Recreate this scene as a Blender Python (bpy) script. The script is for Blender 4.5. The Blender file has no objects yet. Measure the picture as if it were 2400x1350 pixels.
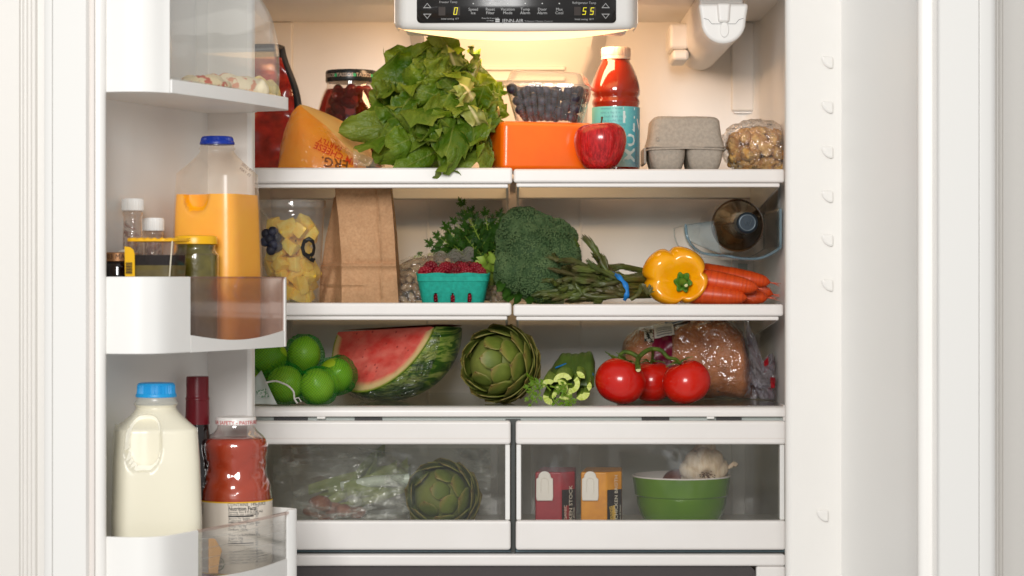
import bpy, bmesh, math, random
from math import sin, cos, pi, radians, sqrt, exp
from mathutils import Vector, Matrix, Quaternion, noise as mn
random.seed(7)
sc = bpy.context.scene
COL = sc.collection
CAMH = 1.30                    # camera height (m); x right, y away from the camera, z up
FPX = 5250.0                   # focal length in pixels of the 2400 px wide photograph
def W(px, py, d):
    return Vector(((px - 1200.0) / FPX * d, d, CAMH + (650.0 - py) / FPX * d))
def mpp(d): return d / FPX
def ZZ(py, d): return CAMH + (650.0 - py) / FPX * d
def XX(px, d): return (px - 1200.0) / FPX * d

# ---------------------------------------------------------------- camera
cam_d = bpy.data.cameras.new('camera'); cam = bpy.data.objects.new('camera', cam_d); COL.objects.link(cam)
cam.location = (0, 0, CAMH); cam.rotation_euler = (pi / 2, 0, 0)
cam_d.sensor_width = 36.0; cam_d.lens = 36.0 * FPX / 2400.0
cam_d.shift_y = -25.0 / 2400.0
cam_d.clip_start = 0.05; cam_d.clip_end = 60
cam_d.dof.use_dof = True; cam_d.dof.focus_distance = 3.1; cam_d.dof.aperture_fstop = 6.3
sc.camera = cam
# ---------------------------------------------------------------- world + lamps
wd = bpy.data.worlds.new('World'); sc.world = wd; wd.use_nodes = True
bg = wd.node_tree.nodes['Background']
bg.inputs[0].default_value = (1.0, 0.982, 0.96, 1); bg.inputs[1].default_value = 0.46
def lamp(name, loc, target, sx, sy, power, col, spread=pi):
    l = bpy.data.lights.new(name, 'AREA'); l.shape = 'RECTANGLE'; l.size = sx; l.size_y = sy
    l.energy = power; l.color = col; l.spread = spread
    o = bpy.data.objects.new(name, l); COL.objects.link(o); o.location = loc
    o.rotation_euler = (Vector(target) - Vector(loc)).to_track_quat('-Z', 'Y').to_euler()
    return o
lamp('window_light', (-0.85, -0.75, CAMH + 0.92), (0, 3.3, CAMH - 0.05), 0.60, 1.0, 54, (1.0, 0.99, 0.97))
lamp('window_light', (-0.10, -0.75, CAMH + 0.92), (0, 3.3, CAMH - 0.05), 0.60, 1.0, 54, (1.0, 0.99, 0.97))
FRIDGE_LAMP = 1.3
sc.view_settings.view_transform = 'Standard'; sc.view_settings.look = 'None'
sc.view_settings.exposure = 0.0; sc.view_settings.gamma = 1.0
cy = sc.cycles
cy.max_bounces = 14; cy.diffuse_bounces = 6; cy.glossy_bounces = 5; cy.transmission_bounces = 8; cy.transparent_max_bounces = 40
cy.caustics_reflective = False; cy.caustics_refractive = False; cy.sample_clamp_indirect = 6.0

# ---------------------------------------------------------------- geometry helpers
class G:
    def __init__(s): s.v = []; s.f = []; s.uv = {}
    def add(s, vs, fs, uvs=None):
        b = len(s.v); s.v += [tuple(p) for p in vs]; s.f += [tuple(i + b for i in f) for f in fs]
        if uvs:
            for i, q in enumerate(uvs): s.uv[b + i] = q
        return s
    def merge(s, g, mat=None):
        vs = [mat @ Vector(p) for p in g.v] if mat is not None else g.v
        b = len(s.v); s.add(vs, g.f)
        for i, q in g.uv.items(): s.uv[b + i] = q
        return s
    def tf(s, mat): s.v = [tuple(mat @ Vector(p)) for p in s.v]; return s
    def warp(s, fn): s.v = [tuple(fn(Vector(p))) for p in s.v]; return s
    def box(s, x0, x1, y0, y1, z0, z1):
        return s.add([(x0,y0,z0),(x1,y0,z0),(x1,y1,z0),(x0,y1,z0),(x0,y0,z1),(x1,y0,z1),(x1,y1,z1),(x0,y1,z1)],
                     [(0,3,2,1),(4,5,6,7),(0,1,5,4),(1,2,6,5),(2,3,7,6),(3,0,4,7)])
    def grid(s, fn, nu, nv, cu=False, cv=False):
        """fn(u,v) u,v in 0..1"""
        mu = nu if cu else nu + 1; mv = nv if cv else nv + 1
        vs = []; uvs = []
        for j in range(mv):
            for i in range(mu):
                u = i / nu; v = j / nv
                vs.append(fn(u, v)); uvs.append((u, v))
        fs = []
        for j in range(nv):
            for i in range(nu):
                i2 = (i + 1) % mu; j2 = (j + 1) % mv
                fs.append((j*mu+i, j*mu+i2, j2*mu+i2, j2*mu+i))
        return s.add(vs, fs, uvs)
    def lathe(s, prof, n=32, cap0=True, cap1=True, mod=None):
        """prof: list of (r,z) around the z axis; mod(angle,r,z)->r"""
        vs = []; m = len(prof); uvs = []
        for k, (r, z) in enumerate(prof):
            for i in range(n):
                a = 2*pi*i/n; rr = mod(a, r, z) if mod else r
                vs.append((rr*cos(a), rr*sin(a), z)); uvs.append((i/n, k/(m-1)))
        fs = [(k*n+i, k*n+(i+1)%n, (k+1)*n+(i+1)%n, (k+1)*n+i) for k in range(m-1) for i in range(n)]
        if cap0: fs.append(tuple(reversed(range(n))))
        if cap1: fs.append(tuple((m-1)*n+i for i in range(n)))
        return s.add(vs, fs, uvs)
    def tube(s, path, rad, n=8, caps=True):
        path = [Vector(p) for p in path]; m = len(path)
        if not hasattr(rad, '__len__'): rad = [rad]*m
        t0 = (path[1]-path[0]).normalized()
        nrm = t0.orthogonal().normalized(); vs = []; uvs = []
        for k in range(m):
            t = (path[min(k+1,m-1)]-path[max(k-1,0)]).normalized()
            nrm = (nrm - t*nrm.dot(t))
            nrm = nrm.normalized() if nrm.length > 1e-9 else t.orthogonal().normalized()
            b = t.cross(nrm)
            for i in range(n):
                a = 2*pi*i/n; vs.append(path[k] + (nrm*cos(a)+b*sin(a))*rad[k]); uvs.append((i/n, k/(m-1)))
        fs = [(k*n+i, k*n+(i+1)%n, (k+1)*n+(i+1)%n, (k+1)*n+i) for k in range(m-1) for i in range(n)]
        if caps: fs += [tuple(reversed(range(n))), tuple((m-1)*n+i for i in range(n))]
        return s.add(vs, fs, uvs)
    def prism(s, pts, a0, a1, put):
        """closed 2D outline extruded from a0 to a1; put(p,q,a)->3D"""
        n = len(pts)
        vs = [put(p[0], p[1], a0) for p in pts] + [put(p[0], p[1], a1) for p in pts]
        fs = [(i, (i+1)%n, n+(i+1)%n, n+i) for i in range(n)]
        fs += [tuple(reversed(range(n))), tuple(range(n, 2*n))]
        return s.add(vs, fs)
    def ico(s, c, r, sub=2, sq=(1,1,1)):
        vs, fs = _ico(sub); c = Vector(c)
        return s.add([(c.x+p[0]*r*sq[0], c.y+p[1]*r*sq[1], c.z+p[2]*r*sq[2]) for p in vs], fs)
_icoc = {}
def _ico(sub):
    if sub not in _icoc:
        bm = bmesh.new(); bmesh.ops.create_icosphere(bm, subdivisions=sub, radius=1.0)
        _icoc[sub] = ([tuple(v.co) for v in bm.verts], [tuple(v.index for v in f.verts) for f in bm.faces]); bm.free()
    return _icoc[sub]
WL = {}                                                   # world location of every parent
def mesh_of(name, g, m, smooth=40):
    me = bpy.data.meshes.new(name); me.from_pydata(g.v, [], g.f); me.update()
    bm = bmesh.new(); bm.from_mesh(me); bmesh.ops.recalc_face_normals(bm, faces=bm.faces); bm.to_mesh(me); bm.free()
    if g.uv:
        ul = me.uv_layers.new(name='UVMap')
        for l in me.loops: ul.data[l.index].uv = g.uv.get(l.vertex_index, (0, 0))
    if m is not None: me.materials.append(m)
    if smooth is not None:
        me.shade_smooth()
        if smooth < 180: me.set_sharp_from_angle(angle=radians(smooth))
    return me
def obj(name, g, m, parent=None, smooth=40, bevel=0, bseg=2, world=True, loc=None, sub=0, solid=0):
    """one mesh object; with a parent and world=True the vertices are world coordinates"""
    off = WL[parent.name] if (parent is not None and world) else Vector((0, 0, 0))
    if loc is not None and parent is None: off = Vector(loc) if world else Vector((0, 0, 0))
    if off.length > 0: g.v = [(p[0]-off.x, p[1]-off.y, p[2]-off.z) for p in g.v]
    o = bpy.data.objects.new(name, mesh_of(name, g, m, smooth)); COL.objects.link(o)
    if parent is not None: o.parent = parent; WL[o.name] = WL[parent.name].copy()
    else:
        o.location = loc if loc is not None else (0, 0, 0); WL[o.name] = Vector(o.location)
    if solid:
        md = o.modifiers.new('thickness', 'SOLIDIFY'); md.thickness = solid; md.offset = 0
    if bevel:
        md = o.modifiers.new('edge', 'BEVEL'); md.width = bevel; md.segments = bseg; md.limit_method = 'ANGLE'; md.angle_limit = radians(35); md.harden_normals = True
    if sub:
        md = o.modifiers.new('sub', 'SUBSURF'); md.levels = sub; md.render_levels = sub
    return o
def tag(o, label, cat, group=None, kind=None):
    o['label'] = label; o['category'] = cat
    if group: o['group'] = group
    if kind: o['kind'] = kind
    return o
def thing(name, label, cat, loc, group=None, rotz=0):
    o = bpy.data.objects.new(name, None); COL.objects.link(o); o.location = loc; o.rotation_euler = (0, 0, rotz)
    o.empty_display_size = 0.02; WL[o.name] = Vector(loc)
    return tag(o, label, cat, group)
def place(me, name, loc, rot=(0,0,0), scl=(1,1,1)):
    o = bpy.data.objects.new(name, me); COL.objects.link(o); o.location = loc; o.rotation_euler = rot
    o.scale = scl if hasattr(scl, '__len__') else (scl,)*3
    return o
def frame(dirv, up):
    """rotation whose z = dirv and whose y is as near as can be to up"""
    z = Vector(dirv).normalized(); y = Vector(up); y = (y - z*y.dot(z))
    y = y.normalized() if y.length > 1e-6 else z.orthogonal().normalized()
    x = y.cross(z); return Matrix((x, y, z)).transposed().to_4x4()
def T(v): return Matrix.Translation(Vector(v))
def sm(a, b, x):
    t = max(0.0, min(1.0, (x-a)/(b-a))); return t*t*(3-2*t)
def lerp(a, b, t): return a + (b-a)*t
def spline(pts, n):
    """Catmull-Rom through tuples"""
    out = []; P = [pts[0]] + list(pts) + [pts[-1]]; k = len(pts[0])
    for i in range(1, len(P)-2):
        for j in range(n):
            t = j/n
            out.append(tuple(0.5*((2*P[i][c]) + (-P[i-1][c]+P[i+1][c])*t + (2*P[i-1][c]-5*P[i][c]+4*P[i+1][c]-P[i+2][c])*t*t
                       + (-P[i-1][c]+3*P[i][c]-3*P[i+1][c]+P[i+2][c])*t**3) for c in range(k)))
    out.append(tuple(pts[-1])); return out
def interp(tab, x):
    if x <= tab[0][0]: return tab[0][1]
    for (a, b), (c, d) in zip(tab, tab[1:]):
        if x <= c: return lerp(b, d, (x-a)/(c-a))
    return tab[-1][1]
_tc = {}
def text(s, size, ax='C', bold=0.0, sx=1.0):
    """flat lettering as a G in the x,z plane (y=0), baseline at z=0, cap height ~0.7*size"""
    key = (s, bold, ax)
    if key not in _tc:
        cu = bpy.data.curves.new('t', 'FONT'); cu.body = s; cu.size = 1.0; cu.resolution_u = 2; cu.offset = bold
        cu.align_x = {'C': 'CENTER', 'L': 'LEFT', 'R': 'RIGHT'}[ax]; cu.fill_mode = 'FRONT'
        o = bpy.data.objects.new('t', cu); me = bpy.data.meshes.new_from_object(o)
        _tc[key] = ([(v.co.x, 0.0, v.co.y) for v in me.vertices], [tuple(p.vertices) for p in me.polygons])
        bpy.data.objects.remove(o); bpy.data.curves.remove(cu); bpy.data.meshes.remove(me)
    vs, fs = _tc[key]
    return G().add([(x*size*sx, y, z*size) for x, y, z in vs], fs)
def wrap(g, cx, cyy, r, z0, ang0=0.0):
    """wrap flat lettering onto a vertical cylinder, ang0 = 0 faces the camera"""
    def fn(p):
        a = ang0 + p.x / r
        return (cx + r*sin(a), cyy - r*cos(a), z0 + p.z)
    return g.warp(fn)

# ---------------------------------------------------------------- material helpers
def c(r, g, b):
    f = lambda u: (u/255/12.92) if u/255 <= 0.04045 else ((u/255+0.055)/1.055)**2.4
    return (f(r), f(g), f(b), 1.0)
class NT:
    def __init__(s, name):
        s.m = bpy.data.materials.new(name); s.m.use_nodes = True; s.t = s.m.node_tree; s.t.nodes.clear()
        s.out = s.t.nodes.new('ShaderNodeOutputMaterial'); s._co = None
    def n(s, typ, **kw):
        nd = s.t.nodes.new(typ)
        for k, v in kw.items(): setattr(nd, k, v)
        return nd
    def l(s, a, b): s.t.links.new(a, b)
    def co(s, kind='Object'):
        if s._co is None: s._co = s.n('ShaderNodeTexCoord')
        return s._co.outputs[kind]
    def set(s, nd, key, v):
        if v is None: return
        if hasattr(v, 'is_linked') or hasattr(v, 'links'): s.l(v, nd.inputs[key])
        else: nd.inputs[key].default_value = v
    def noise(s, scale, detail=3, rough=0.55, vec=None, dist=0.0):
        nd = s.n('ShaderNodeTexNoise'); nd.inputs['Scale'].default_value = scale; nd.inputs['Detail'].default_value = detail
        nd.inputs['Roughness'].default_value = rough; nd.inputs['Distortion'].default_value = dist
        s.l(vec if vec is not None else s.co(), nd.inputs['Vector']); return nd.outputs['Fac']
    def vor(s, scale, feature='F1', vec=None, out='Distance'):
        nd = s.n('ShaderNodeTexVoronoi', feature=feature); nd.inputs['Scale'].default_value = scale
        s.l(vec if vec is not None else s.co(), nd.inputs['Vector']); return nd.outputs[out]
    def ramp(s, fac, stops, interp='LINEAR'):
        nd = s.n('ShaderNodeValToRGB'); nd.color_ramp.interpolation = interp; el = nd.color_ramp.elements
        while len(el) < len(stops): el.new(0.5)
        for e, (p, col) in zip(el, stops): e.position = p; e.color = col if hasattr(col, '__len__') else (col, col, col, 1)
        s.l(fac, nd.inputs[0]); return nd.outputs[0]
    def mix(s, fac, a, b, mode='MIX'):
        nd = s.n('ShaderNodeMix', data_type='RGBA', blend_type=mode)
        s.set(nd, 0, fac); s.set(nd, 6, a); s.set(nd, 7, b); return nd.outputs[2]
    def math(s, op, a, b=None, clamp=False):
        nd = s.n('ShaderNodeMath', operation=op, use_clamp=clamp); s.set(nd, 0, a)
        if b is not None: s.set(nd, 1, b)
        return nd.outputs[0]
    def bump(s, h, strength, dist=0.001, normal=None):
        nd = s.n('ShaderNodeBump'); nd.inputs['Strength'].default_value = strength; nd.inputs['Distance'].default_value = dist
        s.l(h, nd.inputs['Height'])
        if normal is not None: s.l(normal, nd.inputs['Normal'])
        return nd.outputs[0]
    def sep(s, vec):
        nd = s.n('ShaderNodeSeparateXYZ'); s.l(vec, nd.inputs[0]); return nd.outputs
    def mapping(s, scale=(1,1,1), rot=(0,0,0), loc=(0,0,0), vec=None):
        nd = s.n('ShaderNodeMapping'); nd.inputs['Scale'].default_value = scale; nd.inputs['Rotation'].default_value = rot; nd.inputs['Location'].default_value = loc
        s.l(vec if vec is not None else s.co(), nd.inputs[0]); return nd.outputs[0]
    def rnd(s): return s.n('ShaderNodeObjectInfo').outputs['Random']
    def principled(s, col, rough=0.5, normal=None, spec=0.5, metal=0, sss=0, sssr=(0.6,0.3,0.2), sss_scale=0.01, trans=0, coat=0, coatr=0.05, emit=None, es=0, ior=1.45, alpha=None):
        p = s.n('ShaderNodeBsdfPrincipled'); s.set(p, 'Base Color', col); s.set(p, 'Roughness', rough); s.set(p, 'Normal', normal)
        s.set(p, 'Specular IOR Level', spec); s.set(p, 'Metallic', metal); s.set(p, 'IOR', ior)
        if sss: s.set(p, 'Subsurface Weight', sss); p.inputs['Subsurface Radius'].default_value = sssr; p.inputs['Subsurface Scale'].default_value = sss_scale
        if trans: s.set(p, 'Transmission Weight', trans)
        if coat: s.set(p, 'Coat Weight', coat); s.set(p, 'Coat Roughness', coatr)
        if emit is not None: s.set(p, 'Emission Color', emit); s.set(p, 'Emission Strength', es)
        if alpha is not None: s.set(p, 'Alpha', alpha)
        return p.outputs[0]
    def mixs(s, fac, a, b):
        nd = s.n('ShaderNodeMixShader'); s.set(nd, 0, fac); s.l(a, nd.inputs[1]); s.l(b, nd.inputs[2]); return nd.outputs[0]
    def sh(s, typ, col=None, rough=None, normal=None):
        nd = s.n(typ); s.set(nd, 'Color', col)
        if rough is not None: s.set(nd, 'Roughness', rough)
        if normal is not None: s.set(nd, 'Normal', normal)
        return nd.outputs[0]
    def done(s, shader): s.l(shader, s.out.inputs[0]); return s.m
def pm(name, col, rough=0.4, col2=None, nscale=40, ndet=3, lo=0.35, hi=0.65, bump=None, **kw):
    """principled with an optional second colour mixed by noise and an optional (scale,strength[,dist]) bump"""
    t = NT(name); k = col
    if col2 is not None:
        k = t.mix(t.ramp(t.noise(nscale, ndet), [(lo, 0.0), (hi, 1.0)]), col, col2)
    nr = t.bump(t.noise(bump[0], 4), bump[1], bump[2] if len(bump) > 2 else 0.001) if bump else None
    return t.done(t.principled(k, rough, nr, **kw))
def film(name, tint=(1,1,1,1), haze=0.05, hcol=(0.9,0.9,0.9,1), rough=0.06, bump=None, gain=1.0, base=0.0, ior=1.45):
    """thin clear plastic: see-through, a little milky, with sharp reflections"""
    t = NT(name); nr = None
    if bump:
        h = t.noise(bump[0], 3, 0.6, dist=bump[3] if len(bump) > 3 else 0.6)
        nr = t.bump(h, bump[1], bump[2] if len(bump) > 2 else 0.002)
    lw = t.n('ShaderNodeLayerWeight'); lw.inputs['Blend'].default_value = 0.5
    if nr is not None: t.l(nr, lw.inputs['Normal'])
    fac = t.math('ADD', t.math('MULTIPLY', t.math('POWER', lw.outputs['Facing'], 4.0), 0.75*gain), 0.04*gain + base, True)
    inner = t.mixs(haze, t.sh('ShaderNodeBsdfTransparent', tint), t.sh('ShaderNodeBsdfDiffuse', hcol, None, nr))
    return t.done(t.mixs(fac, inner, t.sh('ShaderNodeBsdfGlossy', (1,1,1,1), rough, nr)))
M = {}
M['white'] = pm('white_plastic', (0.82,0.81,0.785,1), 0.32, (0.795,0.785,0.76,1), 9, 4, 0.3, 0.75, bump=(900,0.04,0.0004))
M['liner'] = pm('liner_plastic', (0.82,0.80,0.768,1), 0.38, (0.79,0.77,0.737,1), 7, 4, 0.3, 0.75, bump=(500,0.05,0.0004))
M['trim'] = pm('shelf_trim_plastic', (0.81,0.78,0.755,1), 0.30, (0.78,0.75,0.72,1), 14, 4, 0.3, 0.75)
M['skin'] = pm('white_painted_metal', (0.80,0.79,0.765,1), 0.35, bump=(260,0.03,0.0006))
M['gasket'] = pm('gasket_vinyl', (0.72,0.67,0.63,1), 0.5)
M['paint'] = pm('cabinet_paint', (0.80,0.775,0.735,1), 0.4, bump=(60,0.03,0.001))
M['arm'] = pm('arm_metal', (0.62,0.59,0.56,1), 0.3, metal=0.3)
M['dark'] = pm('dark_gap', (0.03,0.03,0.03,1), 0.5)
M['glass'] = film('shelf_glass', (0.86,0.90,0.87,1), 0.03, gain=0.9)
M['clear'] = film('clear_plastic', (0.95,0.95,0.94,1), 0.06, gain=1.0)
M['smoky'] = film('smoky_plastic', (0.87,0.79,0.76,1), 0.07, (0.72,0.6,0.55,1), gain=0.9)
t = NT('drawer_window'); sp_ = t.math('MULTIPLY', t.ramp(t.noise(9, 3, 0.5, dist=0.8), [(0.55,0.0),(0.72,1.0)]), t.ramp(t.noise(42, 4, 0.6), [(0.42,0.0),(0.62,1.0)])); zg = t.sep(t.co('Generated'))[2]
sp_ = t.math('MULTIPLY', sp_, t.ramp(zg, [(0.35,0.12),(0.85,0.9)]))
hz_ = t.math('ADD', t.math('MULTIPLY', sp_, 0.36), 0.008, True)
lw = t.n('ShaderNodeLayerWeight'); lw.inputs['Blend'].default_value = 0.5; fac = t.math('ADD', t.math('MULTIPLY', t.math('POWER', lw.outputs['Facing'], 4.0), 0.6), 0.03)
M['drawerwin'] = t.done(t.mixs(fac, t.mixs(hz_, t.sh('ShaderNodeBsdfTransparent', (0.965,0.96,0.95,1)), t.sh('ShaderNodeBsdfDiffuse', (0.52,0.55,0.57,1))), t.sh('ShaderNodeBsdfGlossy', (1,1,1,1), 0.08)))
M['black'] = pm('black_print', (0.012,0.012,0.012,1), 0.5)
M['redprint'] = pm('red_print', c(190,30,35), 0.5)
M['greyprint'] = pm('grey_print', (0.25,0.25,0.25,1), 0.5)
M['whiteprint'] = pm('white_print', (0.8,0.8,0.78,1), 0.5)
# ================================================================ REFRIGERATOR
SF = 3.20                                        # plane of the shelf fronts
BACK = 3.62
HW = 0.398
ZT = CAMH + 0.412                                # ceiling of the compartment
ZB = CAMH - 0.60
fr = thing('refrigerator', 'open white refrigerator with both doors wide open and shelves full of food', 'refrigerator', (0, 3.35, ZB))
def arc(cx, cy_, r, a0, a1, n=6): return [(cx+r*cos(lerp(a0,a1,i/n)), cy_+r*sin(lerp(a0,a1,i/n))) for i in range(n+1)]
XYZ = lambda p, q, a: (p, q, a)
# the liner: a U seen from above, with soft vertical corners
M['seal'] = pm('grey_green_rail', (0.42,0.46,0.44,1), 0.25)
R_ = 0.028
u_in = [(HW, 3.10)] + arc(HW-R_, BACK-R_, R_, 0, pi/2) + arc(-HW+R_, BACK-R_, R_, pi/2, pi) + [(-HW, 3.10)]
u_out = [(-HW-0.045, 3.10), (-HW-0.045, BACK+0.05), (HW+0.045, BACK+0.05), (HW+0.045, 3.10)]
g = G().grid(lambda u, v: (*[lerp(a, b, (u*(len(u_in)-1)) % 1 if u < 1 else 1) for a, b in zip(u_in[min(int(u*(len(u_in)-1)+1e-6), len(u_in)-2)], u_in[min(int(u*(len(u_in)-1)+1e-6), len(u_in)-2)+1])], lerp(ZB, ZT+0.02, v)), len(u_in)-1, 4)
obj('inner_wall', g, M['liner'], fr, 60)
obj('ceiling', G().box(-HW-0.045, HW+0.045, 3.10, BACK+0.05, ZT, ZT+0.04), M['liner'], fr)
obj('outer_shell', G().prism([(HW+0.045,3.10),(HW+0.045,BACK+0.06),(-HW-0.045,BACK+0.06),(-HW-0.045,3.10),(-HW-0.002,3.10),(-HW-0.002,BACK+0.01),(HW+0.002,BACK+0.01),(HW+0.002,3.10)], ZB, ZT+0.04, XYZ), M['skin'], fr)
obj('compartment_floor', G().box(-HW, HW, 3.12, BACK, ZB, ZB+0.02), M['liner'], fr)
# moulded shelf tracks in the back corners: an upper stretch that ends in a slot, then the lower run
for x in (-0.372, 0.372):
    t_ = obj('shelf_track', G().box(x-0.0185, x+0.0185, BACK-0.010, BACK+0.002, ZZ(262, BACK), ZT), M['liner'], fr, bevel=0.004)
    obj('slot', G().box(x-0.014, x+0.014, BACK-0.008, BACK+0.001, ZZ(266, BACK), ZZ(262.3, BACK)), M['arm'], t_)
    t_ = obj('shelf_track', G().box(x-0.0185, x+0.0185, BACK-0.008, BACK+0.002, ZB, CAMH+0.13), M['liner'], fr, bevel=0.004)
    obj('slot', G().box(x-0.0075, x+0.0075, BACK-0.0095, BACK-0.006, ZZ(640, BACK), ZZ(618, BACK)), M['seal'], t_)
for px in (1003, 1361):
    x = XX(px, BACK)
    obj('seam', G().box(x-0.0022, x+0.0022, BACK-0.0022, BACK+0.001, ZB, ZZ(440, BACK)), M['liner'], fr, bevel=0.001)
# air duct cover on the back wall behind the lamp
def dct(u, v):
    z = lerp(ZT, ZZ(420, BACK), v); hw = interp([(0,0.163),(0.24,0.152),(0.42,0.130),(1,0.122)], v)
    a = u*2-1; e = sm(1.0, 0.86, abs(a))
    return (a*hw - 0.006, BACK - 0.001 - 0.050*e*(1-0.45*sm(0.05, 0.75, v)), z)
obj('duct_cover', G().grid(dct, 40, 24), M['liner'], fr, 50)
for k in range(3):
    z = ZZ(166+25*k, 3.58); obj('louver', G().box(-0.095, 0.085, 3.570, 3.600, z, z+0.007), M['liner'], fr, bevel=0.002)
# ---------------------------------------------------------------- control panel with the lamp behind it
x0, x1 = XX(921, 3.12), XX(1499, 3.12)
xm, hw = (x0+x1)/2, (x1-x0)/2
def yf(x): q = (x-xm)/hw; return 3.100 + 0.045*q*q + 0.03*max(0, abs(q)-0.95)/0.05
def zbot(x): q = (x-xm)/hw; return ZZ(72.5, 3.105) + 0.0085*q*q + 0.006*max(0, abs(q)-0.93)/0.07
def cp(u, v):
    x = lerp(x0, x1, u); zb = zbot(x)
    prof = [(0.0,zb+0.16),(0.0,zb+0.10),(0.0,zb+0.05),(0.0,zb+0.012),(0.002,zb+0.005),(0.008,zb),(0.030,zb+0.001)]
    k = v*(len(prof)-1); i = min(int(k+1e-6), len(prof)-2); a, b = prof[i], prof[i+1]
    return (x, yf(x)+lerp(a[0],b[0],k-i), lerp(a[1],b[1],k-i))
cpn = obj('control_panel', G().grid(cp, 56, 6), M['white'], fr, 50)
for s in (0, 1):
    x = (x0, x1)[s]; zb = zbot(x); y = yf(x)
    obj('end_cap', G().box(x-0.001, x+0.001, y+0.003, 3.28, zb+0.004, ZT), M['white'], cpn)
t = NT('lit_diffuser'); M['lamp'] = t.done(t.principled((0.9,0.8,0.6,1), 0.4, emit=(1.0,0.62,0.26,1), es=2.2))
def df(u, v):
    x = lerp(x0+0.004, x1-0.004, u); y = lerp(yf(x)+0.022, 3.240, v)
    return (x, y, zbot(x)+0.0005 - 0.003*sin(pi*v)*sin(pi*u)**0.5 + 0.012*v*(1-sin(pi*u)**0.5))
obj('lamp_diffuser', G().grid(df, 40, 10), M['lamp'], cpn, 80)
obj('lamp_housing', G().box(x0+0.01, x1-0.01, 3.242, 3.285, CAMH+0.353, ZT), M['liner'], cpn, bevel=0.008)
fl = lamp('fridge_lamp', (xm, 3.335, CAMH+0.372), (xm, 3.58, CAMH+0.14), 0.28, 0.05, FRIDGE_LAMP, (1.0, 0.60, 0.32))
# black display window
dx0, dx1 = XX(975, 3.10), XX(1446, 3.10)
def dsp(u, v):
    x = lerp(dx0, dx1, u); z1 = zbot(x) + 0.085; q = (x-xm)/hw
    z0 = ZZ(53.5, 3.10) + 0.0045*q*q; e = 0.006
    k = min(u, 1-u)*(dx1-dx0)
    if k < e: z0 += e - sqrt(max(0, e*e-(e-k)**2))
    return (x, yf(x)-0.0012, lerp(z0, z1, v))
us = [0, .0005, .001, .002, .004, .007, .012, .018, .022]; us = us + [i/40 for i in range(1, 40)] + [1-k for k in reversed(us)]
g = G().grid(lambda u, v: dsp(us[int(round(u*(len(us)-1)))], v), len(us)-1, 3)
t = NT('display_black'); M['disp'] = t.done(t.principled((0.016,0.015,0.015,1), 0.22))
dspo = obj('display', g, M['disp'], cpn, 60, solid=0.0006)
def on_panel(g, px, py, dy=0.002):
    x = XX(px, 3.10); z = ZZ(py, 3.10)
    return g.warp(lambda p: (p.x+x, yf(p.x+x)-dy, p.z+z + 0.0045*((p.x+x-xm)/hw)**2))
t = NT('lit_yellow_digit'); M['digit'] = t.done(t.principled((0.2,0.2,0,1), 0.5, emit=(1.0,0.85,0.03,1), es=1.0))
t = NT('display_print'); M['dprint'] = t.done(t.principled((0.42,0.42,0.42,1), 0.5))
t = NT('display_window_brown'); M['dwin'] = t.done(t.principled((0.05,0.04,0.036,1), 0.3))
mp = mpp(3.10)
SEG = {'0': 'abcdef', '5': 'afgcd'}
def digit(ch, w, h, s=0.18):
    g = G(); t_ = 0.0008
    q = {'a': (0,w,h-t_,h), 'd': (0,w,0,t_), 'g': (0,w,h/2-t_/2,h/2+t_/2), 'f': (0,t_,h/2,h), 'e': (0,t_,0,h/2), 'b': (w-t_,w,h/2,h), 'c': (w-t_,w,0,h/2)}
    for k in SEG[ch]:
        a, b, cc, d = q[k]; g.add([(a+s*cc,0,cc),(b+s*cc,0,cc),(b+s*d,0,d),(a+s*d,0,d)], [(0,1,2,3)])
    return g
for (xa, xb) in ((1027,1078),(1346,1398)):
    g = G().add([(0,0,0),((xb-xa)*mp,0,0),((xb-xa)*mp,0,20*mp),(0,0,20*mp)], [(0,1,2,3)])
    obj('readout_window', on_panel(g, xa, 36, 0.0018), M['dwin'], cpn, None)
for ch, px in (('0',1062),('5',1365),('5',1383)):
    obj('digit', on_panel(digit(ch, 8*mp, 17*mp), px, 34.5, 0.0022), M['digit'], cpn, None)
for px, flip in ((1000,1),(1000,-1),(1421,1),(1421,-1)):
    g = G(); A = [(-10,-6),(10,-6),(0,6)]; B = [(-7,-4.4),(7,-4.4),(0,4)]
    vs = [(a*mp,0,b*mp*flip) for a, b in A+B]; g.add(vs, [(0,1,4,3),(1,2,5,4),(2,0,3,5)])
    obj('arrow_mark', on_panel(g, px, 12.5 if flip > 0 else 38), M['dprint'], cpn, None)
for px, a, b in ((1109,'Speed','Ice'),(1149,'Reset','Filter'),(1190,'Vacation','Mode'),(1231,'Temp','Alarm'),(1271,'Door','Alarm'),(1311,'Max','Cool')):
    g = text(a, 9.5*mp); g.merge(text(b, 9.5*mp), T((0,0,-8.5*mp)))
    obj('lettering', on_panel(g, px, 25), M['dprint'], cpn, None)
    obj('indicator', on_panel(G().lathe([(1.6*mp,0),(1.6*mp,0.0002)], 8).tf(Matrix.Rotation(pi/2,4,'X')), px, 8.5), M['whiteprint'], cpn, None)
for s, px, py, k, m in (('Freezer Temp',1050,7,7.5,'dprint'),('Refrigerator Temp',1370,9,7.5,'dprint'),('Initial setting  0°F',1054,46,6,'dprint'),('Initial setting  38°F',1370,47,6,'dprint'),
                 ('Order',1139,5,6,'dprint'),('Reset',1163,5,6,'dprint'),('Press for 3 seconds',1149,44.5,5,'dprint'),('to reset',1149,50,5,'dprint'),('JENN-AIR',1202,53,12,'dprint'),('TriSensor Climate Control',1262,52,6,'greyprint')):
    obj('lettering', on_panel(text(s, k*mp), px, py), M[m], cpn, None)
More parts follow.
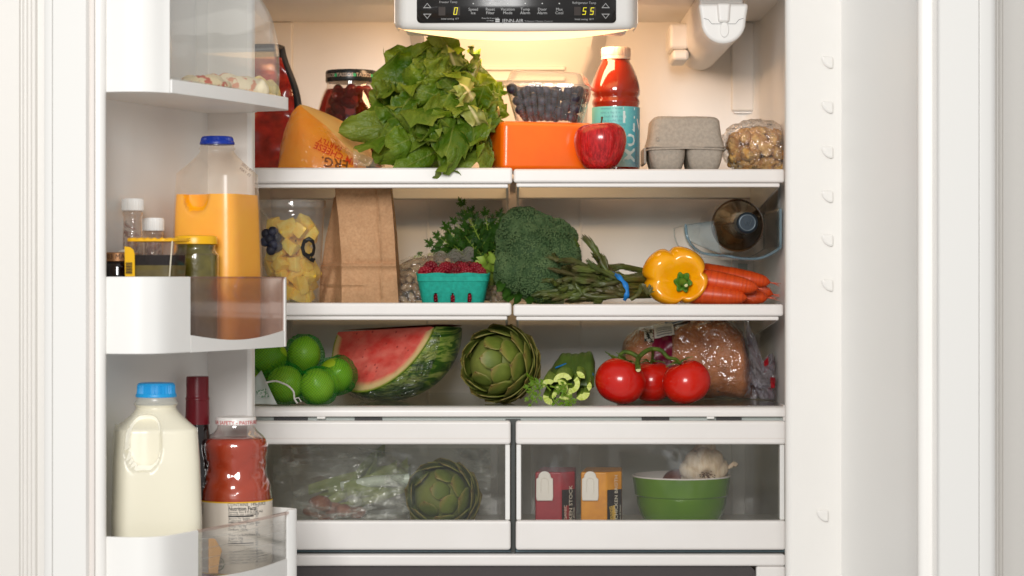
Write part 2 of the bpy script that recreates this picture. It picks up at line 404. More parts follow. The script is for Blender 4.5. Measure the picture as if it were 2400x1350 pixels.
g = G().add([(-5*mp,0,-4*mp),(5*mp,0,-4*mp),(5*mp,0,-1*mp),(-5*mp,0,0)], [(0,1,2,3)]).add([(-5*mp,0,1*mp),(5*mp,0,0),(5*mp,0,4*mp),(-5*mp,0,4*mp)], [(0,1,2,3)])
obj('logo_mark', on_panel(g, 1166, 48.5), M['dprint'], cpn, None)
for px in (1040, 1395):
    g = G().box(-6*mp, 6*mp, -0.002, 0.0, -11*mp, 20*mp)
    obj('slide_tab', on_panel(g, px, 3, 0.0015), M['white'], cpn, bevel=0.0006)
# ---------------------------------------------------------------- water filter housing
fx, fz, frd = XX(1696, 3.2), ZZ(50, 3.2), 0.0315
def usec(r, top, flare=0.0, n=14):
    p = [(-r-flare, top)] + [(-r*cos(a), -r*sin(a)) for a in [pi*i/n for i in range(n+1)]] + [(r+flare, top)]
    return p
XZY = lambda p, q, a: (fx+p, a, fz+q)
ff = obj('filter_housing', G().prism(usec(frd, ZT-fz), 3.235, BACK, XZY), M['liner'], fr, 50, bevel=0.003)
obj('filter_cap', G().prism(usec(frd+0.0005, 0.026, 0.004), 3.200, 3.234, XZY), M['white'], ff, 50, bevel=0.005, bseg=3)
obj('cap_groove', G().prism([(-0.0285,0.004),(-0.022,0.002),(-0.017,-0.004),(0.017,-0.004),(0.022,0.002),(0.0285,0.004),(0.0285,0.0047),(0.0218,0.0027),(0.0168,-0.0033),(-0.0168,-0.0033),(-0.0218,0.0027),(-0.0285,0.0047)], 3.1993, 3.204, XZY), M['greyprint'], ff)
obj('cap_rib', G().prism([(-0.010,0.026),(-0.008,-0.002),(0.008,-0.002),(0.010,0.026)], 3.194, 3.21, XZY), M['white'], ff, bevel=0.004, bseg=3)
obj('cap_button', G().prism([(0.0065*cos(a)+0.001, -0.012+0.011*sin(a)) for a in [2*pi*i/20 for i in range(20)]], 3.1975, 3.21, XZY), M['white'], ff, bevel=0.001)
obj('side_boss', G().box(fx-0.058, fx-0.028, 3.47, 3.56, fz-0.012, fz+0.028), M['liner'], ff, bevel=0.006, bseg=3)
obj('side_boss', G().box(fx-0.054, fx-0.028, 3.468, 3.56, fz-0.030, fz-0.0125), M['liner'], ff, bevel=0.006, bseg=3)
# ---------------------------------------------------------------- shelves
def shelf(xa, xb, ytop, ybot, armh=0.040, dshift=0.0):
    zt, zb = ZZ(ytop, SF), ZZ(ybot, SF)
    s = obj('shelf', G().box(xa+0.004, xb-0.004, SF+0.012, 3.585, zt-0.0075, zt-0.0035), M['glass'], fr)
    obj('front_trim', G().box(xa, xb, SF, SF+0.016, zb, zt), M['trim'], s, bevel=0.0035, bseg=3)
    obj('under_rail', G().box(xa+0.004, xb-0.006, SF+0.006, SF+0.020, zb-0.0062, zb-0.0002), M['trim'], s, bevel=0.002)
    obj('rear_trim', G().box(xa+0.004, xb-0.004, 3.575, 3.598, zb-0.010, zt-0.001), M['trim'], s, bevel=0.003)
    for x in (xa+0.0065, xb-0.0075):
        g = G().prism([(SF+0.012, zb-0.0064), (SF+0.012, zt-0.008), (3.60, zt-0.008), (3.60, zb-armh), (3.56, zb-armh)], x-0.0015, x+0.0015, lambda p, q, a: (a, p, q))
        obj('support_arm', g, M['arm'], s, bevel=0.0006)
    return zt - 0.0034
zs1 = shelf(-0.394, XX(1201, SF), 393, 430)
shelf(XX(1203.5, SF), XX(1839, SF), 396, 428)
zs2 = shelf(-0.394, XX(1199, SF), 709.5, 740, 0.040)
shelf(XX(1203, SF), XX(1836.5, SF), 713, 741, 0.040)
# crisper cover shelf
zc = ZZ(952, SF)
cs = obj('crisper_cover', G().box(-0.392, HW-0.005, SF+0.004, 3.60, zc-0.006, zc-0.001), film('crisper_glass', (0.88,0.90,0.88,1), 0.07, (0.4,0.4,0.39,1), rough=0.1), fr)
def ct(p):
    return p
prof = [(SF+0.020, zc-0.0005), (SF+0.006, zc-0.0008), (SF+0.001, zc-0.0035), (SF, zc-0.008), (SF+0.0005, zc-0.0145), (SF+0.004, zc-0.0155), (SF+0.020, zc-0.0155)]
obj('front_trim', G().prism(prof, -0.394, XX(1840, SF), lambda p, q, a: (a, p, q)), M['trim'], cs, 50)
obj('end_block', G().box(XX(1836, SF), XX(1842.5, SF), SF+0.004, SF+0.05, zc-0.022, zc+0.0015), M['trim'], cs, bevel=0.002)
obj('drawer_rail', G().box(-0.392, HW-0.006, SF+0.012, SF+0.03, zc-0.0235, zc-0.0160), M['seal'], cs, bevel=0.001)
for px, w in ((752,20),(1666,18)):
    x = XX(px, SF); obj('catch', G().box(x-w/2*mpp(SF), x+w/2*mpp(SF), SF+0.003, SF+0.014, zc-0.0185, zc-0.0145), M['white'], cs, bevel=0.001)
for pa, pb in ((640,720),(830,895),(1505,1570),(1680,1740)):
    obj('rail_slot', G().box(XX(pa,SF), XX(pb,SF), SF+0.0105, SF+0.0125, zc-0.0215, zc-0.0165), M['dark'], cs)
obj('centre_divider', G().prism([(-0.011,-0.019),(0.011,-0.019),(0.011,-0.0235),(0.0035,-0.026),(0.0035,-0.23),(-0.0035,-0.23),(-0.0035,-0.026),(-0.011,-0.0235)], SF+0.010, SF+0.05, lambda p, q, a: (p+XX(1202.5,SF), a, zc+q)), pm('dark_divider', (0.045,0.05,0.045,1), 0.35), cs, bevel=0.001)
for s, px, sz in (('Vegetables',645,14),('Fruit',752,14),('Fruit',1662,13),('Vegetables',1756,13)):
    gg = text(s, sz*mpp(SF), sx=1.25); zz = zc-0.0004
    gg.warp(lambda p: (p.x+XX(px,SF), SF+0.007+p.z*1.0, zz))
    obj('lettering', gg, M['greyprint'], cs, None)
# ---------------------------------------------------------------- crisper drawers
def drawer(xa, xb, side):
    zr1, zr0, zw0, zp0 = ZZ(986, SF), ZZ(1041, SF), ZZ(1219, SF), ZZ(1288, SF)
    d = obj('crisper_drawer', G().box(xa, xb, SF-0.006, SF+0.012, zw0-(zw0-zp0), zw0), M['trim'], fr, bevel=0.004, bseg=3)
    obj('handle_rim', G().box(xa, xb, SF-0.008, SF+0.014, zr0, zr1), M['trim'], d, bevel=0.004, bseg=3)
    obj('handle_groove', G().box(xa+0.004, xb-0.002, SF-0.0085, SF-0.006, zr0+0.0085, zr0+0.0095), M['gasket'], d)
    obj('window', G().box(xa+0.008, xb-0.004, SF+0.001, SF+0.004, zw0+0.0005, zr0-0.0005), M['drawerwin'], d)
    tp = 0.018
    for (xf, xr, nm) in ((xa+0.004, xa+tp+0.006, 'side_wall'), (xb-0.003, xb-tp-0.002, 'side_wall')):
        g = G().add([(xf,SF+0.012,zr1-0.004),(xr,3.56,zr1-0.004),(xr,3.56,zp0+0.01),(xf,SF+0.012,zp0+0.01)], [(0,1,2,3)])
        obj(nm, g, M['clear'], d, None, solid=0.003)
    for xp in (xa+0.0045, xb-0.0045):
        obj('window_post', G().box(xp-0.0035, xp+0.0035, SF-0.001, SF+0.016, zw0+0.0002, zr0-0.0002), M['white'], d, bevel=0.0015)
    obj('drawer_floor', G().box(xa+0.01, xb-0.01, SF+0.0125, 3.56, zp0+0.008, zp0+0.012), M['liner'], d)
    obj('drawer_back', G().box(xa+tp+0.008, xb-tp-0.004, 3.556, 3.56, zp0+0.0125, zr1-0.03), M['clear'], d)
    return d
dl = drawer(-0.392, XX(1197, SF), -1)
dr = drawer(XX(1208.5, SF), XX(1840.5, SF), 1)
zdf = ZZ(1288, SF) + 0.012
# lower pantry drawer, only its upper rim is in the picture
zp = ZZ(1299, SF)
pd = obj('pantry_drawer', G().box(-0.392, XX(1841,SF), SF-0.002, SF+0.02, zp-0.017, zp), M['trim'], fr, bevel=0.004, bseg=3)
pw = XX(1772, SF)
g = G().prism([(pw, zp-0.15), (pw, zp-0.028)] + [(pw-0.012+0.012*cos(a), zp-0.030+0.012*sin(a)) for a in [pi/2*i/6 for i in range(7)]] + [(-0.39, zp-0.018), (-0.39, zp-0.15)], SF+0.008, SF+0.012, lambda p, q, a: (p, a, q))
obj('window', g, film('pantry_window', (0.55,0.5,0.5,1), 0.35, (0.16,0.14,0.14,1), rough=0.15), pd)
obj('drawer_face', G().box(pw+0.0005, XX(1841,SF), SF+0.002, SF+0.016, zp-0.15, zp-0.0175), M['trim'], pd, bevel=0.003)
obj('upper_track', G().box(-0.394, HW-0.004, SF+0.016, SF+0.05, zp+0.001, zp+0.006), pm('blue_grey_track', (0.12,0.19,0.22,1), 0.3), pd)
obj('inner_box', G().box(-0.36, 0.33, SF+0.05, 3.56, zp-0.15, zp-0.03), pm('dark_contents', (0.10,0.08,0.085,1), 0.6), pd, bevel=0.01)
# ---------------------------------------------------------------- the two doors
class Door:
    def __init__(s, side, R, ang, L, D):
        a = radians(ang); s.R = Vector((R[0], R[1])); s.L = L; s.D = D; s.side = side
        s.U = Vector((side*sin(a), -cos(a))); s.N = Vector((-side*cos(a), -sin(a)))
    def p(s, u, n, z):
        q = s.R + s.U*u + s.N*n; return (q.x, q.y, z)
ZD0, ZD1 = ZB-0.01, CAMH+0.52
def build_door(D_, gask):
    L, D = D_.L, D_.D; P = lambda p, q, a: D_.p(p, q, a)
    gl = gask                                      # level of the gasket plane below the rim
    r = 0.016
    prof = [(-0.040,-gl),(-0.020,-gl),(-0.016,-0.004),(-0.013,-0.001),(-0.009,0.0),(-0.004,-0.001),(-0.001,-0.004),
            (0.003,-D+r)] + [(0.003+r-r*cos(a), -D+r-r*sin(a)) for a in [pi/2*i/5 for i in range(1,6)]] + \
           [(L-0.003-r+r*sin(a), -D+r-r*cos(a)) for a in [pi/2*i/5 for i in range(0,6)]] + \
           [(L+0.001,-0.004),(L+0.004,-0.001),(L+0.008,0.0),(L+0.012,-0.001),(L+0.015,-0.004),(L+0.018,-gl),(L+0.030,-gl)]
    def fn(u, v):
        k = u*(len(prof)-1); i = int(round(k)); return P(prof[i][0], prof[i][1], lerp(ZD0, ZD1, v))
    d = obj('door', G().grid(fn, len(prof)-1, 1), M['liner'], fr, 40)
    return d
DL = Door(-1, (-0.3515, 3.0), 21.0, 0.358, 0.078)
DR = Door(1, (0.3705, 3.0), 18.0, 0.352, 0.100)
dls = build_door(DL, 0.013); drs = build_door(DR, 0.013)
def door_shell(D_, par, gw, e0, t, t2):
    """gasket (width gw), flat edge panel (thickness t) and rounded outer skin (t2) at the free end"""
    L = D_.L; P = lambda p, q, a: D_.p(p, q, a); u0 = L+0.0155
    if gw:
        obj('gasket', G().prism([(u0+0.001,-0.0135),(u0+0.001,-0.009),(u0+0.003,-0.0075),(u0+gw-0.002,-0.0075),(u0+gw,-0.010),(u0+gw,-0.0135)], ZD0, ZD1, P), M['gasket'], par, bevel=0.001)
    obj('edge_panel', G().prism([(u0+gw+0.0005,-0.0135),(u0+gw+e0-0.001,-0.0135),(u0+gw+e0,-0.0145),(u0+gw+e0,-0.0135-t),(u0+gw+0.0005,-0.0135-t)], ZD0, ZD1, P), M['skin'], par, bevel=0.0006)
    ue = u0+gw+e0+0.0006; n1 = -0.0135-t-0.0010
    obj('outer_skin', G().prism([(ue,n1),(ue,n1-t2*0.55),(ue-0.002,n1-t2*0.85),(ue-0.006,n1-t2),(-0.06,n1-t2),(-0.06,n1)], ZD0, ZD1, P), M['skin'], par, 60, bevel=0.0006)
door_shell(DL, dls, 0.0065, 0.005, 0.047, 0.0135); door_shell(DR, drs, 0, 0.003, 0.062, 0.024)
# bin lugs on the inside of the right door's hinge wall
for k, py in enumerate((130, 236, 342, 446, 549, 655, 1197)):
    z = ZZ(py, 3.0); n1 = -0.063 if py < 1000 else -0.056
    q = [(n1, 0.0), (n1, -0.0165)] + [(n1+0.0170*sin(a), -0.0165*cos(a)) for a in [pi/2*i/6 for i in range(1,7)]]
    obj('bin_lug', G().prism(q, 0.0015, 0.0075, lambda p, qq, a: DR.p(a, p, z+qq)), M['liner'], drs, bevel=0.004, bseg=4)
zz = ZZ(903, 2.85)
obj('panel_step', G().prism([(-DR.D-0.004, zz+0.004), (-DR.D+0.009, zz), (-DR.D+0.009, ZD0), (-DR.D-0.004, ZD0)], 0.014, DR.L-0.014, lambda p, q, a: DR.p(a, p, q)), M['liner'], drs, bevel=0.003)

# ---------------------------------------------------------------- bins on the left door
def strip(plan, zlo, zhi, th, P, closed=False):
    """a wall of thickness th along plan [(u,n)], z from zlo(i) to zhi(i)"""
    n = len(plan); g = G(); vs = []
    for i, (u, nn) in enumerate(plan):
        a = plan[max(i-1, 0)]; b = plan[min(i+1, n-1)]
        t_ = Vector((b[0]-a[0], b[1]-a[1])).normalized(); m = Vector((-t_.y, t_.x))*th
        for (q, w) in ((u, nn), (u+m.x, nn+m.y)):
            vs.append(P(q, w, zlo(i))); vs.append(P(q, w, zhi(i)))
    fs = []
    for i in range(n-1):
        a = 4*i; b = a+4
        fs += [(a, b, b+1, a+1), (a+2, a+3, b+3, b+2), (a+1, b+1, b+3, a+3), (a, a+2, b+2, b)]
    fs += [(0, 1, 3, 2), (4*n-4, 4*n-2, 4*n-1, 4*n-3)]
    return g.add(vs, fs)
PL = lambda u, n, z: DL.p(u, n, z)
L = DL.L
near = spline([(L-0.003,-0.060),(L+0.001,-0.006),(L-0.003,0.028),(L-0.014,0.046),(L-0.034,0.0565),(0.275,0.0615)], 6)
front = [(lerp(0.275, 0.034, i/24), 0.0615+0.0045*sin(pi*i/24*0.8)+0.002*i/24) for i in range(25)]
far = spline([(0.034,0.0655),(0.028,0.0640),(0.0245,0.058),(0.0225,0.020),(0.008,0.004),(0.006,-0.060)], 5)
outline = near + front[1:] + far[1:]
FK = lambda z: (lambda i: z)
def floorp(par, z0, z1, m, ol=None):
    ol = ol or outline
    ins = [(u + (0.0015 if u < 0.1 else -0.0015), n-0.0015) for u, n in ol]
    return obj('bin_floor', G().prism(ins, z0, z1, PL), m, par)
# middle bin
bz0, bz1 = ZZ(830, 2.66), ZZ(648.5, 2.66)
b2 = obj('door_bin', strip(near, FK(bz0), FK(bz1), -0.003, PL), M['white'], fr, 40, bevel=0.0012)
wz = [ZZ(785, 2.73) - 0.0088*sin(pi*i/24) + 0.0005*i/24 for i in range(25)]
obj('front_band', strip(front, FK(bz0), lambda i: wz[i], -0.003, PL), M['white'], b2, 60)
obj('clear_front', strip([(u, n-0.0004) for u, n in front], lambda i: wz[i]+0.0003, FK(bz1), -0.0022, PL), M['smoky'], b2, 60)
obj('clear_rim', strip([(u, n+0.0006) for u, n in front], FK(bz1-0.0022), FK(bz1+0.0004), -0.0032, PL), M['smoky'], b2, 60)
obj('far_end', strip(far, FK(bz0), FK(bz1-0.0005), -0.0045, PL), M['white'], b2, 40, bevel=0.0012)
obj('back_plate', strip([(0.006,-0.06),(L-0.003,-0.06)], FK(bz0), FK(bz1-0.02), -0.002, PL), M['white'], b2)
floorp(b2, bz0+0.001, bz0+0.004, M['white'])
zb2 = bz0 + 0.0042
# lower bin
cz0, cz1 = CAMH-0.432, ZZ(1258, 2.66)
near3 = spline([(L-0.003,-0.060),(L+0.001,-0.006),(L-0.003,0.030),(L-0.014,0.049),(L-0.036,0.0600),(0.262,0.0650)], 6)
front3 = [(lerp(0.262, 0.034, i/24), 0.0650+0.0055*sin(pi*i/24*0.8)+0.003*i/24) for i in range(25)]
far3 = spline([(0.034,0.0695),(0.026,0.0740),(0.018,0.0735),(0.014,0.060),(0.012,0.020),(0.006,0.004),(0.005,-0.060)], 5)
b3 = obj('door_bin', strip(near3, FK(cz0), lambda i: cz1 - 0.0035*sm(20, 30, i)*0, -0.003, PL), M['white'], fr, 40, bevel=0.0014)
wz3 = [CAMH-0.367 - 0.004*sin(pi*i/24) - 0.002*i/24 for i in range(25)]
obj('front_band', strip(front3, FK(cz0), lambda i: wz3[i], -0.003, PL), M['white'], b3, 60)
obj('clear_front', strip([(u, n-0.0004) for u, n in front3], lambda i: wz3[i]+0.0003, FK(cz1), -0.0022, PL), M['clear'], b3, 60)
obj('clear_rim', strip([(u, n+0.0008) for u, n in front3], FK(cz1-0.0028), FK(cz1+0.0006), -0.0036, PL), M['smoky'], b3, 60)
for k in range(1, 5):
    zk = cz1 - 0.0122*k
    obj('rib', strip([(u, n+0.0006) for u, n in front3], FK(zk-0.0007), FK(zk+0.0007), -0.0014, PL), M['clear'], b3, 60)
obj('far_end', strip(far3, FK(cz0), lambda i: cz1+0.003 if i > 3 else cz1+0.001*i, -0.005, PL), M['white'], b3, 40, bevel=0.0016)
obj('back_plate', strip([(0.006,-0.06),(L-0.003,-0.06)], FK(cz0), FK(cz1-0.03), -0.002, PL), M['white'], b3)
floorp(b3, CAMH-0.396, CAMH-0.392, M['white'], near3 + front3[1:] + far3[1:])
zb3 = CAMH - 0.3918
# dairy bin with its clear flip-up lid
dz0 = ZZ(215.5, 2.66); dz1 = CAMH+0.50
near1 = spline([(L-0.003,-0.060),(L+0.001,-0.006),(L-0.003,0.028),(L-0.014,0.046),(L-0.030,0.0565),(0.322,0.0610)], 6)
front1 = [(lerp(0.322, 0.030, i/24), 0.0610+0.006*sin(pi*i/24*0.8)+0.004*i/24) for i in range(25)]
far1 = spline([(0.030,0.0665),(0.025,0.0655),(0.022,0.060),(0.020,0.020),(0.007,0.004),(0.006,-0.060)], 5)
def dshell(i, n=len(near1)): return dz1
b1 = obj('door_bin', strip(near1, FK(dz0), dshell, -0.003, PL), M['white'], fr, 40, bevel=0.0012)
obj('front_lip', strip(front1, FK(dz0), FK(dz0+0.0165), -0.004, PL), M['white'], b1, 60, bevel=0.001)
obj('far_end', strip(far1, FK(dz0), FK(dz0+0.0165), -0.004, PL), M['white'], b1, 40, bevel=0.001)
floorp(b1, dz0+0.0005, dz0+0.004, M['white'], near1 + front1[1:] + far1[1:])
lp = spline([(0.0585,dz0+0.017),(0.0600,dz0+0.05),(0.0575,dz0+0.088),(0.045,dz0+0.128),(0.018,dz0+0.158),(-0.030,dz0+0.172),(-0.068,dz0+0.174)], 6)
M['lid'] = film('clear_lid', (0.985,0.985,0.98,1), 0.05, (0.95,0.95,0.94,1), gain=0.5)
def lidf(u, v):
    i = int(round(v*(len(lp)-1))); n, z = lp[i]; uu = lerp(0.325, 0.036, u)
    bul = 0.004*sin(pi*u*0.8) if n > 0.02 else 0
    return PL(uu, n+bul, z)
lid = obj('flip_lid', G().grid(lidf, 20, len(lp)-1), M['lid'], b1, 60, solid=0.002)
for uu in (0.0365, 0.324):
    g = G().prism([(n-0.0012, z) for n, z in lp] + [(-0.068, dz0+0.017)], uu-0.001, uu+0.001, lambda p, q, a: PL(a, p, q))
    obj('lid_end', g, M['lid'], lid)
    g = G().tube([PL(uu, n+0.001, z) for n, z in lp], 0.0018, 6); obj('lid_edge', g, M['clear'], lid)
obj('lid_edge', G().tube([PL(lerp(0.325,0.036,i/20), 0.0592+0.004*sin(pi*i/20*0.8), dz0+0.0178) for i in range(21)], 0.0016, 6), M['clear'], lid)
# ---------------------------------------------------------------- cabinet panels left and right of the fridge
def cabinet(side, px_in, px_groove, px_flat, label):
    d = 3.08; xs = lambda px: XX(px, d)
    g0, g1 = xs(px_groove), xs(px_flat)
    prof = [(xs(px_in), d+0.10), (xs(px_in), d+0.012), (g0, d+0.010)]
    for k in range(4):
        x = lerp(g0, g1, (k+0.1)/4.2); w = (g1-g0)/4.2
        prof += [(x, d+0.008-0.002*k), (x+w*0.35, d+0.0055-0.002*k), (x+w*0.8, d+0.0050-0.002*k)]
    prof += [(g1, d-0.004), (g1+side*0.9, d-0.004), (g1+side*0.9, d+0.10)]
    o = obj('cabinet_panel', G().prism(prof, ZB-0.01, ZD1, XYZ), M['paint'], None, 30, bevel=0.0008, loc=(g1, d, ZB-0.01))
    tag(o, label, 'cabinet panel')
cabinet(-1, 215, 84, 46, 'cream painted cabinet panel with grooved edge left of the left fridge door')
cabinet(1, 2190, 2318, 2350, 'pale painted cabinet panel with grooved edge right of the right fridge door')
# ================================================================ TOP SHELF
def shared(name, loc, me, label, cat, group, rot=(0,0,0), scl=1.0):
    return tag(place(me, name, loc, rot, scl), label, cat, group)
def rrot(): return (random.uniform(0, 6.28), random.uniform(0, 6.28), random.uniform(0, 6.28))
def crinkle(p, s, amp, seed=0.0):
    q = Vector((p.x*s+seed, p.y*s, p.z*s)); return (1.0-abs(mn.noise(q))*2)*amp + mn.noise(q*2.3)*amp*0.5
M['wrap'] = film('crinkled_wrap', (0.985,0.98,0.97,1), 0.012, bump=(60,0.9,0.004,1.2), gain=1.3)
M['bagfilm'] = film('bag_film', (0.97,0.96,0.95,1), 0.05, bump=(42,1.0,0.012,1.6), gain=1.7, base=0.05, rough=0.10)
# ---- dark tray with red contents leaning on the left wall
tr = thing('meat_tray', 'dark plastic tray of red meat under film standing upright behind the orange cheese wedge', 'food tray', W(650, 392, 3.40))
def trayp(u, v, off=0.0):
    z = lerp(zs1+0.0005, ZZ(108, 3.42), v); w = 0.047*(1-0.50*sm(0.50, 1.02, v)**1.3)
    lean = -0.010*v
    return Vector((XX(632, 3.40) + (u*2-1)*w + lean, 3.40 + 0.05*v + off - 0.015*(1-abs(u*2-1)**4), z))
obj('tray_shell', G().grid(lambda u, v: trayp(u, v, 0.020), 18, 18), pm('tray_black', (0.035,0.033,0.035,1), 0.35), tr, 60, solid=0.003)
g = G().tube([trayp(0, k/16, 0.0) for k in range(17)] + [trayp(k/10, 1, 0.0) for k in range(1, 10)] + [trayp(1, 1-k/16, 0.0) for k in range(17)], 0.0052, 6)
obj('tray_rim', g, pm('tray_rim_grey', (0.07,0.065,0.065,1), 0.3), tr, 60)
def meatp(u, v):
    p = trayp(0.06+0.88*u, 0.02+0.90*v, 0.0); p.y -= 0.004 + 0.010*mn.noise(p*38) - 0.012*sin(pi*u)*sin(pi*v); return p
obj('meat', G().grid(meatp, 26, 30), pm('red_meat', c(178,38,22), 0.22, c(120,18,14), 45, 5, 0.35, 0.65, bump=(120,0.3), coat=0.5), tr, 60)
# ---- olive jar
jc = Vector((XX(823, 3.43), 3.43, zs1)); jd = 3.43; jm = mpp(jd)
ja = thing('olive_jar', 'round glass jar of dark red olives with black lid behind the lettuce', 'jar', jc)
jp = [(0.030,0.0005),(0.040,0.001),(0.045,0.006),(0.0505,0.03),(0.0535,0.055),(0.0535,0.075),(0.051,0.098),(0.045,0.120),(0.0395,0.1335),(0.0365,0.1385),(0.0365,0.152)]
jp = spline(jp, 4)
obj('jar_glass', G().lathe([(r+0.0008, z) for r, z in jp], 48, True, False), film('jar_glass', (0.95,0.92,0.90,1), 0.0, gain=1.3), ja, 60, world=False)
obj('brine', G().lathe([(r-0.0012, z) for r, z in jp if 0.003 < z < 0.135], 48), film('olive_brine', (0.62,0.20,0.16,1), 0.25, (0.10,0.012,0.010,1), gain=0.2), ja, 60, world=False)
obj('lid', G().lathe([(0.0385,0.1445),(0.0392,0.147),(0.0392,0.160),(0.038,0.1625),(0.030,0.1630),(0.0,0.1632)], 48, True, False), pm('black_lid', (0.012,0.014,0.014,1), 0.25), ja, 30, world=False)
for i, (s, a) in enumerate((('TASSOS',-0.95),('TASSOS',-0.18),('TASSOS',0.60))):
    obj('lettering', wrap(text(s, 0.0078, bold=0.01), 0, 0, 0.0396, 0.1512, a), pm('lid_print', (0.50,0.38,0.28,1), 0.4) if i == 0 else bpy.data.materials['lid_print'], ja, None, world=False)
    obj('green_dot', wrap(G().lathe([(0.0001,0),(0.0028,0)], 8, False, False).tf(Matrix.Rotation(pi/2,4,'X')), 0, 0, 0.0396, 0.1535, a+0.385), pm('lid_green', (0.02,0.30,0.10,1), 0.4), ja, None, world=False)
t = NT('olive_skin'); M['olive'] = t.done(t.principled(t.mix(t.ramp(t.rnd(), [(0.0,0.0),(1.0,1.0)]), c(138,34,30), c(84,22,22)), 0.25, coat=0.4))
ome = mesh_of('olive', G().lathe([(0.0006,-0.0125),(0.004,-0.012),(0.0075,-0.008),(0.0088,0),(0.0075,0.008),(0.004,0.0118),(0.0012,0.0116)], 12, True, False), M['olive'], 60)
cnt = 0; rr = random.Random(3); pts = []
for tr_ in range(9000):
    z = rr.uniform(0.010, 0.131); R = interp([(z_, r_) for r_, z_ in jp], z) - 0.0105
    a = rr.uniform(-1.2, 1.2); rad = R*sqrt(rr.uniform(0.55, 1)); p = Vector((rad*sin(a), -rad*cos(a), z))
    if all((p-q).length > 0.0148 for q in pts): pts.append(p)
for p in pts:
    shared('olive', jc+p, ome, 'dark red olive packed inside the round glass jar', 'olive', 'olives in the glass jar', rrot(), rr.uniform(0.9, 1.05))
# ---- orange cheese wedge in film
M['cheese'] = pm('orange_cheese', c(254,162,26), 0.42, c(248,142,14), 25, 4, 0.3, 0.7, bump=(90,0.15), sss=0.15, sssr=(1,0.5,0.15), sss_scale=0.01)
cwd = 3.27
cw = thing('cheese_wedge', 'big orange cheese wedge in printed clear film lying left of the lettuce', 'cheese', W(760, 395, cwd))
pts = [(652,392),(648,345),(655,300),(668,262),(684,244),(706,240),(740,246),(775,262),(806,290),(830,322),(858,350),(880,372),(890,392)]
pts = [(a, b) for a, b in spline(pts, 4)]
# the big orange face is turned to the camera, the pale cut face slopes away to the right
def wz(px, py, d): return W(px, py, d)
def face1(u, v):
    e0 = interp([(0,392),(0.02,345),(0.08,300),(0.16,262),(0.24,245),(0.34,262),(0.55,296),(0.75,338),(1.0,388)], u)
    px = lerp(652, 858, u); py = lerp(393, e0, v); d = cwd - 0.020*sin(pi*min(1, u*1.1))*(1-v*0.6) + 0.030*v*v
    p = W(px, py, d); p.z = max(p.z, zs1+0.0005); return p
def face2(u, v):
    a = face1(lerp(0.24, 1.0, u), 1.0); q = interp([(0,0),(0.3,0.020),(0.6,0.030),(0.85,0.026),(1.0,0.010)], u)
    p = Vector(a); bul = sin(pi*u)**0.7
    p += Vector((0.030*bul*v+0.004*v, 0.075*v*bul+0.004*v, 0.012*v*(1-v)*2*bul + 0.004*v*bul)); p.z = max(p.z, zs1+0.0006); return p
obj('rind_face', G().grid(face1, 40, 18), M['cheese'], cw, 70)
obj('cut_face', G().grid(face2, 30, 12), pm('pale_cheese', c(244,196,120), 0.4, c(240,182,92), 30, 3, 0.3, 0.7, sss=0.2, sssr=(1,0.6,0.2), sss_scale=0.01), cw, 70)
def filmf(u, v):
    p = face1(0.01+0.99*u, v); p.y -= 0.0022 + 0.002*abs(mn.noise(Vector((u*9, v*7, 2)))); p.x -= 0.0; return p
obj('wrapping_film', G().grid(filmf, 40, 20), M['wrap'], cw, 80)
def tailf(u, v):
    p = W(lerp(828, 902, u), lerp(lerp(352, 384, u), 391, v), cwd-0.012+0.004*v)
    p.y -= 0.006*mn.noise(Vector((u*7, v*5, 7))) ; p.z = max(p.z, zs1+0.0004); return p
obj('film_tail', G().grid(tailf, 20, 8), film('cheese_film_tail', (0.95,0.90,0.82,1), 0.30, (0.9,0.75,0.5,1), bump=(60,0.8,0.004,1.0), gain=1.3), cw, 80)
def on_face(g, px, py, rot):
    R = Matrix.Rotation(rot, 4, 'Y'); g.tf(R)
    def fn(p):
        X = W(px, py, cwd); X = X + Vector((p.x, 0, p.z)); u = ((X.x/cwd*FPX+1200)-652)/206
        py2 = 650-(X.z-CAMH)/cwd*FPX
        q = W(X.x/cwd*FPX+1200, py2, face_d(max(0.02,min(1,u)), py2) - 0.0032); return q
    return g.warp(fn)
def face_d(u, py):
    e0 = interp([(0,392),(0.02,345),(0.08,300),(0.16,262),(0.24,245),(0.34,262),(0.55,296),(0.75,338),(1.0,388)], u)
    v = max(0, min(1, (393-py)/max(1, 393-e0))); return cwd - 0.020*sin(pi*min(1, u*1.1))*(1-v*0.6) + 0.030*v*v
M['cprint'] = pm('cheese_red_print', c(214,58,20), 0.4)
for s, px, py, k in (('RIM CHEESE',792,356,0.0135),('PARTLY',776,333,0.0105)):
    obj('lettering', on_face(text(s, k, bold=0.012), px, py, pi+0.42), M['cprint'], cw, None)
obj('lettering', on_face(text('ERG.', 0.020, bold=0.012), 786, 372, pi+0.16), pm('cheese_dark_print', c(120,60,12), 0.4), cw, None)
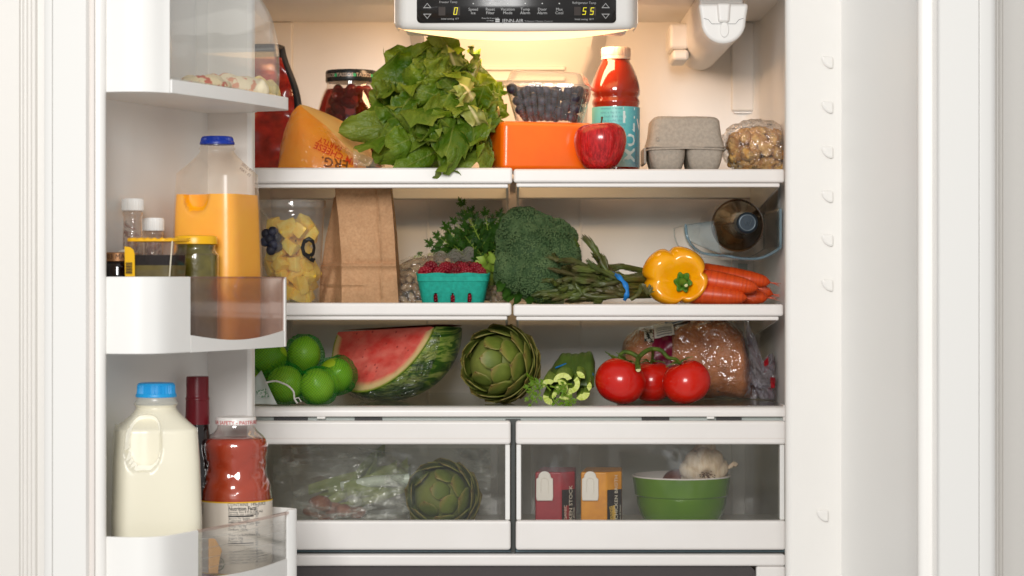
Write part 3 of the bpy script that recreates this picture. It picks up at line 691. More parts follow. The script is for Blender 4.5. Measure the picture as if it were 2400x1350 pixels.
# ---- orange cheese block
bd = 3.225
ob = thing('cheese_block', 'smooth bright orange cheese block under the blueberry box', 'cheese', W(1260, 396, bd+0.04))
a0, a1 = XX(1176, bd), XX(1392, bd); zt = ZZ(284, bd)
cr = [(a0, bd), (a1, bd+0.030), (a1+0.006, bd+0.105), (a0+0.01, bd+0.115), (XX(1136, bd+0.06), bd+0.062)]
blk = G(); n_ = len(cr)
blk.add([(x, y, zs1) for x, y in cr] + [(x+0.001, y+0.001, zt - (0.000 if i else -0.0012)) for i, (x, y) in enumerate(cr)], [tuple(range(n_)), tuple(range(n_, 2*n_))] + [(i, (i+1)%n_, n_+(i+1)%n_, n_+i) for i in range(n_)])
obj('block', blk, pm('orange_wax', c(250,114,10), 0.30, c(244,104,10), 18, 3, 0.3, 0.7, bump=(45,0.10,0.002), coat=0.5, coatr=0.15), ob, 40, bevel=0.009, bseg=4)
# ---- blueberries in a clear clamshell on the block
cd = 3.28
cl = thing('berry_box', 'clear ribbed plastic clamshell of blueberries standing on the orange cheese block', 'berry box', W(1288, 286, cd))
cx = XX(1287, cd); cz0 = zt+0.0012; zr = ZZ(206, cd)
def rbox(u, v, hx0, hy0, hx1, hy1, z0, z1, rib=0.0, n=10):
    a = 2*pi*u; k = 5.0; ca, sa = cos(a), sin(a)
    q = (abs(ca)**k+abs(sa)**k)**(-1/k); hx = lerp(hx0, hx1, v); hy = lerp(hy0, hy1, v)
    r = 1 + rib*(1 if sin(a*36) > 0 else -1)*sm(0,0.1,v)*sm(1,0.85,v)
    return (cx + hx*q*ca*r, cd+0.03 + hy*q*sa*r, lerp(z0, z1, v))
cyb = cd+0.03
RZ = Matrix.Rotation(radians(-9), 4, 'Z')
def rot_c(p): q = RZ @ Vector((p[0]-cx, p[1]-cyb, 0)); return (q.x+cx, q.y+cyb, p[2] - 0.05*(p[0]-cx))
obj('tub', G().grid(lambda u, v: rot_c(rbox(u, v, 0.046, 0.040, 0.060, 0.052, cz0, zr, 0.012)), 288, 10, True), film('clamshell', (0.96,0.95,0.94,1), 0.04, gain=1.6, base=0.02, bump=(120,0.4,0.002)), cl, 60)
obj('tub_base', G().grid(lambda u, v: rot_c(rbox(u, 0, 0.046*v+0.0001, 0.040*v+0.0001, 0.060, 0.052, cz0, zr)), 60, 2, True), bpy.data.materials['clamshell'], cl)
obj('rim', G().grid(lambda u, v: rot_c((lambda q: (cx+(q[0]-cx)*[1.0,1.09,1.09,1.0][int(round(v*3))], cyb+(q[1]-cyb)*[1.0,1.09,1.09,1.0][int(round(v*3))], zr+[0,0,0.005,0.005][int(round(v*3))]))(rbox(u, 1, 0.046, 0.040, 0.060, 0.052, cz0, zr))), 96, 3, True), bpy.data.materials['clamshell'], cl, 60)
lidp = [(1.0,0.005),(0.985,0.010),(0.95,0.013),(0.93,0.018),(0.90,0.022),(0.84,0.0235),(0.6,0.0235),(0.0001,0.0235)]
obj('lid', G().grid(lambda u, v: rot_c((lambda q: (cx+(q[0]-cx)*lidp[int(round(v*7))][0], cyb+(q[1]-cyb)*lidp[int(round(v*7))][0], zr+lidp[int(round(v*7))][1]))(rbox(u, 1, 0.046, 0.040, 0.060, 0.052, cz0, zr))), 96, 7, True), bpy.data.materials['clamshell'], cl, 50)
t = NT('blueberry_skin'); kk = t.mix(t.ramp(t.noise(90, 4), [(0.35,0.0),(0.7,1.0)]), c(22,22,38), c(70,74,98)); kk = t.mix(t.math('MULTIPLY', t.rnd(), 0.7), kk, c(24,22,32)); M['blue'] = t.done(t.principled(kk, 0.5))
bme = mesh_of('blueberry', G().lathe([(0.0002,-0.0068),(0.004,-0.006),(0.0068,-0.003),(0.0076,0.0005),(0.0068,0.0038),(0.0042,0.0058),(0.0030,0.0066),(0.0024,0.0052),(0.0002,0.0046)], 12, False, False), M['blue'], 50)
rr = random.Random(11); pts = []
for i in range(26000):
    v = rr.uniform(0.05, 1.0); x = rr.uniform(-1, 1)*(lerp(0.046, 0.060, v)-0.0085); y = rr.uniform(-1, 0.6)*(lerp(0.040, 0.052, v)-0.0085); z = lerp(cz0+0.007, zr-0.002, v)
    p = Vector(rot_c((cx+x, cyb+y, z)))
    if all((p-q).length > 0.0133 for q in pts): pts.append(p)
for p in pts: shared('blueberry', p, bme, 'dusky blueberry inside the clear clamshell on the cheese block', 'blueberry', 'blueberries in the clamshell', rrot(), rr.uniform(0.86, 1.1))
# ---- apple
ap = W(1406, 338, 3.235); apz = zs1+0.0005
at = thing('apple', 'shiny red apple in front of the teal labelled bottle', 'apple', (ap.x, ap.y, apz))
APR = spline([(0.0001,0.0035),(0.008,0.0010),(0.0155,0.0010),(0.0245,0.0075),(0.0325,0.0210),(0.0368,0.0365),(0.0374,0.0480),(0.0340,0.0590),(0.0265,0.0655),(0.0175,0.0672),(0.0090,0.0640),(0.0035,0.0585),(0.0001,0.0570)], 5)
def applep(u, v):
    a = 2*pi*u; r, z = APR[int(round(v*(len(APR)-1)))]
    r *= 1 + 0.022*cos(5*a+0.4)*(1-v) + 0.02*cos(2*a+1)
    return (r*cos(a), r*sin(a), z + 0.0022*cos(a+0.6)*v)
t = NT('apple_skin'); sx = t.sep(t.co()); st = t.noise(60, 4, 0.6, t.mapping((6,6,0.7)))
kk = t.mix(t.ramp(st, [(0.38,0.0),(0.66,1.0)]), c(150,8,14), c(205,30,34)); kk = t.mix(t.ramp(t.vor(260), [(0.0,0.55),(0.13,0.0)]), kk, c(226,150,110))
M['apple'] = t.done(t.principled(kk, 0.24, coat=0.5, coatr=0.1))
obj('flesh', G().grid(applep, 48, len(APR)-1, True), M['apple'], at, 80, world=False)
obj('stem', G().tube([(0.001,0,0.060),(0.0015,0,0.068),(0.003,0,0.0745),(0.0032,0,0.078)], [0.0011,0.001,0.0012,0.0018], 8), pm('stem_brown', c(86,52,28), 0.7), at, world=False)
# ---- drink bottle
dd = 3.38; dm = mpp(dd); bc = Vector((XX(1443.5, dd), dd, zs1))
bo = thing('drink_bottle', 'plastic bottle of red drink with pale cap and teal label behind the apple', 'bottle', bc)
def hz(py): return ZZ(py, dd) - zs1
bp = [(0.030,0.0),(0.0345,0.002),(0.0358,0.008),(0.0358,hz(262)),(0.0355,hz(255)),(0.0348,hz(250)),(0.0362,hz(244)),(0.0362,hz(238)),(0.0338,hz(231)),(0.0338,hz(228)),(0.0362,hz(222)),(0.0366,hz(213)),(0.0345,hz(195)),(0.0300,hz(172)),(0.0252,hz(156)),(0.0218,hz(147)),(0.0207,hz(142)),(0.0205,hz(136))]
obj('bottle_body', G().lathe(bp, 48, True, True), pm('red_drink', c(150,42,18), 0.07, c(132,32,14), 8, 2, 0.3, 0.7, coat=0.8), bo, 60, world=False)
rib = lambda a, r, z: r*(1+0.012*(1 if sin(a*48) > 0 else -1))
obj('cap', G().lathe([(0.0222,hz(140)),(0.0222,hz(134)),(0.0216,hz(133))], 48, True, False).lathe([(0.0216,hz(133)),(0.0222,hz(131)),(0.0222,hz(116)),(0.021,hz(112.5)),(0.0,hz(112))], 96, False, False, rib), pm('pale_peach_cap', (0.80,0.62,0.52,1), 0.4, sss=0.2, sss_scale=0.01), bo, 40, world=False)
t = NT('teal_label'); sx = t.sep(t.co()); dots = t.ramp(t.vor(420), [(0.22,0.0),(0.30,1.0)])
kk = t.ramp(t.math('ADD', t.math('MULTIPLY', sx[2], 9.5), 0.02), [(0.05, c(196,206,204)),(0.22, c(150,200,202)),(0.48, c(86,186,198)),(0.9, c(110,196,196))])
sx2 = t.ramp(sx[0], [(0.012, 0.0),(0.03, 0.85)]); kk = t.mix(t.math('MULTIPLY', t.math('MULTIPLY', dots, sx2), 0.65), kk, c(30,120,170)); M['teal'] = t.done(t.principled(kk, 0.35))
obj('label_sleeve', G().lathe([(0.0361,0.012),(0.0364,hz(253))], 64, False, False), M['teal'], bo, 60, world=False)
for i in range(6):
    obj('lettering', wrap(text(('vitamins + water','what a day it is','so fresh & so clean','keep it cold, then','shake it up & enjoy','nutrient enhanced')[i], 0.0052, 'L'), 0, 0, 0.0366, hz(260+9.5*i), -0.72), pm('teal_print', (0.10,0.30,0.36,1), 0.5) if i == 0 else bpy.data.materials['teal_print'], bo, None, world=False)
g = text('MULTI', 0.030, 'L', 0.015); g.tf(Matrix.Rotation(-pi/2, 4, 'Y')); g.tf(T((0.030,0,0.018)))
obj('lettering', wrap(g, 0, 0, 0.0367, 0, 0.0), pm('pale_label_print', (0.62,0.76,0.78,1), 0.5), bo, None, world=False)
obj('lettering', wrap(text('V', 0.022, 'L', 0.03), 0, 0, 0.0367, hz(305), 0.98), M['whiteprint'], bo, None, world=False)
g = text('ORANGE - ORANGE', 0.0065, 'L'); g.tf(Matrix.Rotation(-pi/2, 4, 'Y')); g.tf(T((0.036,0,0.016)))
obj('lettering', wrap(g, 0, 0, 0.0367, 0, 0.0), M['greyprint'], bo, None, world=False)
# ---- egg carton
ed = 3.265; ec = Vector((XX(1606, ed), ed+0.03, zs1))
eg = thing('egg_carton', 'grey moulded paper egg carton standing beside the drink bottle', 'egg carton', ec)
M['pulp'] = pm('grey_pulp', c(176,164,150), 0.9, c(160,150,138), 220, 4, 0.35, 0.65, bump=(420,0.5,0.0012))
def eh(py): return ZZ(py, ed) - zs1
def rectloop(u, hx, hy, k=7.0):
    a = 2*pi*u; ca, sa = cos(a), sin(a); q = (abs(ca)**k+abs(sa)**k)**(-1/k); return hx*q*ca, hy*q*sa
lid_prof = [(0.0565,0.060,0.0340),(0.0575,0.061,0.0355),(0.0560,0.0595,0.0385),(0.0525,0.055,0.052),(0.0498,0.052,eh(284)),(0.0470,0.049,eh(278)),(0.043,0.045,eh(275)),(0.0001,0.0001,eh(275.5))]
def lidg(u, v):
    hx, hy, z = lid_prof[int(round(v*(len(lid_prof)-1)))]; x, y = rectloop(u, hx, hy); s = 0.0006*mn.noise(Vector((x*90, y*90, z*90))); return (x+s, y+s, z+0.0008*mn.noise(Vector((x*40,y*40,z*30))))
obj('lid', G().grid(lidg, 80, len(lid_prof)-1, True), M['pulp'], eg, 45, world=False)
def cupg(u, v):
    x, y = rectloop(u, 1, 1, 6)
    z = lerp(0.0335, 0.0008, v); tp = 1-0.24*sm(0.0,1,v)
    px_ = 0.0555*x*tp; py_ = 0.060*y*(1-0.22*sm(0,1,v))
    return (px_, py_, z)
# two rounded cups across, three deep
for ix in (-1, 1):
    for iy in (-1, 0, 1):
        def cg(u, v, ix=ix, iy=iy):
            prof = [(0.0270,0.0340),(0.0262,0.026),(0.0245,0.016),(0.0220,0.0075),(0.0190,0.002),(0.0165,0.0004),(0.0001,0.0004)]
            r, z = prof[int(round(v*6))]; x, y = rectloop(u, r, r*0.74, 3.2 if v < 0.5 else 3.0)
            return (x + ix*0.0275*(1-0.05*v), y + iy*0.0385, z)
        obj('cup', G().grid(cg, 36, 6, True), M['pulp'], eg, 60, world=False)
g = G().grid(lambda u, v: (*[q*[0.93,1.03,1.03,0.98][int(round(v*3))] for q in rectloop(u, 0.0562, 0.0600)], [0.0315,0.0315,0.0335,0.0338][int(round(v*3))] + 0.0009*sin(2*pi*u*3)), 80, 3, True)
obj('rim', g, M['pulp'], eg, 45, world=False)
obj('hinge_flap', G().box(-0.0605, -0.0565, -0.03, 0.05, 0.012, 0.036), M['pulp'], eg, world=False, bevel=0.0015)
for s, x in (('O',-0.042),('L',0.033)):
    g = text(s, 0.009); g.warp(lambda p: (p.x+x, -0.0572+0.0045*0, p.z+0.0435)); obj('embossed_mark', g, M['pulp'], eg, None, world=False, solid=0.0012)
# ---- bag of oat cookie chunks
kd = 3.30; kc = Vector((XX(1782, kd), kd+0.02, zs1))
M['oat'] = pm('oat_crust', c(242,196,120), 0.75, c(190,132,66), 90, 5, 0.35, 0.62, bump=(260,0.8,0.002))
rr = random.Random(5); chunk_me = []
for k in range(4):
    g = G(); g.ico((0,0,0), 0.0115, 3)
    g.warp(lambda p: p*(1+0.45*mn.noise(p*80+Vector((k*7,0,0)))+0.30*mn.noise(p*230+Vector((0,k*5,0)))+0.12*mn.noise(p*520))); chunk_me.append(mesh_of('cookie_chunk', g, M['oat'], 80))
pts = []
for i in range(9000):
    a = Vector((rr.uniform(-1,1), rr.uniform(-1,1), rr.uniform(-1,1)))
    if a.length > 1 or a.length < 0.55 or a.y > 0.25: continue
    p = Vector((a.x*0.044, a.y*0.038, a.z*0.031+0.033+0.006*max(0, a.x+0.0)*0))
    if p.z < 0.009 or kc.x+p.x > 0.392: continue
    if all((p-q).length > 0.0145 for q in pts): pts.append(p)
for i, p in enumerate(pts): shared('cookie_chunk', kc+p, chunk_me[i % 4], 'golden oat cookie chunk inside the clear bag at the right wall', 'cookie', 'cookie chunks in the clear bag', rrot(), (rr.uniform(0.8,1.25), rr.uniform(0.7,1.1), rr.uniform(0.6,1.0)))
bgk = thing('cookie_bag', 'crinkled clear plastic bag of oat cookies against the right wall', 'food bag', kc)
obj('crumb_core', G().ico((0,0.008,0.031), 0.026, 3, (1.35,0.9,0.85)), pm('cookie_crumb', c(120,74,34), 0.9, c(84,50,22), 130, 4, bump=(150,0.8,0.003)), bgk, 80, world=False)
def bagp(u, v):
    a = 2*pi*u; th = pi*v; d = Vector((sin(th)*cos(a), sin(th)*sin(a), -cos(th)))
    p = Vector((d.x*0.0560, d.y*0.049, d.z*0.0400+0.0385)); p += d*(crinkle(d, 3.2, 0.0035, 4)); 
    if d.x < -0.3: p.z += 0.006*(-d.x-0.3)
    p.z = max(p.z, 0.0006)
    if kc.x+p.x > 0.396: p.x = 0.396-kc.x
    return p
obj('bag', G().grid(bagp, 64, 40, True), M['bagfilm'], bgk, 70, world=False)
# ---- leafy lettuce
lt = thing('lettuce', 'large leafy green lettuce head sprawled over the middle of the top shelf', 'lettuce', W(1040, 396, 3.28))
t = NT('lettuce_leaf'); uvn = t.n('ShaderNodeTexCoord').outputs['UV']; s_ = t.sep(uvn)
au = t.math('ABSOLUTE', t.math('SUBTRACT', s_[0], 0.5))
rib_ = t.ramp(t.math('DIVIDE', au, t.math('ADD', t.math('MULTIPLY', t.math('SUBTRACT', 1.0, s_[1]), 0.075), 0.010)), [(0.5,1.0),(1.1,0.0)])
vv = t.math('FRACT', t.math('ADD', t.math('MULTIPLY', s_[1], 7.0), t.math('MULTIPLY', au, -5.0)))
vein = t.ramp(t.math('ABSOLUTE', t.math('SUBTRACT', vv, 0.5)), [(0.0,1.0),(0.09,0.0)])
base = t.mix(t.ramp(t.noise(30, 4), [(0.3,0.0),(0.7,1.0)]), c(76,114,16), c(122,150,36))
base = t.mix(t.ramp(t.rnd(), [(0.0,0.0),(1.0,0.8)]), base, c(52,92,12))
bf = t.n('ShaderNodeNewGeometry').outputs['Backfacing']; base = t.mix(t.math('MULTIPLY', bf, 0.55), base, c(128,142,58))
base = t.mix(t.ramp(s_[1], [(0.0,0.6),(0.3,0.0)]), base, c(150,160,66))
base = t.mix(t.ramp(t.math('MAXIMUM', t.math('MULTIPLY', au, 2.0), s_[1]), [(0.84,0.0),(1.0,0.5)]), base, c(150,164,62)); kk = t.mix(t.math('MULTIPLY', vein, 0.07), base, c(120,146,60)); kk = t.mix(t.math('MULTIPLY', rib_, 0.35), kk, c(170,178,96))
hgt = t.math('ADD', t.math('MULTIPLY', vein, -0.12), t.math('MULTIPLY', t.noise(75, 4), 1.6))
nr = t.bump(hgt, 0.8, 0.004)
fr_ = t.principled(kk, 0.38, nr, spec=0.45); tl = t.sh('ShaderNodeBsdfTranslucent', t.mix(0.5, kk, c(150,180,30)), None, nr)
M['lettuce'] = t.done(t.mixs(0.30, fr_, tl))
t = NT('lettuce_leaf_pale'); uvn = t.n('ShaderNodeTexCoord').outputs['UV']; s_ = t.sep(uvn)
au = t.math('ABSOLUTE', t.math('SUBTRACT', s_[0], 0.5)); rib_ = t.ramp(au, [(0.03,1.0),(0.10,0.0)])
kk = t.mix(t.ramp(t.noise(45, 4), [(0.35,0.0),(0.65,1.0)]), c(176,160,92), c(206,192,120)); kk = t.mix(t.ramp(s_[1], [(0.35,0.0),(0.95,0.8)]), kk, c(120,140,40)); kk = t.mix(rib_, kk, c(222,206,150))
M['lettuce_pale'] = t.done(t.principled(kk, 0.45, t.bump(t.noise(80, 3), 0.5, 0.002)))
def leaf_mesh(p0, p1, side, nrm, width, bend, cup, ruf, seed, nu=20, nv=26, wprof=None):
    """leaf from p0 to p1, face turned to nrm, bowed out by bend"""
    p0, p1 = Vector(p0), Vector(p1); ax = p1-p0; Ln = ax.length; t_ = ax.normalized(); n = Vector(nrm); n = (n-t_*n.dot(t_)).normalized(); b = t_.cross(n)
    rr = random.Random(seed); ph = rr.uniform(0, 6); fq = rr.uniform(7, 11); tw = rr.uniform(-0.5, 0.5); tw2 = rr.uniform(-0.6, 0.6); fold_ = rr.choice((0, 0, 0.9, -0.9, 0.6)); tc = rr.choice((1, 1, -0.6))
    wprof = wprof or [(0,0.22),(0.12,0.36),(0.3,0.66),(0.5,0.92),(0.68,1.04),(0.84,1.0),(0.94,0.76),(0.985,0.48),(1.0,0.30)]
    def fn(u, v):
        s = u*2-1; e = abs(s)
        w = width*interp(wprof, v)*(1+0.16*mn.noise(Vector((v*5+seed*3.1, 0.0 if s < 0 else 9.0, 1)))+0.10*mn.noise(Vector((v*15+seed, 4.0 if s < 0 else 2.0, 1)))*e)
        bow = bend*sin(pi*min(1, v*0.95)**0.9); a = tw*v*1.8 + 0.5*tw2*s*e
        off = cup*s*s*width - ruf*width*e**2.0*(sin(fq*v*2+ph+(1.3 if s > 0 else 0))+0.8*sin(fq*v*4.3+ph*2+(0.4 if s > 0 else 2))+0.35*sin(fq*v*8.5+ph))*sm(0.1,0.4,v)
        if fold_: off += fold_*width*max(0, e-0.45)**1.2*(1 if (s > 0) == (fold_ > 0) else -0.2)*sm(0.2,0.7,v)*2.2
        q = b*cos(a)+n*sin(a); m = n*cos(a)-b*sin(a)
        off += width*0.16*mn.noise(Vector((s*1.6+seed, v*4, seed*1.7))) + width*0.09*mn.noise(Vector((s*4+seed, v*9, 3)))
        tipcurl = -0.5*max(0, v-0.7)*Ln*ruf*2*tc
        return p0 + ax*v + q*(s*w) + m*(bow+off+tipcurl) + t_*(0.10*width*mn.noise(Vector((s*3, v*6+seed, 5)))*e)
    return G().grid(fn, nu, nv)
LV = [ # base px,py,d   tip px,py,d  width px  bend  material
 (1110,250,3.34, 880,178,3.29, 58, .010,0),(1100,240,3.36, 905,126,3.30, 56, .012,0),(1080,240,3.38, 988,92,3.29, 52, .015,0),
 (1090,230,3.38, 1042,86,3.275, 32, .006,0),(1100,240,3.40, 1118,118,3.29, 40, .010,0),(1120,260,3.36, 870,222,3.30, 58, .014,0),
 (1120,280,3.36, 868,262,3.27, 58, .012,0),(1080,300,3.32, 800,300,3.25, 36, .012,0),(1110,300,3.33, 832,330,3.22, 44, .008,0),
 (1110,310,3.33, 880,362,3.22, 46, .010,0),(1115,310,3.32, 944,394,3.20, 44, .010,0),(1115,310,3.32, 1006,402,3.185, 36, .012,0),
 (1120,300,3.33, 1060,392,3.19, 42, .014,0),(1125,300,3.34, 1110,384,3.22, 40, .012,0),(1120,290,3.36, 1150,330,3.28, 46, .010,0),
 (1110,270,3.34, 1182,235,3.36, 42, .010,0),(1100,260,3.36, 1160,190,3.38, 38, .010,0),
 (1090,250,3.33, 930,190,3.26, 62, .020,0),(1100,255,3.32, 960,150,3.29, 52, .018,0),(1085,260,3.32, 985,210,3.24, 52, .020,0),
 (1100,270,3.31, 925,262,3.23, 56, .020,0),(1105,285,3.30, 955,315,3.21, 50, .018,0),(1100,290,3.29, 985,345,3.19, 44, .016,0),
 (1105,285,3.29, 1045,350,3.17, 44, .018,0),(1100,270,3.29, 1000,275,3.20, 46, .020,0),(1095,250,3.30, 1025,165,3.25, 46, .018,0),
 (1110,270,3.28, 1060,255,3.20, 38, .016,0),(1115,290,3.28, 1105,335,3.20, 38, .014,0),(1080,230,3.32, 1060,140,3.30, 40, .012,0),
 (1118,262,3.28, 1140,300,3.23, 34, .010,0),(1100,240,3.26, 1080,196,3.22, 30, .012,1),(1112,262,3.25, 1092,215,3.21, 32, .010,1),
 (1120,300,3.25, 1103,252,3.20, 26, .008,1),(1085,215,3.34, 1050,98,3.27, 26, .006,1),(1095,215,3.34, 1122,140,3.28, 24, .010,1),(1150,262,3.30, 1165,232,3.28, 30, .010,0),
 (1120,330,3.27, 1128,375,3.20, 34, .012,0),(1080,330,3.26, 1040,385,3.18, 36, .012,0),(1000,330,3.26, 915,345,3.20, 40, .012,0),(1060,310,3.27, 1018,318,3.18, 36, .018,0)]
rq = random.Random(51)
for i in range(26):                                            # smaller folded inner leaves turned every way
    cx_, cy2 = rq.uniform(900, 1130), rq.uniform(135, 365)
    if (cx_-1020)**2/125**2 + (cy2-250)**2/130**2 > 1: continue
    a_ = rq.uniform(1.6, 5.0); L_ = rq.uniform(34, 62); d_ = 3.215 + 0.05*rq.random() + 0.05*abs(cy2-290)/150
    LV.append((cx_-cos(a_)*L_*0.5, cy2-sin(a_)*L_*0.5, d_+0.035, cx_+cos(a_)*L_*0.6, cy2+sin(a_)*L_*0.6, d_-0.008, rq.uniform(24, 36), rq.uniform(.008,.016), 0))
for i, (bx, by, b_d, tx, ty, t_d, w, bend, mm) in enumerate(LV):
    rr = random.Random(100+i)
    nrm = Vector((rr.uniform(-0.5,0.4), -1.0, rr.uniform(-0.2,0.8)))
    p0 = W(bx+rr.uniform(-12,12), by+rr.uniform(-12,12), b_d); p1 = W(tx, ty, t_d)
    if p1.z < zs1+0.002 and t_d > 3.205: p1.z = zs1+0.002
    g = leaf_mesh(p0, p1, None, nrm, w*mpp(t_d)*rr.uniform(0.86,1.02), bend, rr.uniform(-0.5,0.6), rr.uniform(0.20,0.42), i)
    obj('leaf', g, M['lettuce_pale'] if mm else M['lettuce'], lt, 80)
g = G().tube([W(1168,262,3.34), W(1135,266,3.335), W(1100,268,3.33), W(1060,270,3.33)], [0.010,0.014,0.017,0.010], 12)
obj('stem_core', g, pm('lettuce_core', c(196,190,120), 0.5), lt, 60)
# loose plastic produce bag under the lettuce
def pbag(u, v):
    p = W(lerp(905, 1150, u), 396, lerp(3.215, 3.36, v)); p.z = zs1 + 0.0008 + 0.008*abs(mn.noise(Vector((u*8, v*5, 3))))*sm(0,0.15,u)*sm(1,0.9,u); return p
tag(obj('produce_bag', G().grid(pbag, 40, 12), M['wrap'], None, 80, loc=W(1030, 396, 3.28)), 'thin clear produce bag flattened under the lettuce', 'plastic bag')
# ================================================================ MIDDLE SHELF
# ---- clear deli cup of cut pineapple and blueberries
fd = 3.29; fcx = XX(683, fd); fc = Vector((fcx, fd+0.01, zs2))
fz = lambda py: ZZ(py, fd) - zs2
fcup = thing('fruit_cup', 'tall clear plastic cup of pineapple pieces printed with a black Q', 'fruit cup', fc)
rb, rt = 0.0405, 0.0468
cp_ = [(0.0001,0.001),(rb-0.002,0.001),(rb,0.004),(rt,fz(508)),(rt+0.0010,fz(505)),(rt+0.0012,fz(492)),(rt+0.0005,fz(490)),(rt+0.0022,fz(484)),(rt+0.0022,fz(473)),(rt+0.0012,fz(470))]
M['cupclear'] = film('cup_plastic', (0.97,0.97,0.96,1), 0.07, gain=1.5, rough=0.05)
obj('cup', G().lathe(cp_, 64, False, False), M['cupclear'], fcup, 40, world=False)
obj('cup_lid', G().lathe([(rt+0.0028,fz(486)),(rt+0.0030,fz(474)),(rt+0.002,fz(469)),(rt-0.004,fz(468.5)),(rt-0.006,fz(474)),(0.0001,fz(474))], 64, False, False), M['cupclear'], fcup, 40, world=False)
g = text('Q', 0.042, 'C', 0.035, 0.78); gq = wrap(g, 0, 0, rt-0.0012, fz(604), 0.66); obj('lettering', gq, M['black'], fcup, None, world=False)
t = NT('pineapple'); k = t.mix(t.ramp(t.noise(90, 4), [(0.3,0.0),(0.7,1.0)]), c(246,194,48), c(252,228,124)); fib = t.noise(160, 3, 0.6, t.mapping((1,1,0.2)))
k = t.mix(t.ramp(t.rnd(), [(0.0,0.0),(1.0,0.7)]), k, c(238,190,60)); M['pine'] = t.done(t.principled(k, 0.32, t.bump(fib, 0.6, 0.002), sss=0.25, sssr=(1,0.7,0.15), sss_scale=0.008))
rr = random.Random(21); pine = []
for k_ in range(5):
    bm = bmesh.new(); bmesh.ops.create_cube(bm, size=1.0)
    for v in bm.verts: v.co = Vector((v.co.x*rr.uniform(0.018,0.030), v.co.y*rr.uniform(0.014,0.022), v.co.z*rr.uniform(0.013,0.022)))
    bmesh.ops.bevel(bm, geom=bm.edges[:], offset=0.0025, segments=2, affect='EDGES', profile=0.6)
    bmesh.ops.subdivide_edges(bm, edges=bm.edges[:], cuts=1)
    g = G().add([v.co + 0.0012*Vector((mn.noise(v.co*120+Vector((k_*3,0,0))), mn.noise(v.co*120+Vector((0,k_*3,5))), mn.noise(v.co*120))) for v in bm.verts], [tuple(v.index for v in f.verts) for f in bm.faces]) if not bm.verts.index_update() else None
    bm.free(); pine.append(mesh_of('pineapple_chunk', g, M['pine'], 50))
pts = []
for i in range(14000):
    z = rr.uniform(0.011, fz(528)); R = lerp(rb, rt, z/fz(508)) - 0.0148; a = rr.uniform(0, 2*pi); r = R*sqrt(rr.uniform(0.15, 1))
    p = Vector((r*sin(a), -r*cos(a), z))
    if (p - Vector((-0.022,-0.03,fz(560)))).length < 0.020: continue
    if all((p-q).length > 0.0165 for q in pts): pts.append(p)
for i, p in enumerate(pts): shared('pineapple_chunk', fc+p, pine[i % 5], 'yellow pineapple chunk inside the clear cup with the black Q', 'pineapple', 'pineapple chunks in the clear cup', rrot(), rr.uniform(0.85, 1.12))
for i, (px, py, dy) in enumerate(((625,548,-0.032),(640,543,-0.036),(632,560,-0.037),(648,557,-0.033),(641,572,-0.037),(650,578,-0.034),(622,566,-0.033),(636,586,-0.036))):
    shared('blueberry', W(px, py, fd+0.01+dy), bme, 'blueberry among the pineapple pieces in the clear cup', 'blueberry', 'blueberries in the fruit cup', rrot(), 1.05)
# ---- brown paper bag
pd_ = 3.30; pb = thing('paper_bag', 'folded brown kraft paper bag standing beside the fruit cup', 'paper bag', W(838, 712, pd_))
t = NT('kraft_paper'); k = t.mix(t.ramp(t.noise(260, 5, 0.65), [(0.35,0.0),(0.7,1.0)]), c(212,168,128), c(190,146,108)); k = t.mix(t.ramp(t.noise(14, 4), [(0.3,0.0),(0.75,0.45)]), k, c(150,108,74))
M['kraft'] = t.done(t.principled(k, 0.85, t.bump(t.math('ADD', t.noise(35, 5, 0.6), t.math('MULTIPLY', t.noise(400, 2), 0.25)), 0.45, 0.003), spec=0.2))
BZ = {}
def pbz(py): return max(zs2+0.0005, ZZ(py, pd_))
def fold(z, zc, a, w=0.0035): return a*exp(-((z-zc)/w)**2)
def frontp(u, v):
    py = lerp(712, 432, v); l = interp([(0,803),(0.38,802),(0.7,795),(1.0,785)], v); r = interp([(0,936),(0.3,930),(0.6,925),(1.0,915)], v)
    px = lerp(l, r, u); z = pbz(py); y = pd_ - 0.018 + 0.010*v
    y += -0.0035*sin(pi*u)*(0.5+0.5*sin(v*5)) + fold(z, ZZ(622, pd_), -0.0055) + fold(z, ZZ(617, pd_), 0.0045) + fold(z, ZZ(668, pd_), -0.0045*sm(0.55,0.35,u)) + fold(z, ZZ(672.5, pd_), 0.004*sm(0.55,0.35,u)) - 0.003*exp(-((u-0.70-0.06*v)/0.02)**2)*(1 if v > 0.05 else v*20)
    y += 0.0045*mn.noise(Vector((u*3, v*6, 1))) + 0.0016*mn.noise(Vector((u*9, v*14, 5)))
    return Vector(((px-1200)/FPX*pd_, y, z))
obj('front_panel', G().grid(frontp, 44, 70), M['kraft'], pb, 60)
def gus1(u, v):
    e = frontp(0, v); py = lerp(712, 455, v); l = interp([(0,748),(0.3,752),(0.55,762),(0.8,776),(1.0,786)], v); z = e.z - (0.010*v*u if v > 0.9 else 0)
    x = lerp(e.x, (l-1200)/FPX*(pd_+0.03), u); zig = 0.022*sin(pi*min(1, u*1.0))*(0.35+0.65*sm(1.0,0.2,v)); d = fold(z, ZZ(626, pd_), -0.003) + 0.002*mn.noise(Vector((u*5, v*7, 4)))
    crease = -0.010*max(0, 1-abs(u-0.45-0.35*(0.32-v)/0.32)/0.25)*(1 if v < 0.36 else 0)*sm(0.36,0.2,v)
    return Vector((x, e.y + 0.052*u + zig*(1 if u < 0.5 else 1)*0.7 + d + crease, z))
obj('side_gusset', G().grid(gus1, 16, 60), M['kraft'], pb, 40)
def gus2(u, v):
    e = frontp(1, v); return Vector((e.x + 0.003*u*(1-v) - 0.002*sin(pi*u), e.y + 0.055*u, e.z))
obj('side_gusset', G().grid(gus2, 10, 20), M['kraft'], pb, 40)
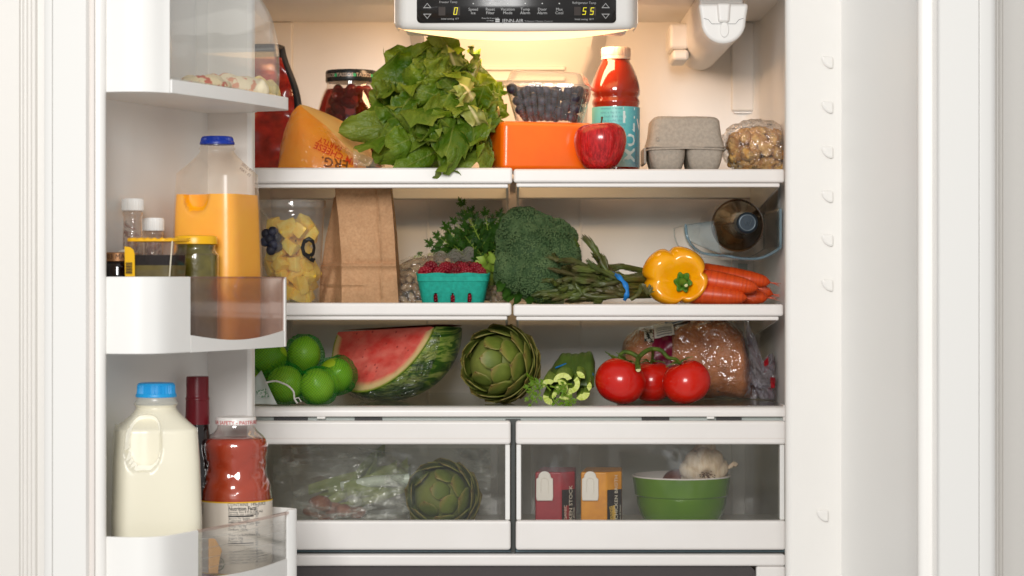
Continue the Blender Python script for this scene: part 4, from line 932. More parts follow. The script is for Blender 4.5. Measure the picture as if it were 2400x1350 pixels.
obj('back_panel', G().grid(lambda u, v: gus1(1, v).lerp(gus2(1, v), u), 6, 20), M['kraft'], pb, 40)
obj('folded_top', G().grid(lambda u, v: frontp(u, 1).lerp(gus1(1, 1).lerp(gus2(1, 1), u), v) + Vector((0,0,0.0006)), 6, 4), M['kraft'], pb)
# ---- bag of pistachios
nd = 3.33; nc = Vector((XX(1040, nd), nd+0.03, zs2))
nb = thing('nut_bag', 'clear plastic bag of pistachio nuts behind the berry basket', 'food bag', nc)
g = G().lathe([(0.0003,-0.010),(0.004,-0.0088),(0.0062,-0.004),(0.0064,0.001),(0.005,0.006),(0.0025,0.0092),(0.0003,0.0102)], 12, False, False)
g.v = [(x*(0.55 if (abs(y) < 0.0018 and x > 0 and z > -0.004) else 1), y*0.85, z) for x, y, z in g.v]
M['nut'] = pm('pistachio_shell', c(196,170,136), 0.55, c(160,126,92), 70, 4, 0.3, 0.7); nme = mesh_of('pistachio', g, M['nut'], 40)
def nsil(px): return interp([(925,660),(935,618),(960,606),(1000,598),(1050,596),(1080,602),(1120,622),(1150,650),(1178,680),(1188,700)], px)
pts = []; rr = random.Random(8)
for i in range(24000):
    px = rr.uniform(938, 1180); top = nsil(px)+13; py = rr.uniform(top, 705) if top < 703 else None
    if py is None: continue
    fr_v = (705-py)/(705-top+1); d = nd + 0.055*fr_v**1.5 - 0.02 + rr.uniform(0, 0.014); p = W(px, py, d)
    if p.z < zs2+0.006: continue
    if 985 < px < 1140 and py > 645: continue
    if all((p-q).length > 0.0128 for q in pts): pts.append(p)
for p in pts[:150]: shared('pistachio', p, nme, 'beige pistachio nut inside the clear bag behind the berry basket', 'nut', 'pistachios in the clear bag', rrot(), rr.uniform(0.85, 1.1))
def nbag(u, v):
    px = lerp(918, 1192, u); top = nsil(px) - 6; py = lerp(706, top, v); d = nd - 0.033 + 0.075*v**1.5 + 0.004*mn.noise(Vector((u*14, v*9, 3))); p = W(px, py, d); p.z = max(p.z, zs2+0.0006); return p
obj('bag', G().grid(nbag, 60, 24), M['bagfilm'], nb, 70)
def nback(u, v):
    px = lerp(925, 1185, u); py = lerp(704, nsil(px)+2, v); p = W(px, py, nd+0.055); p.z = max(p.z, zs2+0.001); return p
obj('nut_heap', G().grid(nback, 30, 10), pm('nut_heap_beige', c(138,112,84), 0.8, c(84,62,44), 90, 4, bump=(110,1.0,0.006)), nb, 70)
def nneck(u, v):
    px = lerp(1015, 1110, u); py = lerp(612, lerp(600, 586, u), v) - 10*abs(sin(u*9))*v; return W(px, py, nd+0.035-0.02*v)
obj('bag_neck', G().grid(nneck, 24, 8), film('bag_neck_film', (0.9,0.88,0.86,1), 0.35, (0.75,0.66,0.58,1), bump=(60,1.0,0.005,1.2), gain=1.4), nb, 70)
# ---- teal pulp basket of raspberries
rd = 3.235; rcx = XX(1061, rd); rc = Vector((rcx, rd+0.045, zs2)); rz = lambda py: ZZ(py, rd) - zs2
rb_ = thing('berry_basket', 'turquoise moulded paper basket filled with raspberries', 'berry basket', rc)
t = NT('turquoise_pulp'); k = t.mix(t.ramp(t.noise(160, 4), [(0.3,0.0),(0.7,1.0)]), c(22,166,146), c(14,142,124)); M['tealpulp'] = t.done(t.principled(k, 0.75, t.bump(t.noise(300, 4), 0.5, 0.0015)))
HB, HT = 0.0435, 0.0525; zt_ = rz(640)
def sq(u, h, k=7.0):
    a = 2*pi*u; ca, sa = cos(a), sin(a); q = (abs(ca)**k+abs(sa)**k)**(-1/k); return h*q*ca, h*q*sa
def bask(u, v):
    x, y = sq(u, lerp(HB, HT, v)); z = 0.0005 + (zt_-0.0005)*v
    if v > 0.93: z += 0.0022*(0.5 - 0.5*cos(2*pi*u*8)) * sm(0.93, 1, v) - 0.0015
    return (x, y, z)
def slots(x, y, z):
    return y < 0 and abs(y) > 0.03 and 0.003 < z < 0.0172 and min(abs(x-q) for q in (-0.0245, 0.0, 0.0245)) < 0.0030*(1 if z < 0.0145 else 0.6)
gb = G().grid(bask, 240, 30, True)
gb.f = [f for f in gb.f if not slots(*[sum(gb.v[i][k] for i in f)/4 for k in range(3)])]; gb.uv = {}
obj('basket', gb, M['tealpulp'], rb_, 40, world=False, solid=0.0024)
obj('basket_floor', G().box(-HB+0.001, HB-0.001, -HB+0.001, HB-0.001, 0.0004, 0.0024), M['tealpulp'], rb_, world=False)
obj('rim_band', G().grid(lambda u, v: (*[q*(1+0.022*[0,1,1,0][int(round(v*3))]) for q in sq(u, lerp(HB, HT, 0.78+0.2*v))], [0.72,0.74,0.97,0.985][int(round(v*3))]*zt_), 120, 3, True), M['tealpulp'], rb_, 50, world=False)
for x in (-0.0245, 0.0, 0.0245):
    gg = G().tube([(x+q[0], -lerp(HB,HT,q[1]/zt_)-0.0008, q[1]) for q in [(-0.0038,0.002),(-0.0038,0.0135)] + [(-0.0038*cos(a), 0.0135+0.0045*sin(a)) for a in [pi*i/8 for i in range(1,8)]] + [(0.0038,0.0135),(0.0038,0.002)]], 0.0009, 6)
    obj('slot_rim', gg, M['tealpulp'], rb_, 60, world=False)
# raspberries
g = G(); rr = random.Random(2); gr = (1+5**0.5)/2
for i in range(46):
    zc_ = 1-2*(i+0.5)/46; a = 2*pi*i/gr; r = sqrt(1-zc_*zc_); d = Vector((r*cos(a), r*sin(a), zc_)); p = Vector((d.x*0.0078, d.y*0.0078, d.z*0.0088 if d.z > 0 else d.z*0.0075)); g.ico(p, 0.0027, 2)
t = NT('raspberry_skin'); k = t.mix(t.rnd(), c(146,16,36), c(96,8,22)); M['rasp'] = t.done(t.principled(k, 0.42, t.bump(t.noise(600, 2), 0.3, 0.0008), sss=0.15, sssr=(1,0.2,0.2), sss_scale=0.004)); rme = mesh_of('raspberry', g, M['rasp'], 80)
pts = []
for i in range(6000):
    lay = rr.random(); z = zt_ - 0.001 + rr.choice((0.0, 0.0, -0.010, 0.0065)); x = rr.uniform(-1,1)*(HT-0.0125); y = rr.uniform(-1,1)*(HT-0.0125)
    if z > zt_ + 0.002: x *= 0.85; y *= 0.8
    p = Vector((x, y, z + 0.002*rr.random()))
    if all((p-q).length > 0.0152 for q in pts): pts.append(p)
for p in pts: shared('raspberry', rc+p, rme, 'dark red raspberry heaped in the turquoise paper basket', 'raspberry', 'raspberries in the basket', rrot(), rr.uniform(0.92, 1.1))
for i, x in enumerate((-0.0245, -0.001, 0.0235)):
    shared('raspberry', rc+Vector((x, -HB+0.0085, 0.0115)), rme, 'dark red raspberry heaped in the turquoise paper basket', 'raspberry', 'raspberries in the basket', rrot(), 0.95)
# ---- parsley
sd = 3.40; py_ = thing('parsley_bunch', 'bunch of dark green flat parsley behind the raspberry basket', 'parsley', W(1110, 700, sd))
t = NT('parsley_leaf'); k = t.mix(t.rnd(), c(52,94,26), c(32,68,18)); k = t.mix(t.ramp(t.noise(60, 3), [(0.35,0.0),(0.7,0.6)]), k, c(70,110,34)); M['parsley'] = t.done(t.mixs(0.25, t.principled(k, 0.45), t.sh('ShaderNodeBsdfTranslucent', c(90,130,30))))
M['parsley_light'] = pm('pale_green_stalk', c(128,158,52), 0.45, c(160,184,80), 60, 3)
def leaflet(L, wd):
    """jagged three-lobed leaflet in the local x,z plane, tip at +z"""
    pts = [(0,0),(0.07,0.12),(0.50,0.22),(0.16,0.30),(0.16,0.36),(0.62,0.52),(0.20,0.50),(0.15,0.56),(0.40,0.80),(0.13,0.72),(0.10,0.86),(0,1.0)]
    P = [(x*wd, y*L) for x, y in pts] + [(-x*wd, y*L) for x, y in reversed(pts[1:-1])]
    cen = [(0, y*L) for y in (0.1, 0.3, 0.5, 0.75)]
    g = G(); n = len(P); vs = [(x, -0.10*wd+0.25*abs(x), z) for x, z in P]; vs.append((0, -0.12*wd, 0.45*L)); g.add(vs, [(i, (i+1) % n, n) for i in range(n)]); return g
def sprig(g, gs, base, tip, seed, size=0.019, n=6):
    rr = random.Random(seed); base, tip = Vector(base), Vector(tip); mid = base.lerp(tip, 0.5)+Vector((rr.uniform(-.008,.008), rr.uniform(-.006,.006), 0.004)); path = [base, base.lerp(mid, 0.6), mid, mid.lerp(tip, 0.6), tip]
    gs.tube(path, [0.0014,0.0012,0.001,0.0008,0.0006], 5)
    dr = (tip-mid).normalized(); side = dr.cross(Vector((0,1,0))).normalized()
    for k in range(n):
        f = k/(n-1) if n > 1 else 1; at_ = mid.lerp(tip, 0.15+0.85*f)
        for s in ((-1,1) if k < n-1 else (0,)):
            dd_ = (dr*(0.55+0.5*(s == 0)) + side*s*0.9 + Vector((rr.uniform(-.25,.25), rr.uniform(-.5,.2), rr.uniform(-.2,.25)))).normalized()
            sz = size*(1.0-0.32*f if s else 0.95)*rr.uniform(0.85,1.15)
            st = at_+dd_*sz*0.35; gs.tube([at_, st], 0.0005, 4)
            for q in (-1, 0, 1):
                d2 = (dd_ + side*q*0.75*(1 if dd_.dot(dr) > 0 else -1) + Vector((0, rr.uniform(-.2,.2), 0))).normalized() if q else dd_
                fm = frame(d2, Vector((rr.uniform(-.4,.4), -1, rr.uniform(-.1,.6)))); g.merge(leaflet(sz*(0.95 if q == 0 else 0.72), sz*(0.62 if q == 0 else 0.5)), T(st) @ fm)
rr = random.Random(14)
tips = [(1035,560),(1048,575),(1022,580),(1090,492),(1075,530),(1055,545),(1105,520),(1120,540),(1140,515),(1150,535),(1165,520),(1172,545),(1095,560),(1070,580),(1110,585),(1130,575),(1145,600),(1085,605),(1060,600),(1120,615),(1155,580),(1040,592),(1100,545),(1115,560),(1135,545),(1160,555),(1080,560),(1125,590),(1065,555),(1150,560),(1108,600),(1170,590)]
for i, (tx, ty) in enumerate(tips):
    g = G(); gs = G(); d = sd + rr.uniform(-0.05, 0.05); sprig(g, gs, W(1150+rr.uniform(-15,10), 665, sd), W(tx, ty, d), 50+i)
    o = obj('sprig', g, M['parsley'], py_, None); obj('stem', gs, M['parsley_light'], o, 60)
for i, (tx, ty) in enumerate(((1128,610),(1142,625),(1118,628),(1150,605),(1135,640))):
    g = leaf_mesh(W(1158,668,sd-0.05), W(tx, ty-12, sd-0.09), None, (0.1,-1,0.3), 15*mpp(sd), 0.006, 0.2, 0.3, 300+i, 8, 10)
    obj('pale_leaf', g, M['parsley_light'], py_, 80)
# dried sprigs peeking over the nut bag
for i, (bx, by, tx, ty) in enumerate(((970,610,985,602),(1000,606,1012,596),(1020,600,1030,590))):
    g = G(); gs = G(); sprig(g, gs, W(bx,by,sd+0.02), W(tx,ty,sd+0.02), 80+i, 0.009, 3); o = obj('sprig', g, M['parsley'], py_, None); obj('stem', gs, M['parsley_light'], o, 60)
# ---- broccoli
bd_ = 3.30; br = thing('broccoli', 'large blue-green broccoli crown with two domed lobes', 'broccoli', W(1255, 708, bd_))
lob = [(1232,556,3.315,68),(1296,602,3.30,66),(1215,640,3.285,56),(1262,650,3.27,58),(1322,640,3.31,42),(1245,590,3.285,62),(1208,590,3.31,46),(1222,526,3.34,40),(1300,560,3.33,45),(1285,668,3.28,42)]
LB = [(W(a, b, d), r*mpp(d)) for a, b, d, r in lob]
rb9 = random.Random(90)
for i in range(60):                                            # the separate florets that make up the crown
    q, r = LB[i % 10]; a, e = rb9.uniform(0, 2*pi), rb9.uniform(-0.75, 1.0); dv = Vector((cos(a)*sqrt(1-min(1,e*e)), -abs(sin(a))*sqrt(1-min(1,e*e)), e)).normalized(); p = q + dv*(r-0.0095)
    if all((p-Q).length > 0.0165 for Q, R_2 in LB[10:]) and p.z > zs2+0.012: LB.append((p, rb9.uniform(0.0118, 0.0150)))
def fl(p): return max(r-(p-q).length for q, r in LB)
rr = random.Random(4); g = G(); base_v, base_f = _ico(1); cnt = 0; gy = G()
tries = 0; cells = {}
while cnt < 13000 and tries < 120000:
    tries += 1; q, r = LB[rr.randrange(len(LB))] if rr.random() < 0.6 else LB[rr.randrange(10)]
    z = rr.uniform(-1, 1); a = rr.uniform(0, 2*pi); s = sqrt(1-z*z); d = Vector((s*cos(a), s*sin(a), z))
    if d.y > 0.55: continue
    lump = 0.0024*mn.noise((q+d*r)*95) + 0.0028*(0.5-min(1, mn.cell(((q+d*r)*70)))) * 0.35
    p = q + d*(r + lump)
    if fl(p) > 0.0035+lump or p.z < zs2+0.002: continue
    key = (int(p.x/0.0011), int(p.y/0.0011), int(p.z/0.0011))
    if key in cells: continue
    cells[key] = 1; cnt += 1; (gy if mn.noise(p*30) > 0.42 or (p.z < zs2+0.010 and rr.random() < 0.5) else g).add([tuple(p + Vector(v)*0.00135*rr.uniform(0.75, 1.3)) for v in base_v], base_f)
t = NT('broccoli_green'); k = t.mix(t.ramp(t.noise(55, 4), [(0.32,0.0),(0.7,1.0)]), c(60,88,48), c(102,124,78)); k = t.mix(t.ramp(t.noise(700, 2), [(0.4,0.0),(0.65,0.5)]), k, c(50,78,42)); M['broc'] = t.done(t.principled(k, 0.6))
o = obj('florets', g, M['broc'], br, 180); o['kind'] = 'stuff'
o = obj('yellowing_florets', gy, pm('broccoli_yellow_green', c(92,112,34), 0.6, c(64,90,28), 200, 3), br, 180); o['kind'] = 'stuff'
g = G()
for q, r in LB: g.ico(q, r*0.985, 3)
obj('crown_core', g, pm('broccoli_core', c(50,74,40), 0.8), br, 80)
g = G()
for i, (px, py) in enumerate(((1195,690),(1222,700),(1180,676),(1250,702),(1205,704))): g.merge(leaf_mesh(W(px,py-14,3.27), W(px-14,min(py+4,706),3.24), None, (0,-1,0.4), 10*mpp(3.27), 0.003, 0.2, 0.3, 400+i, 6, 8))
obj('crown_leaves', g, M['parsley'], br, 80)
obj('stalk', G().tube([W(1280,690,3.30), W(1300,700,3.38)], [0.018,0.016], 16), M['parsley_light'], br)
# ---- asparagus bunch
asd = 3.235; asg = thing('asparagus_bunch', 'bunch of limp green asparagus tied with a blue rubber band', 'asparagus', W(1400, 708, asd))
t = NT('asparagus_skin'); k = t.mix(t.ramp(t.noise(50, 4), [(0.3,0.0),(0.7,1.0)]), c(74,92,36), c(104,112,50)); k = t.mix(t.ramp(t.noise(30, 3, vec=t.mapping((1,1,1),loc=(3,1,2))), [(0.42,0.0),(0.65,0.8)]), k, c(88,68,46)); k = t.mix(t.ramp(t.rnd(), [(0.0,0.0),(1.0,0.55)]), k, c(54,66,26)); M['asp'] = t.done(t.principled(k, 0.45, t.bump(t.noise(120, 3), 0.4, 0.0015)))
rr = random.Random(31)
def stalk(tail, band, tip, r, seed):
    rq = random.Random(seed); P = spline([tuple(tail), tuple(band), tuple(Vector(band).lerp(Vector(tip), 0.5)+Vector((rq.uniform(-.004,.004), rq.uniform(-.008,.004), rq.uniform(-.007,.008)))), tuple(Vector(band).lerp(Vector(tip), 0.78)+Vector((0, rq.uniform(-.004,.002), rq.uniform(-.006,.006)))), tuple(tip)], 6); n = len(P)
    rad = [r*(1.0 if k < n*0.62 else interp([(0.62,1.0),(0.78,1.18),(0.90,0.85),(1.0,0.18)], k/(n-1))) for k in range(n)]
    g = G().tube(P, rad, 8); L_ = n-1
    for k in range(int(n*0.25), n-1):                                # scale leaves, dense near the tip
        m_ = 1 if k < n*0.55 else 4
        for q in range(m_):
            p = Vector(P[k]).lerp(Vector(P[k+1]), q/m_); d = (Vector(P[k+1])-Vector(P[k])).normalized(); s = Vector((rq.uniform(-1,1), rq.uniform(-1.2,0.3), rq.uniform(-1,1))); s = (s-d*s.dot(d)).normalized(); w = d.cross(s)
            rr_ = rad[k]; a = p + s*rr_*0.9; g.add([a-w*rr_*0.6, a+s*rr_*0.35, a+w*rr_*0.6, a+d*rr_*2.6+s*rr_*0.42], [(0,1,3),(1,2,3)])
    return g
tipl = [(1310,612),(1330,664),(1342,628),(1356,640),(1398,622),(1392,588),(1420,618),(1366,655),(1300,662),(1326,706),(1350,700),(1388,690),(1412,682),(1294,702),(1270,692),(1378,634),(1404,640),(1248,694),(1262,686),(1275,700),(1290,672),(1284,628),(1300,640),(1318,652),(1330,640),(1345,650),(1368,556),(1376,610),(1352,668),(1322,690),(1338,700),(1305,704),(1362,690),(1392,706),(1408,600),(1412,624),(1385,645),(1400,655),(1416,642),(1372,700),(1298,690),(1310,676),(1384,668),(1402,690),(1285,655)]
for i, (tx, ty) in enumerate(tipl):
    f = i/len(tipl); by = rr.uniform(648, 700); td = asd + rr.uniform(-0.022, 0.045); bp_ = W(rr.uniform(1452, 1472), by, asd+0.004+0.05*(700-by)/52*rr.random())
    tp = W(tx, ty, td if ty > 600 else asd+0.03); tl = W(rr.uniform(1520,1580), by+rr.uniform(-12,6), bp_.y+0.085+rr.uniform(-0.01,0.02))
    for q in (bp_, tp, tl): q.z = max(q.z, zs2+0.0045)
    if ty > 640 and tp.y < SF+0.012 and tp.z < zs2+0.008: tp.y = SF+0.014
    obj('stalk', stalk(tl, bp_, tp, 0.0031*rr.uniform(0.8,1.25), 600+i), M['asp'], asg, 60)
for i, (ax_, ay, bx, by) in enumerate(((1560,640,1425,628),(1560,652,1420,640),(1575,660,1430,652),(1530,690,1508,668))):
    a_, b_ = W(ax_, ay, asd+0.115), W(bx, by, asd+0.075) 
    if i == 3: a_, b_ = W(1478, 702, asd-0.012), W(1524, 672, asd-0.020)
    obj('stalk', stalk(a_, a_.lerp(b_, 0.4)+Vector((0,0,0.001)), b_, 0.0042 if i < 3 else 0.003, 700+i), M['asp'], asg, 60)
for i in range(16):                                            # wilted feathery tips
    px, py = rr.uniform(1290, 1425), rr.uniform(600, 690); g = G(); a = rr.uniform(2.2, 4.4); b0 = W(px, py, asd-0.012+0.03*rr.random()); b1 = W(px+cos(a)*rr.uniform(18,34), py+sin(a)*16-rr.uniform(0,14), asd-0.018+0.03*rr.random()); b0.z = max(b0.z, zs2+0.004); b1.z = max(b1.z, zs2+0.004)
    ax9 = (b1-b0); pth = [b0.lerp(b1, k/6)+Vector((0,0,0.0012*sin(k*1.7+i))) for k in range(7)]; g.tube(pth, [0.0022,0.0025,0.0030,0.0032,0.0028,0.0018,0.0006], 7)
    for k in range(22):
        f = rr.uniform(0.1, 0.98); p = b0.lerp(b1, f); s = Vector((rr.uniform(-1,1), rr.uniform(-1,.4), rr.uniform(-1,1))).normalized(); d = ax9.normalized(); w = d.cross(s).normalized()*0.0016; g.add([p+s*0.002-w, p+s*0.002+w, p+d*0.0062+s*rr.uniform(0.0030,0.0052)], [(0,1,2)])
    obj('tip', g, M['asp'], asg, 40)
def bandp(k, rx=0.030, rz=0.017):
    a = 2*pi*k; return W(1462, 676, asd+0.016) + Vector((0.006*sin(a)-0.004*cos(a), -rx*cos(a), rz*sin(a)))
g = G()
path = [(1433,643,0.018),(1440,643,0.006),(1449,648,-0.008),(1458,657,-0.014),(1466,668,-0.018),(1470,682,-0.019),(1468,694,-0.018),(1463,704,-0.012)]
g = G(); PP = [W(a, b, asd+q) for a, b, q in spline(path, 5)]; n = len(PP)
vs = []; 
for k, p in enumerate(PP):
    d = (PP[min(k+1,n-1)]-PP[max(0,k-1)]).normalized(); w = d.cross(Vector((0,-1,0))).normalized()*0.0030*(1+0.25*sin(k*0.7)); vs += [p-w, p+w+Vector((0,-0.0012,0))]
g.add(vs, [(2*k, 2*k+1, 2*k+3, 2*k+2) for k in range(n-1)])
obj('rubber_band', g, pm('blue_rubber', c(28,120,196), 0.45), asg, 60, solid=0.0012)
# ---- yellow bell pepper, stem end to the camera
yd = 3.235; yc = Vector((XX(1584, yd), yd+0.044, zs2)); yp = thing('bell_pepper', 'glossy yellow bell pepper with its green stem facing forward', 'pepper', yc)
def pep(u, v):
    a = 2*pi*u; th = pi*v                                      # v=0 stem pole (toward camera), v=1 far end
    lob_ = 0.5+0.5*cos(4*(a-0.62) + 0.35*sin(a)); gro = (1-abs(cos(2*(a-0.62))))**4
    rad = 0.0475*(sin(th)**0.62)*(1-0.19*gro*sin(th)**0.5)*(1+0.05*cos(a-2.4)); 
    y = -0.042*cos(th)*(1.0 if v > 0.5 else 0.92)
    dim = exp(-(sin(th)/0.50)**2) if v < 0.5 else 0
    y += 0.022*dim + (-0.0075*(lob_)*sin(th)**1.2*(1 if v < 0.5 else 0))
    x = rad*sin(a)*1.03; z = rad*cos(a)*0.93
    # the stem pole sits a little low and to the right
    sh_ = sm(0.5, 0.0, v); return (x+0.0135*sh_*0.75, y, z+0.0432-0.0075*sh_)
t = NT('yellow_pepper_skin'); k = t.mix(t.ramp(t.noise(22, 3), [(0.3,0.0),(0.7,1.0)]), c(255,178,10), c(250,160,8)); M['pepper'] = t.done(t.principled(k, 0.18, t.bump(t.noise(25, 2), 0.12, 0.002), coat=0.6, coatr=0.05, sss=0.15, sssr=(1,0.5,0.05), sss_scale=0.006))
obj('flesh', G().grid(pep, 96, 48, True), M['pepper'], yp, 180, world=False)
s0 = Vector((0.0115, -0.0225, 0.0325)); g = G()
def calyx(u, v):
    a = 2*pi*u; r = 0.0122*v*(1+0.17*cos(6*a+0.5)); return (s0.x+r*cos(a)*0.95, s0.y-0.003+0.010*(1-v)*0+0.0015*sin(6*a)-0.008*v**2*0.6+0.002, s0.z+r*sin(a)*1.12)
M['stemg'] = pm('pepper_stem_green', c(62,112,20), 0.5, c(88,132,34), 90, 3, bump=(120,0.5,0.002))
st_ = obj('stem', G().tube([s0+Vector((0,-0.001,0)), s0+Vector((0.0,-0.010,0.0)), s0+Vector((0.002,-0.019,-0.002)), s0+Vector((0.003,-0.023,-0.004))], [0.0085,0.0055,0.0042,0.0045], 12), M['stemg'], yp, 60, world=False)
obj('calyx', G().grid(calyx, 48, 6, True), M['stemg'], yp, 60, world=False, solid=0.002)
obj('stem_cut', G().ico(s0+Vector((0.0031,-0.0232,-0.0042)), 0.0028, 2, (1,0.3,1)), pm('stem_cut_pale', c(210,206,150), 0.6), yp, 80, world=False)
# ---- carrots
t = NT('carrot_skin'); rg = t.noise(1, 2, 0.5, t.mapping((30,30,330))); k = t.mix(t.ramp(rg, [(0.35,0.0),(0.7,1.0)]), c(214,78,22), c(192,62,18)); M['carrot'] = t.done(t.principled(k, 0.38, t.bump(rg, 0.3, 0.0015), sss=0.2, sssr=(1,0.35,0.1), sss_scale=0.006))
def carrot(big, tip, r, seed):
    big, tip = Vector(big), Vector(tip); ax = tip-big; L_ = ax.length; n = 26; rq = random.Random(seed)
    prof = [(0.0001,-0.002),(r*0.6,0.0)] + [(r*interp([(0,0.9),(0.06,1.0),(0.5,0.93),(0.8,0.74),(0.93,0.5),(0.975,0.25),(1.0,0.06)], k/n)*(1+0.02*rq.uniform(-1,1)), L_*k/n) for k in range(1, n+1)]
    o = tag(obj('carrot', G().lathe(prof, 20, False, True), M['carrot'], None, 80, world=False), ('orange carrot on top at the front, touching the yellow pepper','uppermost orange carrot at the back of the pile by the pepper','lowest orange carrot lying on the shelf under the front one','short orange carrot end on the shelf below the hair roots','rearmost orange carrot with root hairs nearest the wall')[seed], 'carrot', 'carrots beside the pepper')
    o.location = big; o.rotation_euler = frame(ax, (0.1,-1,0.2)).to_euler(); WL[o.name] = Vector(big)
    g = G()
    for k in range(5):
        e = Vector((rq.uniform(-.004,.004), rq.uniform(-.004,.004), 0.010+rq.uniform(0,.008))); g.tube([(0,0,L_-0.002), (e.x*0.4, e.y*0.4, L_+e.z*0.5), (e.x, e.y, L_+e.z)], [0.0007,0.0004,0.0002], 4)
    h = obj('root_hair', g, M['carrot'], o, 60, world=False)
    return o
car = [((1600,648),(1778,676),3.288,3.268,.0168),((1640,640),(1806,662),3.325,3.315,.0160),((1590,684),(1752,712),3.278,3.262,.0158),((1670,690),(1800,698),3.315,3.300,.0150),((1660,652),(1812,690),3.350,3.335,.0150)]
for i, ((ax_, ay), (bx, by), d0, d1, r) in enumerate(car):
    a_, b_ = W(ax_, ay, d0), W(bx, by, d1); a_.z = max(a_.z, zs2+r); b_.z = max(b_.z, zs2+r*0.6); carrot(a_, b_, r, i)
# ---- wine bottle in a clear cradle hung under the shelf above
wb0, wb1 = W(1752, 522, 3.262), W(1700, 536, 3.56); ax = (wb1-wb0); ax.normalize()
wb = thing('wine_bottle', 'dark green wine bottle lying neck forward in the clear cradle', 'bottle', wb0)
M['wine'] = (lambda t: t.done(t.principled(t.mix(t.ramp(t.noise(18, 3), [(0.35,0.0),(0.65,1.0)]), c(44,30,15), c(96,62,28)), 0.08, coat=0.6)))(NT('dark_wine_glass'))
fm = frame(ax, (0,-0.1,1)); R3 = fm.to_3x3()
wp = [(0.0150,0.030),(0.0145,0.045),(0.0150,0.075),(0.019,0.092),(0.030,0.112),(0.038,0.128),(0.0405,0.145),(0.0405,0.315),(0.036,0.322)]
def aimg(g): return g.tf(fm)
obj('bottle_glass', aimg(G().lathe(spline(wp, 3), 48)), M['wine'], wb, 60, world=False)
obj('capsule', aimg(G().lathe([(0.0,0.0002),(0.0105,0.0003),(0.0125,0.0003),(0.0150,0.0018),(0.0158,0.004),(0.0158,0.008),(0.0152,0.010),(0.0152,0.045),(0.0155,0.046)], 40, False, False)), pm('blue_grey_foil', c(34,46,56), 0.35, metal=0.4), wb, 40, world=False)
obj('capsule_ring', aimg(G().lathe([(0.0108,-0.0004),(0.0114,-0.0006),(0.0120,-0.0004)], 40, False, False)), pm('foil_rim', c(84,94,100), 0.35, metal=0.5), wb, 40, world=False)
g = G().tube([(-0.006,0.004,-0.0004),(-0.003,-0.004,-0.0004),(0.0,0.002,-0.0004),(0.002,-0.004,-0.0004),(0.006,0.005,-0.0004)], 0.0007, 5); obj('embossed_mark', aimg(g), bpy.data.materials['foil_rim'], wb, world=False)
cra = [(1604,528),(1606,552),(1616,574),(1640,592),(1672,598),(1700,600),(1735,606),(1775,606),(1810,592),(1834,570),(1843,535),(1845,490)]
def crad(u, v):
    k = u*(len(cr_s)-1); p = cr_s[int(round(k))]; d = lerp(3.285, 3.50, v)
    q = W(p[0], p[1], 3.30); return Vector((min(q.x, 0.394), d - 0.015*exp(-((u-0.12)/0.16)**2)*(1-v), q.z))
cr_s = spline(cra, 5)
wc = thing('bottle_cradle', 'clear bluish plastic wine cradle hanging under the shelf at right', 'bottle holder', W(1725, 600, 3.35))
M['cradle'] = film('cradle_plastic', (0.84,0.89,0.90,1), 0.09, (0.55,0.64,0.68,1), gain=1.4, rough=0.12)
obj('cradle_shell', G().grid(crad, len(cr_s)-1, 6), M['cradle'], wc, 60, solid=0.003)
g = G().tube([crad(i/(len(cr_s)-1), 0) for i in range(len(cr_s))], 0.0022, 6); obj('front_edge', g, film('cradle_edge', (0.5,0.66,0.72,1), 0.3, (0.35,0.5,0.58,1), gain=2.0), wc, 60)
def fplate(u, v):
    a_ = W(lerp(1604, 1672, u), lerp(528, 518, u), 3.283); t_ = cr_s[min(len(cr_s)-1, int(u*22))]; b_ = W(lerp(1612, 1690, u), lerp(560, 596, u**0.8), 3.270); return Vector(a_).lerp(Vector(b_), v)
obj('front_plate', G().grid(fplate, 12, 6), M['cradle'], wc, 60, solid=0.003)
for x in (1842,):
    obj('hanger', G().box(XX(x,3.30)-0.0015, min(XX(x,3.30)+0.0015, 0.394), 3.32, 3.48, ZZ(532 if x < 1700 else 500, 3.3), ZZ(432, 3.3)), M['cradle'], wc)
# ================================================================ CRISPER SHELF
zs3 = zc - 0.0008
# ---- net bag of limes
ld = 3.27; lm = mpp(ld)
t = NT('lime_peel'); k = t.mix(t.ramp(t.noise(28, 4), [(0.3,0.0),(0.7,1.0)]), c(164,190,30), c(194,208,62)); k = t.mix(t.math('MULTIPLY', t.rnd(), 0.6), k, c(132,172,24)); M['lime'] = t.done(t.principled(k, 0.32, t.bump(t.noise(420, 3), 0.35, 0.001), coat=0.15))
def limep(u, v):
    a = 2*pi*u; th = pi*v; r = sin(th)*0.0255; z = -0.0285*cos(th); tip = exp(-(sin(th)/0.22)**2)
    return (r*cos(a), r*sin(a), z*(1+0.06*tip))
lg = G().grid(limep, 28, 20, True); lg.tube([(0,0,-0.0298),(0,0,-0.0312)], [0.0028,0.0022], 8); lme = mesh_of('lime', lg, M['lime'], 80)
LM = [(630,838,3.281,0.0255,'lime at the upper left of the green net bag'),(668,900,3.256,0.0275,'lime at the front left of the net bag behind the white string'),(744,905,3.251,0.0260,'front middle lime in the green net bag, tilted stem up'),
      (712,832,3.301,0.0255,'topmost lime in the green net bag'),(786,880,3.286,0.0265,'lime at the right end of the green net bag'),(606,880,3.301,0.0250,'lime hidden at the left edge of the net bag by the door'),(700,880,3.331,0.0260,'lime at the back of the green net bag')]
LP = []
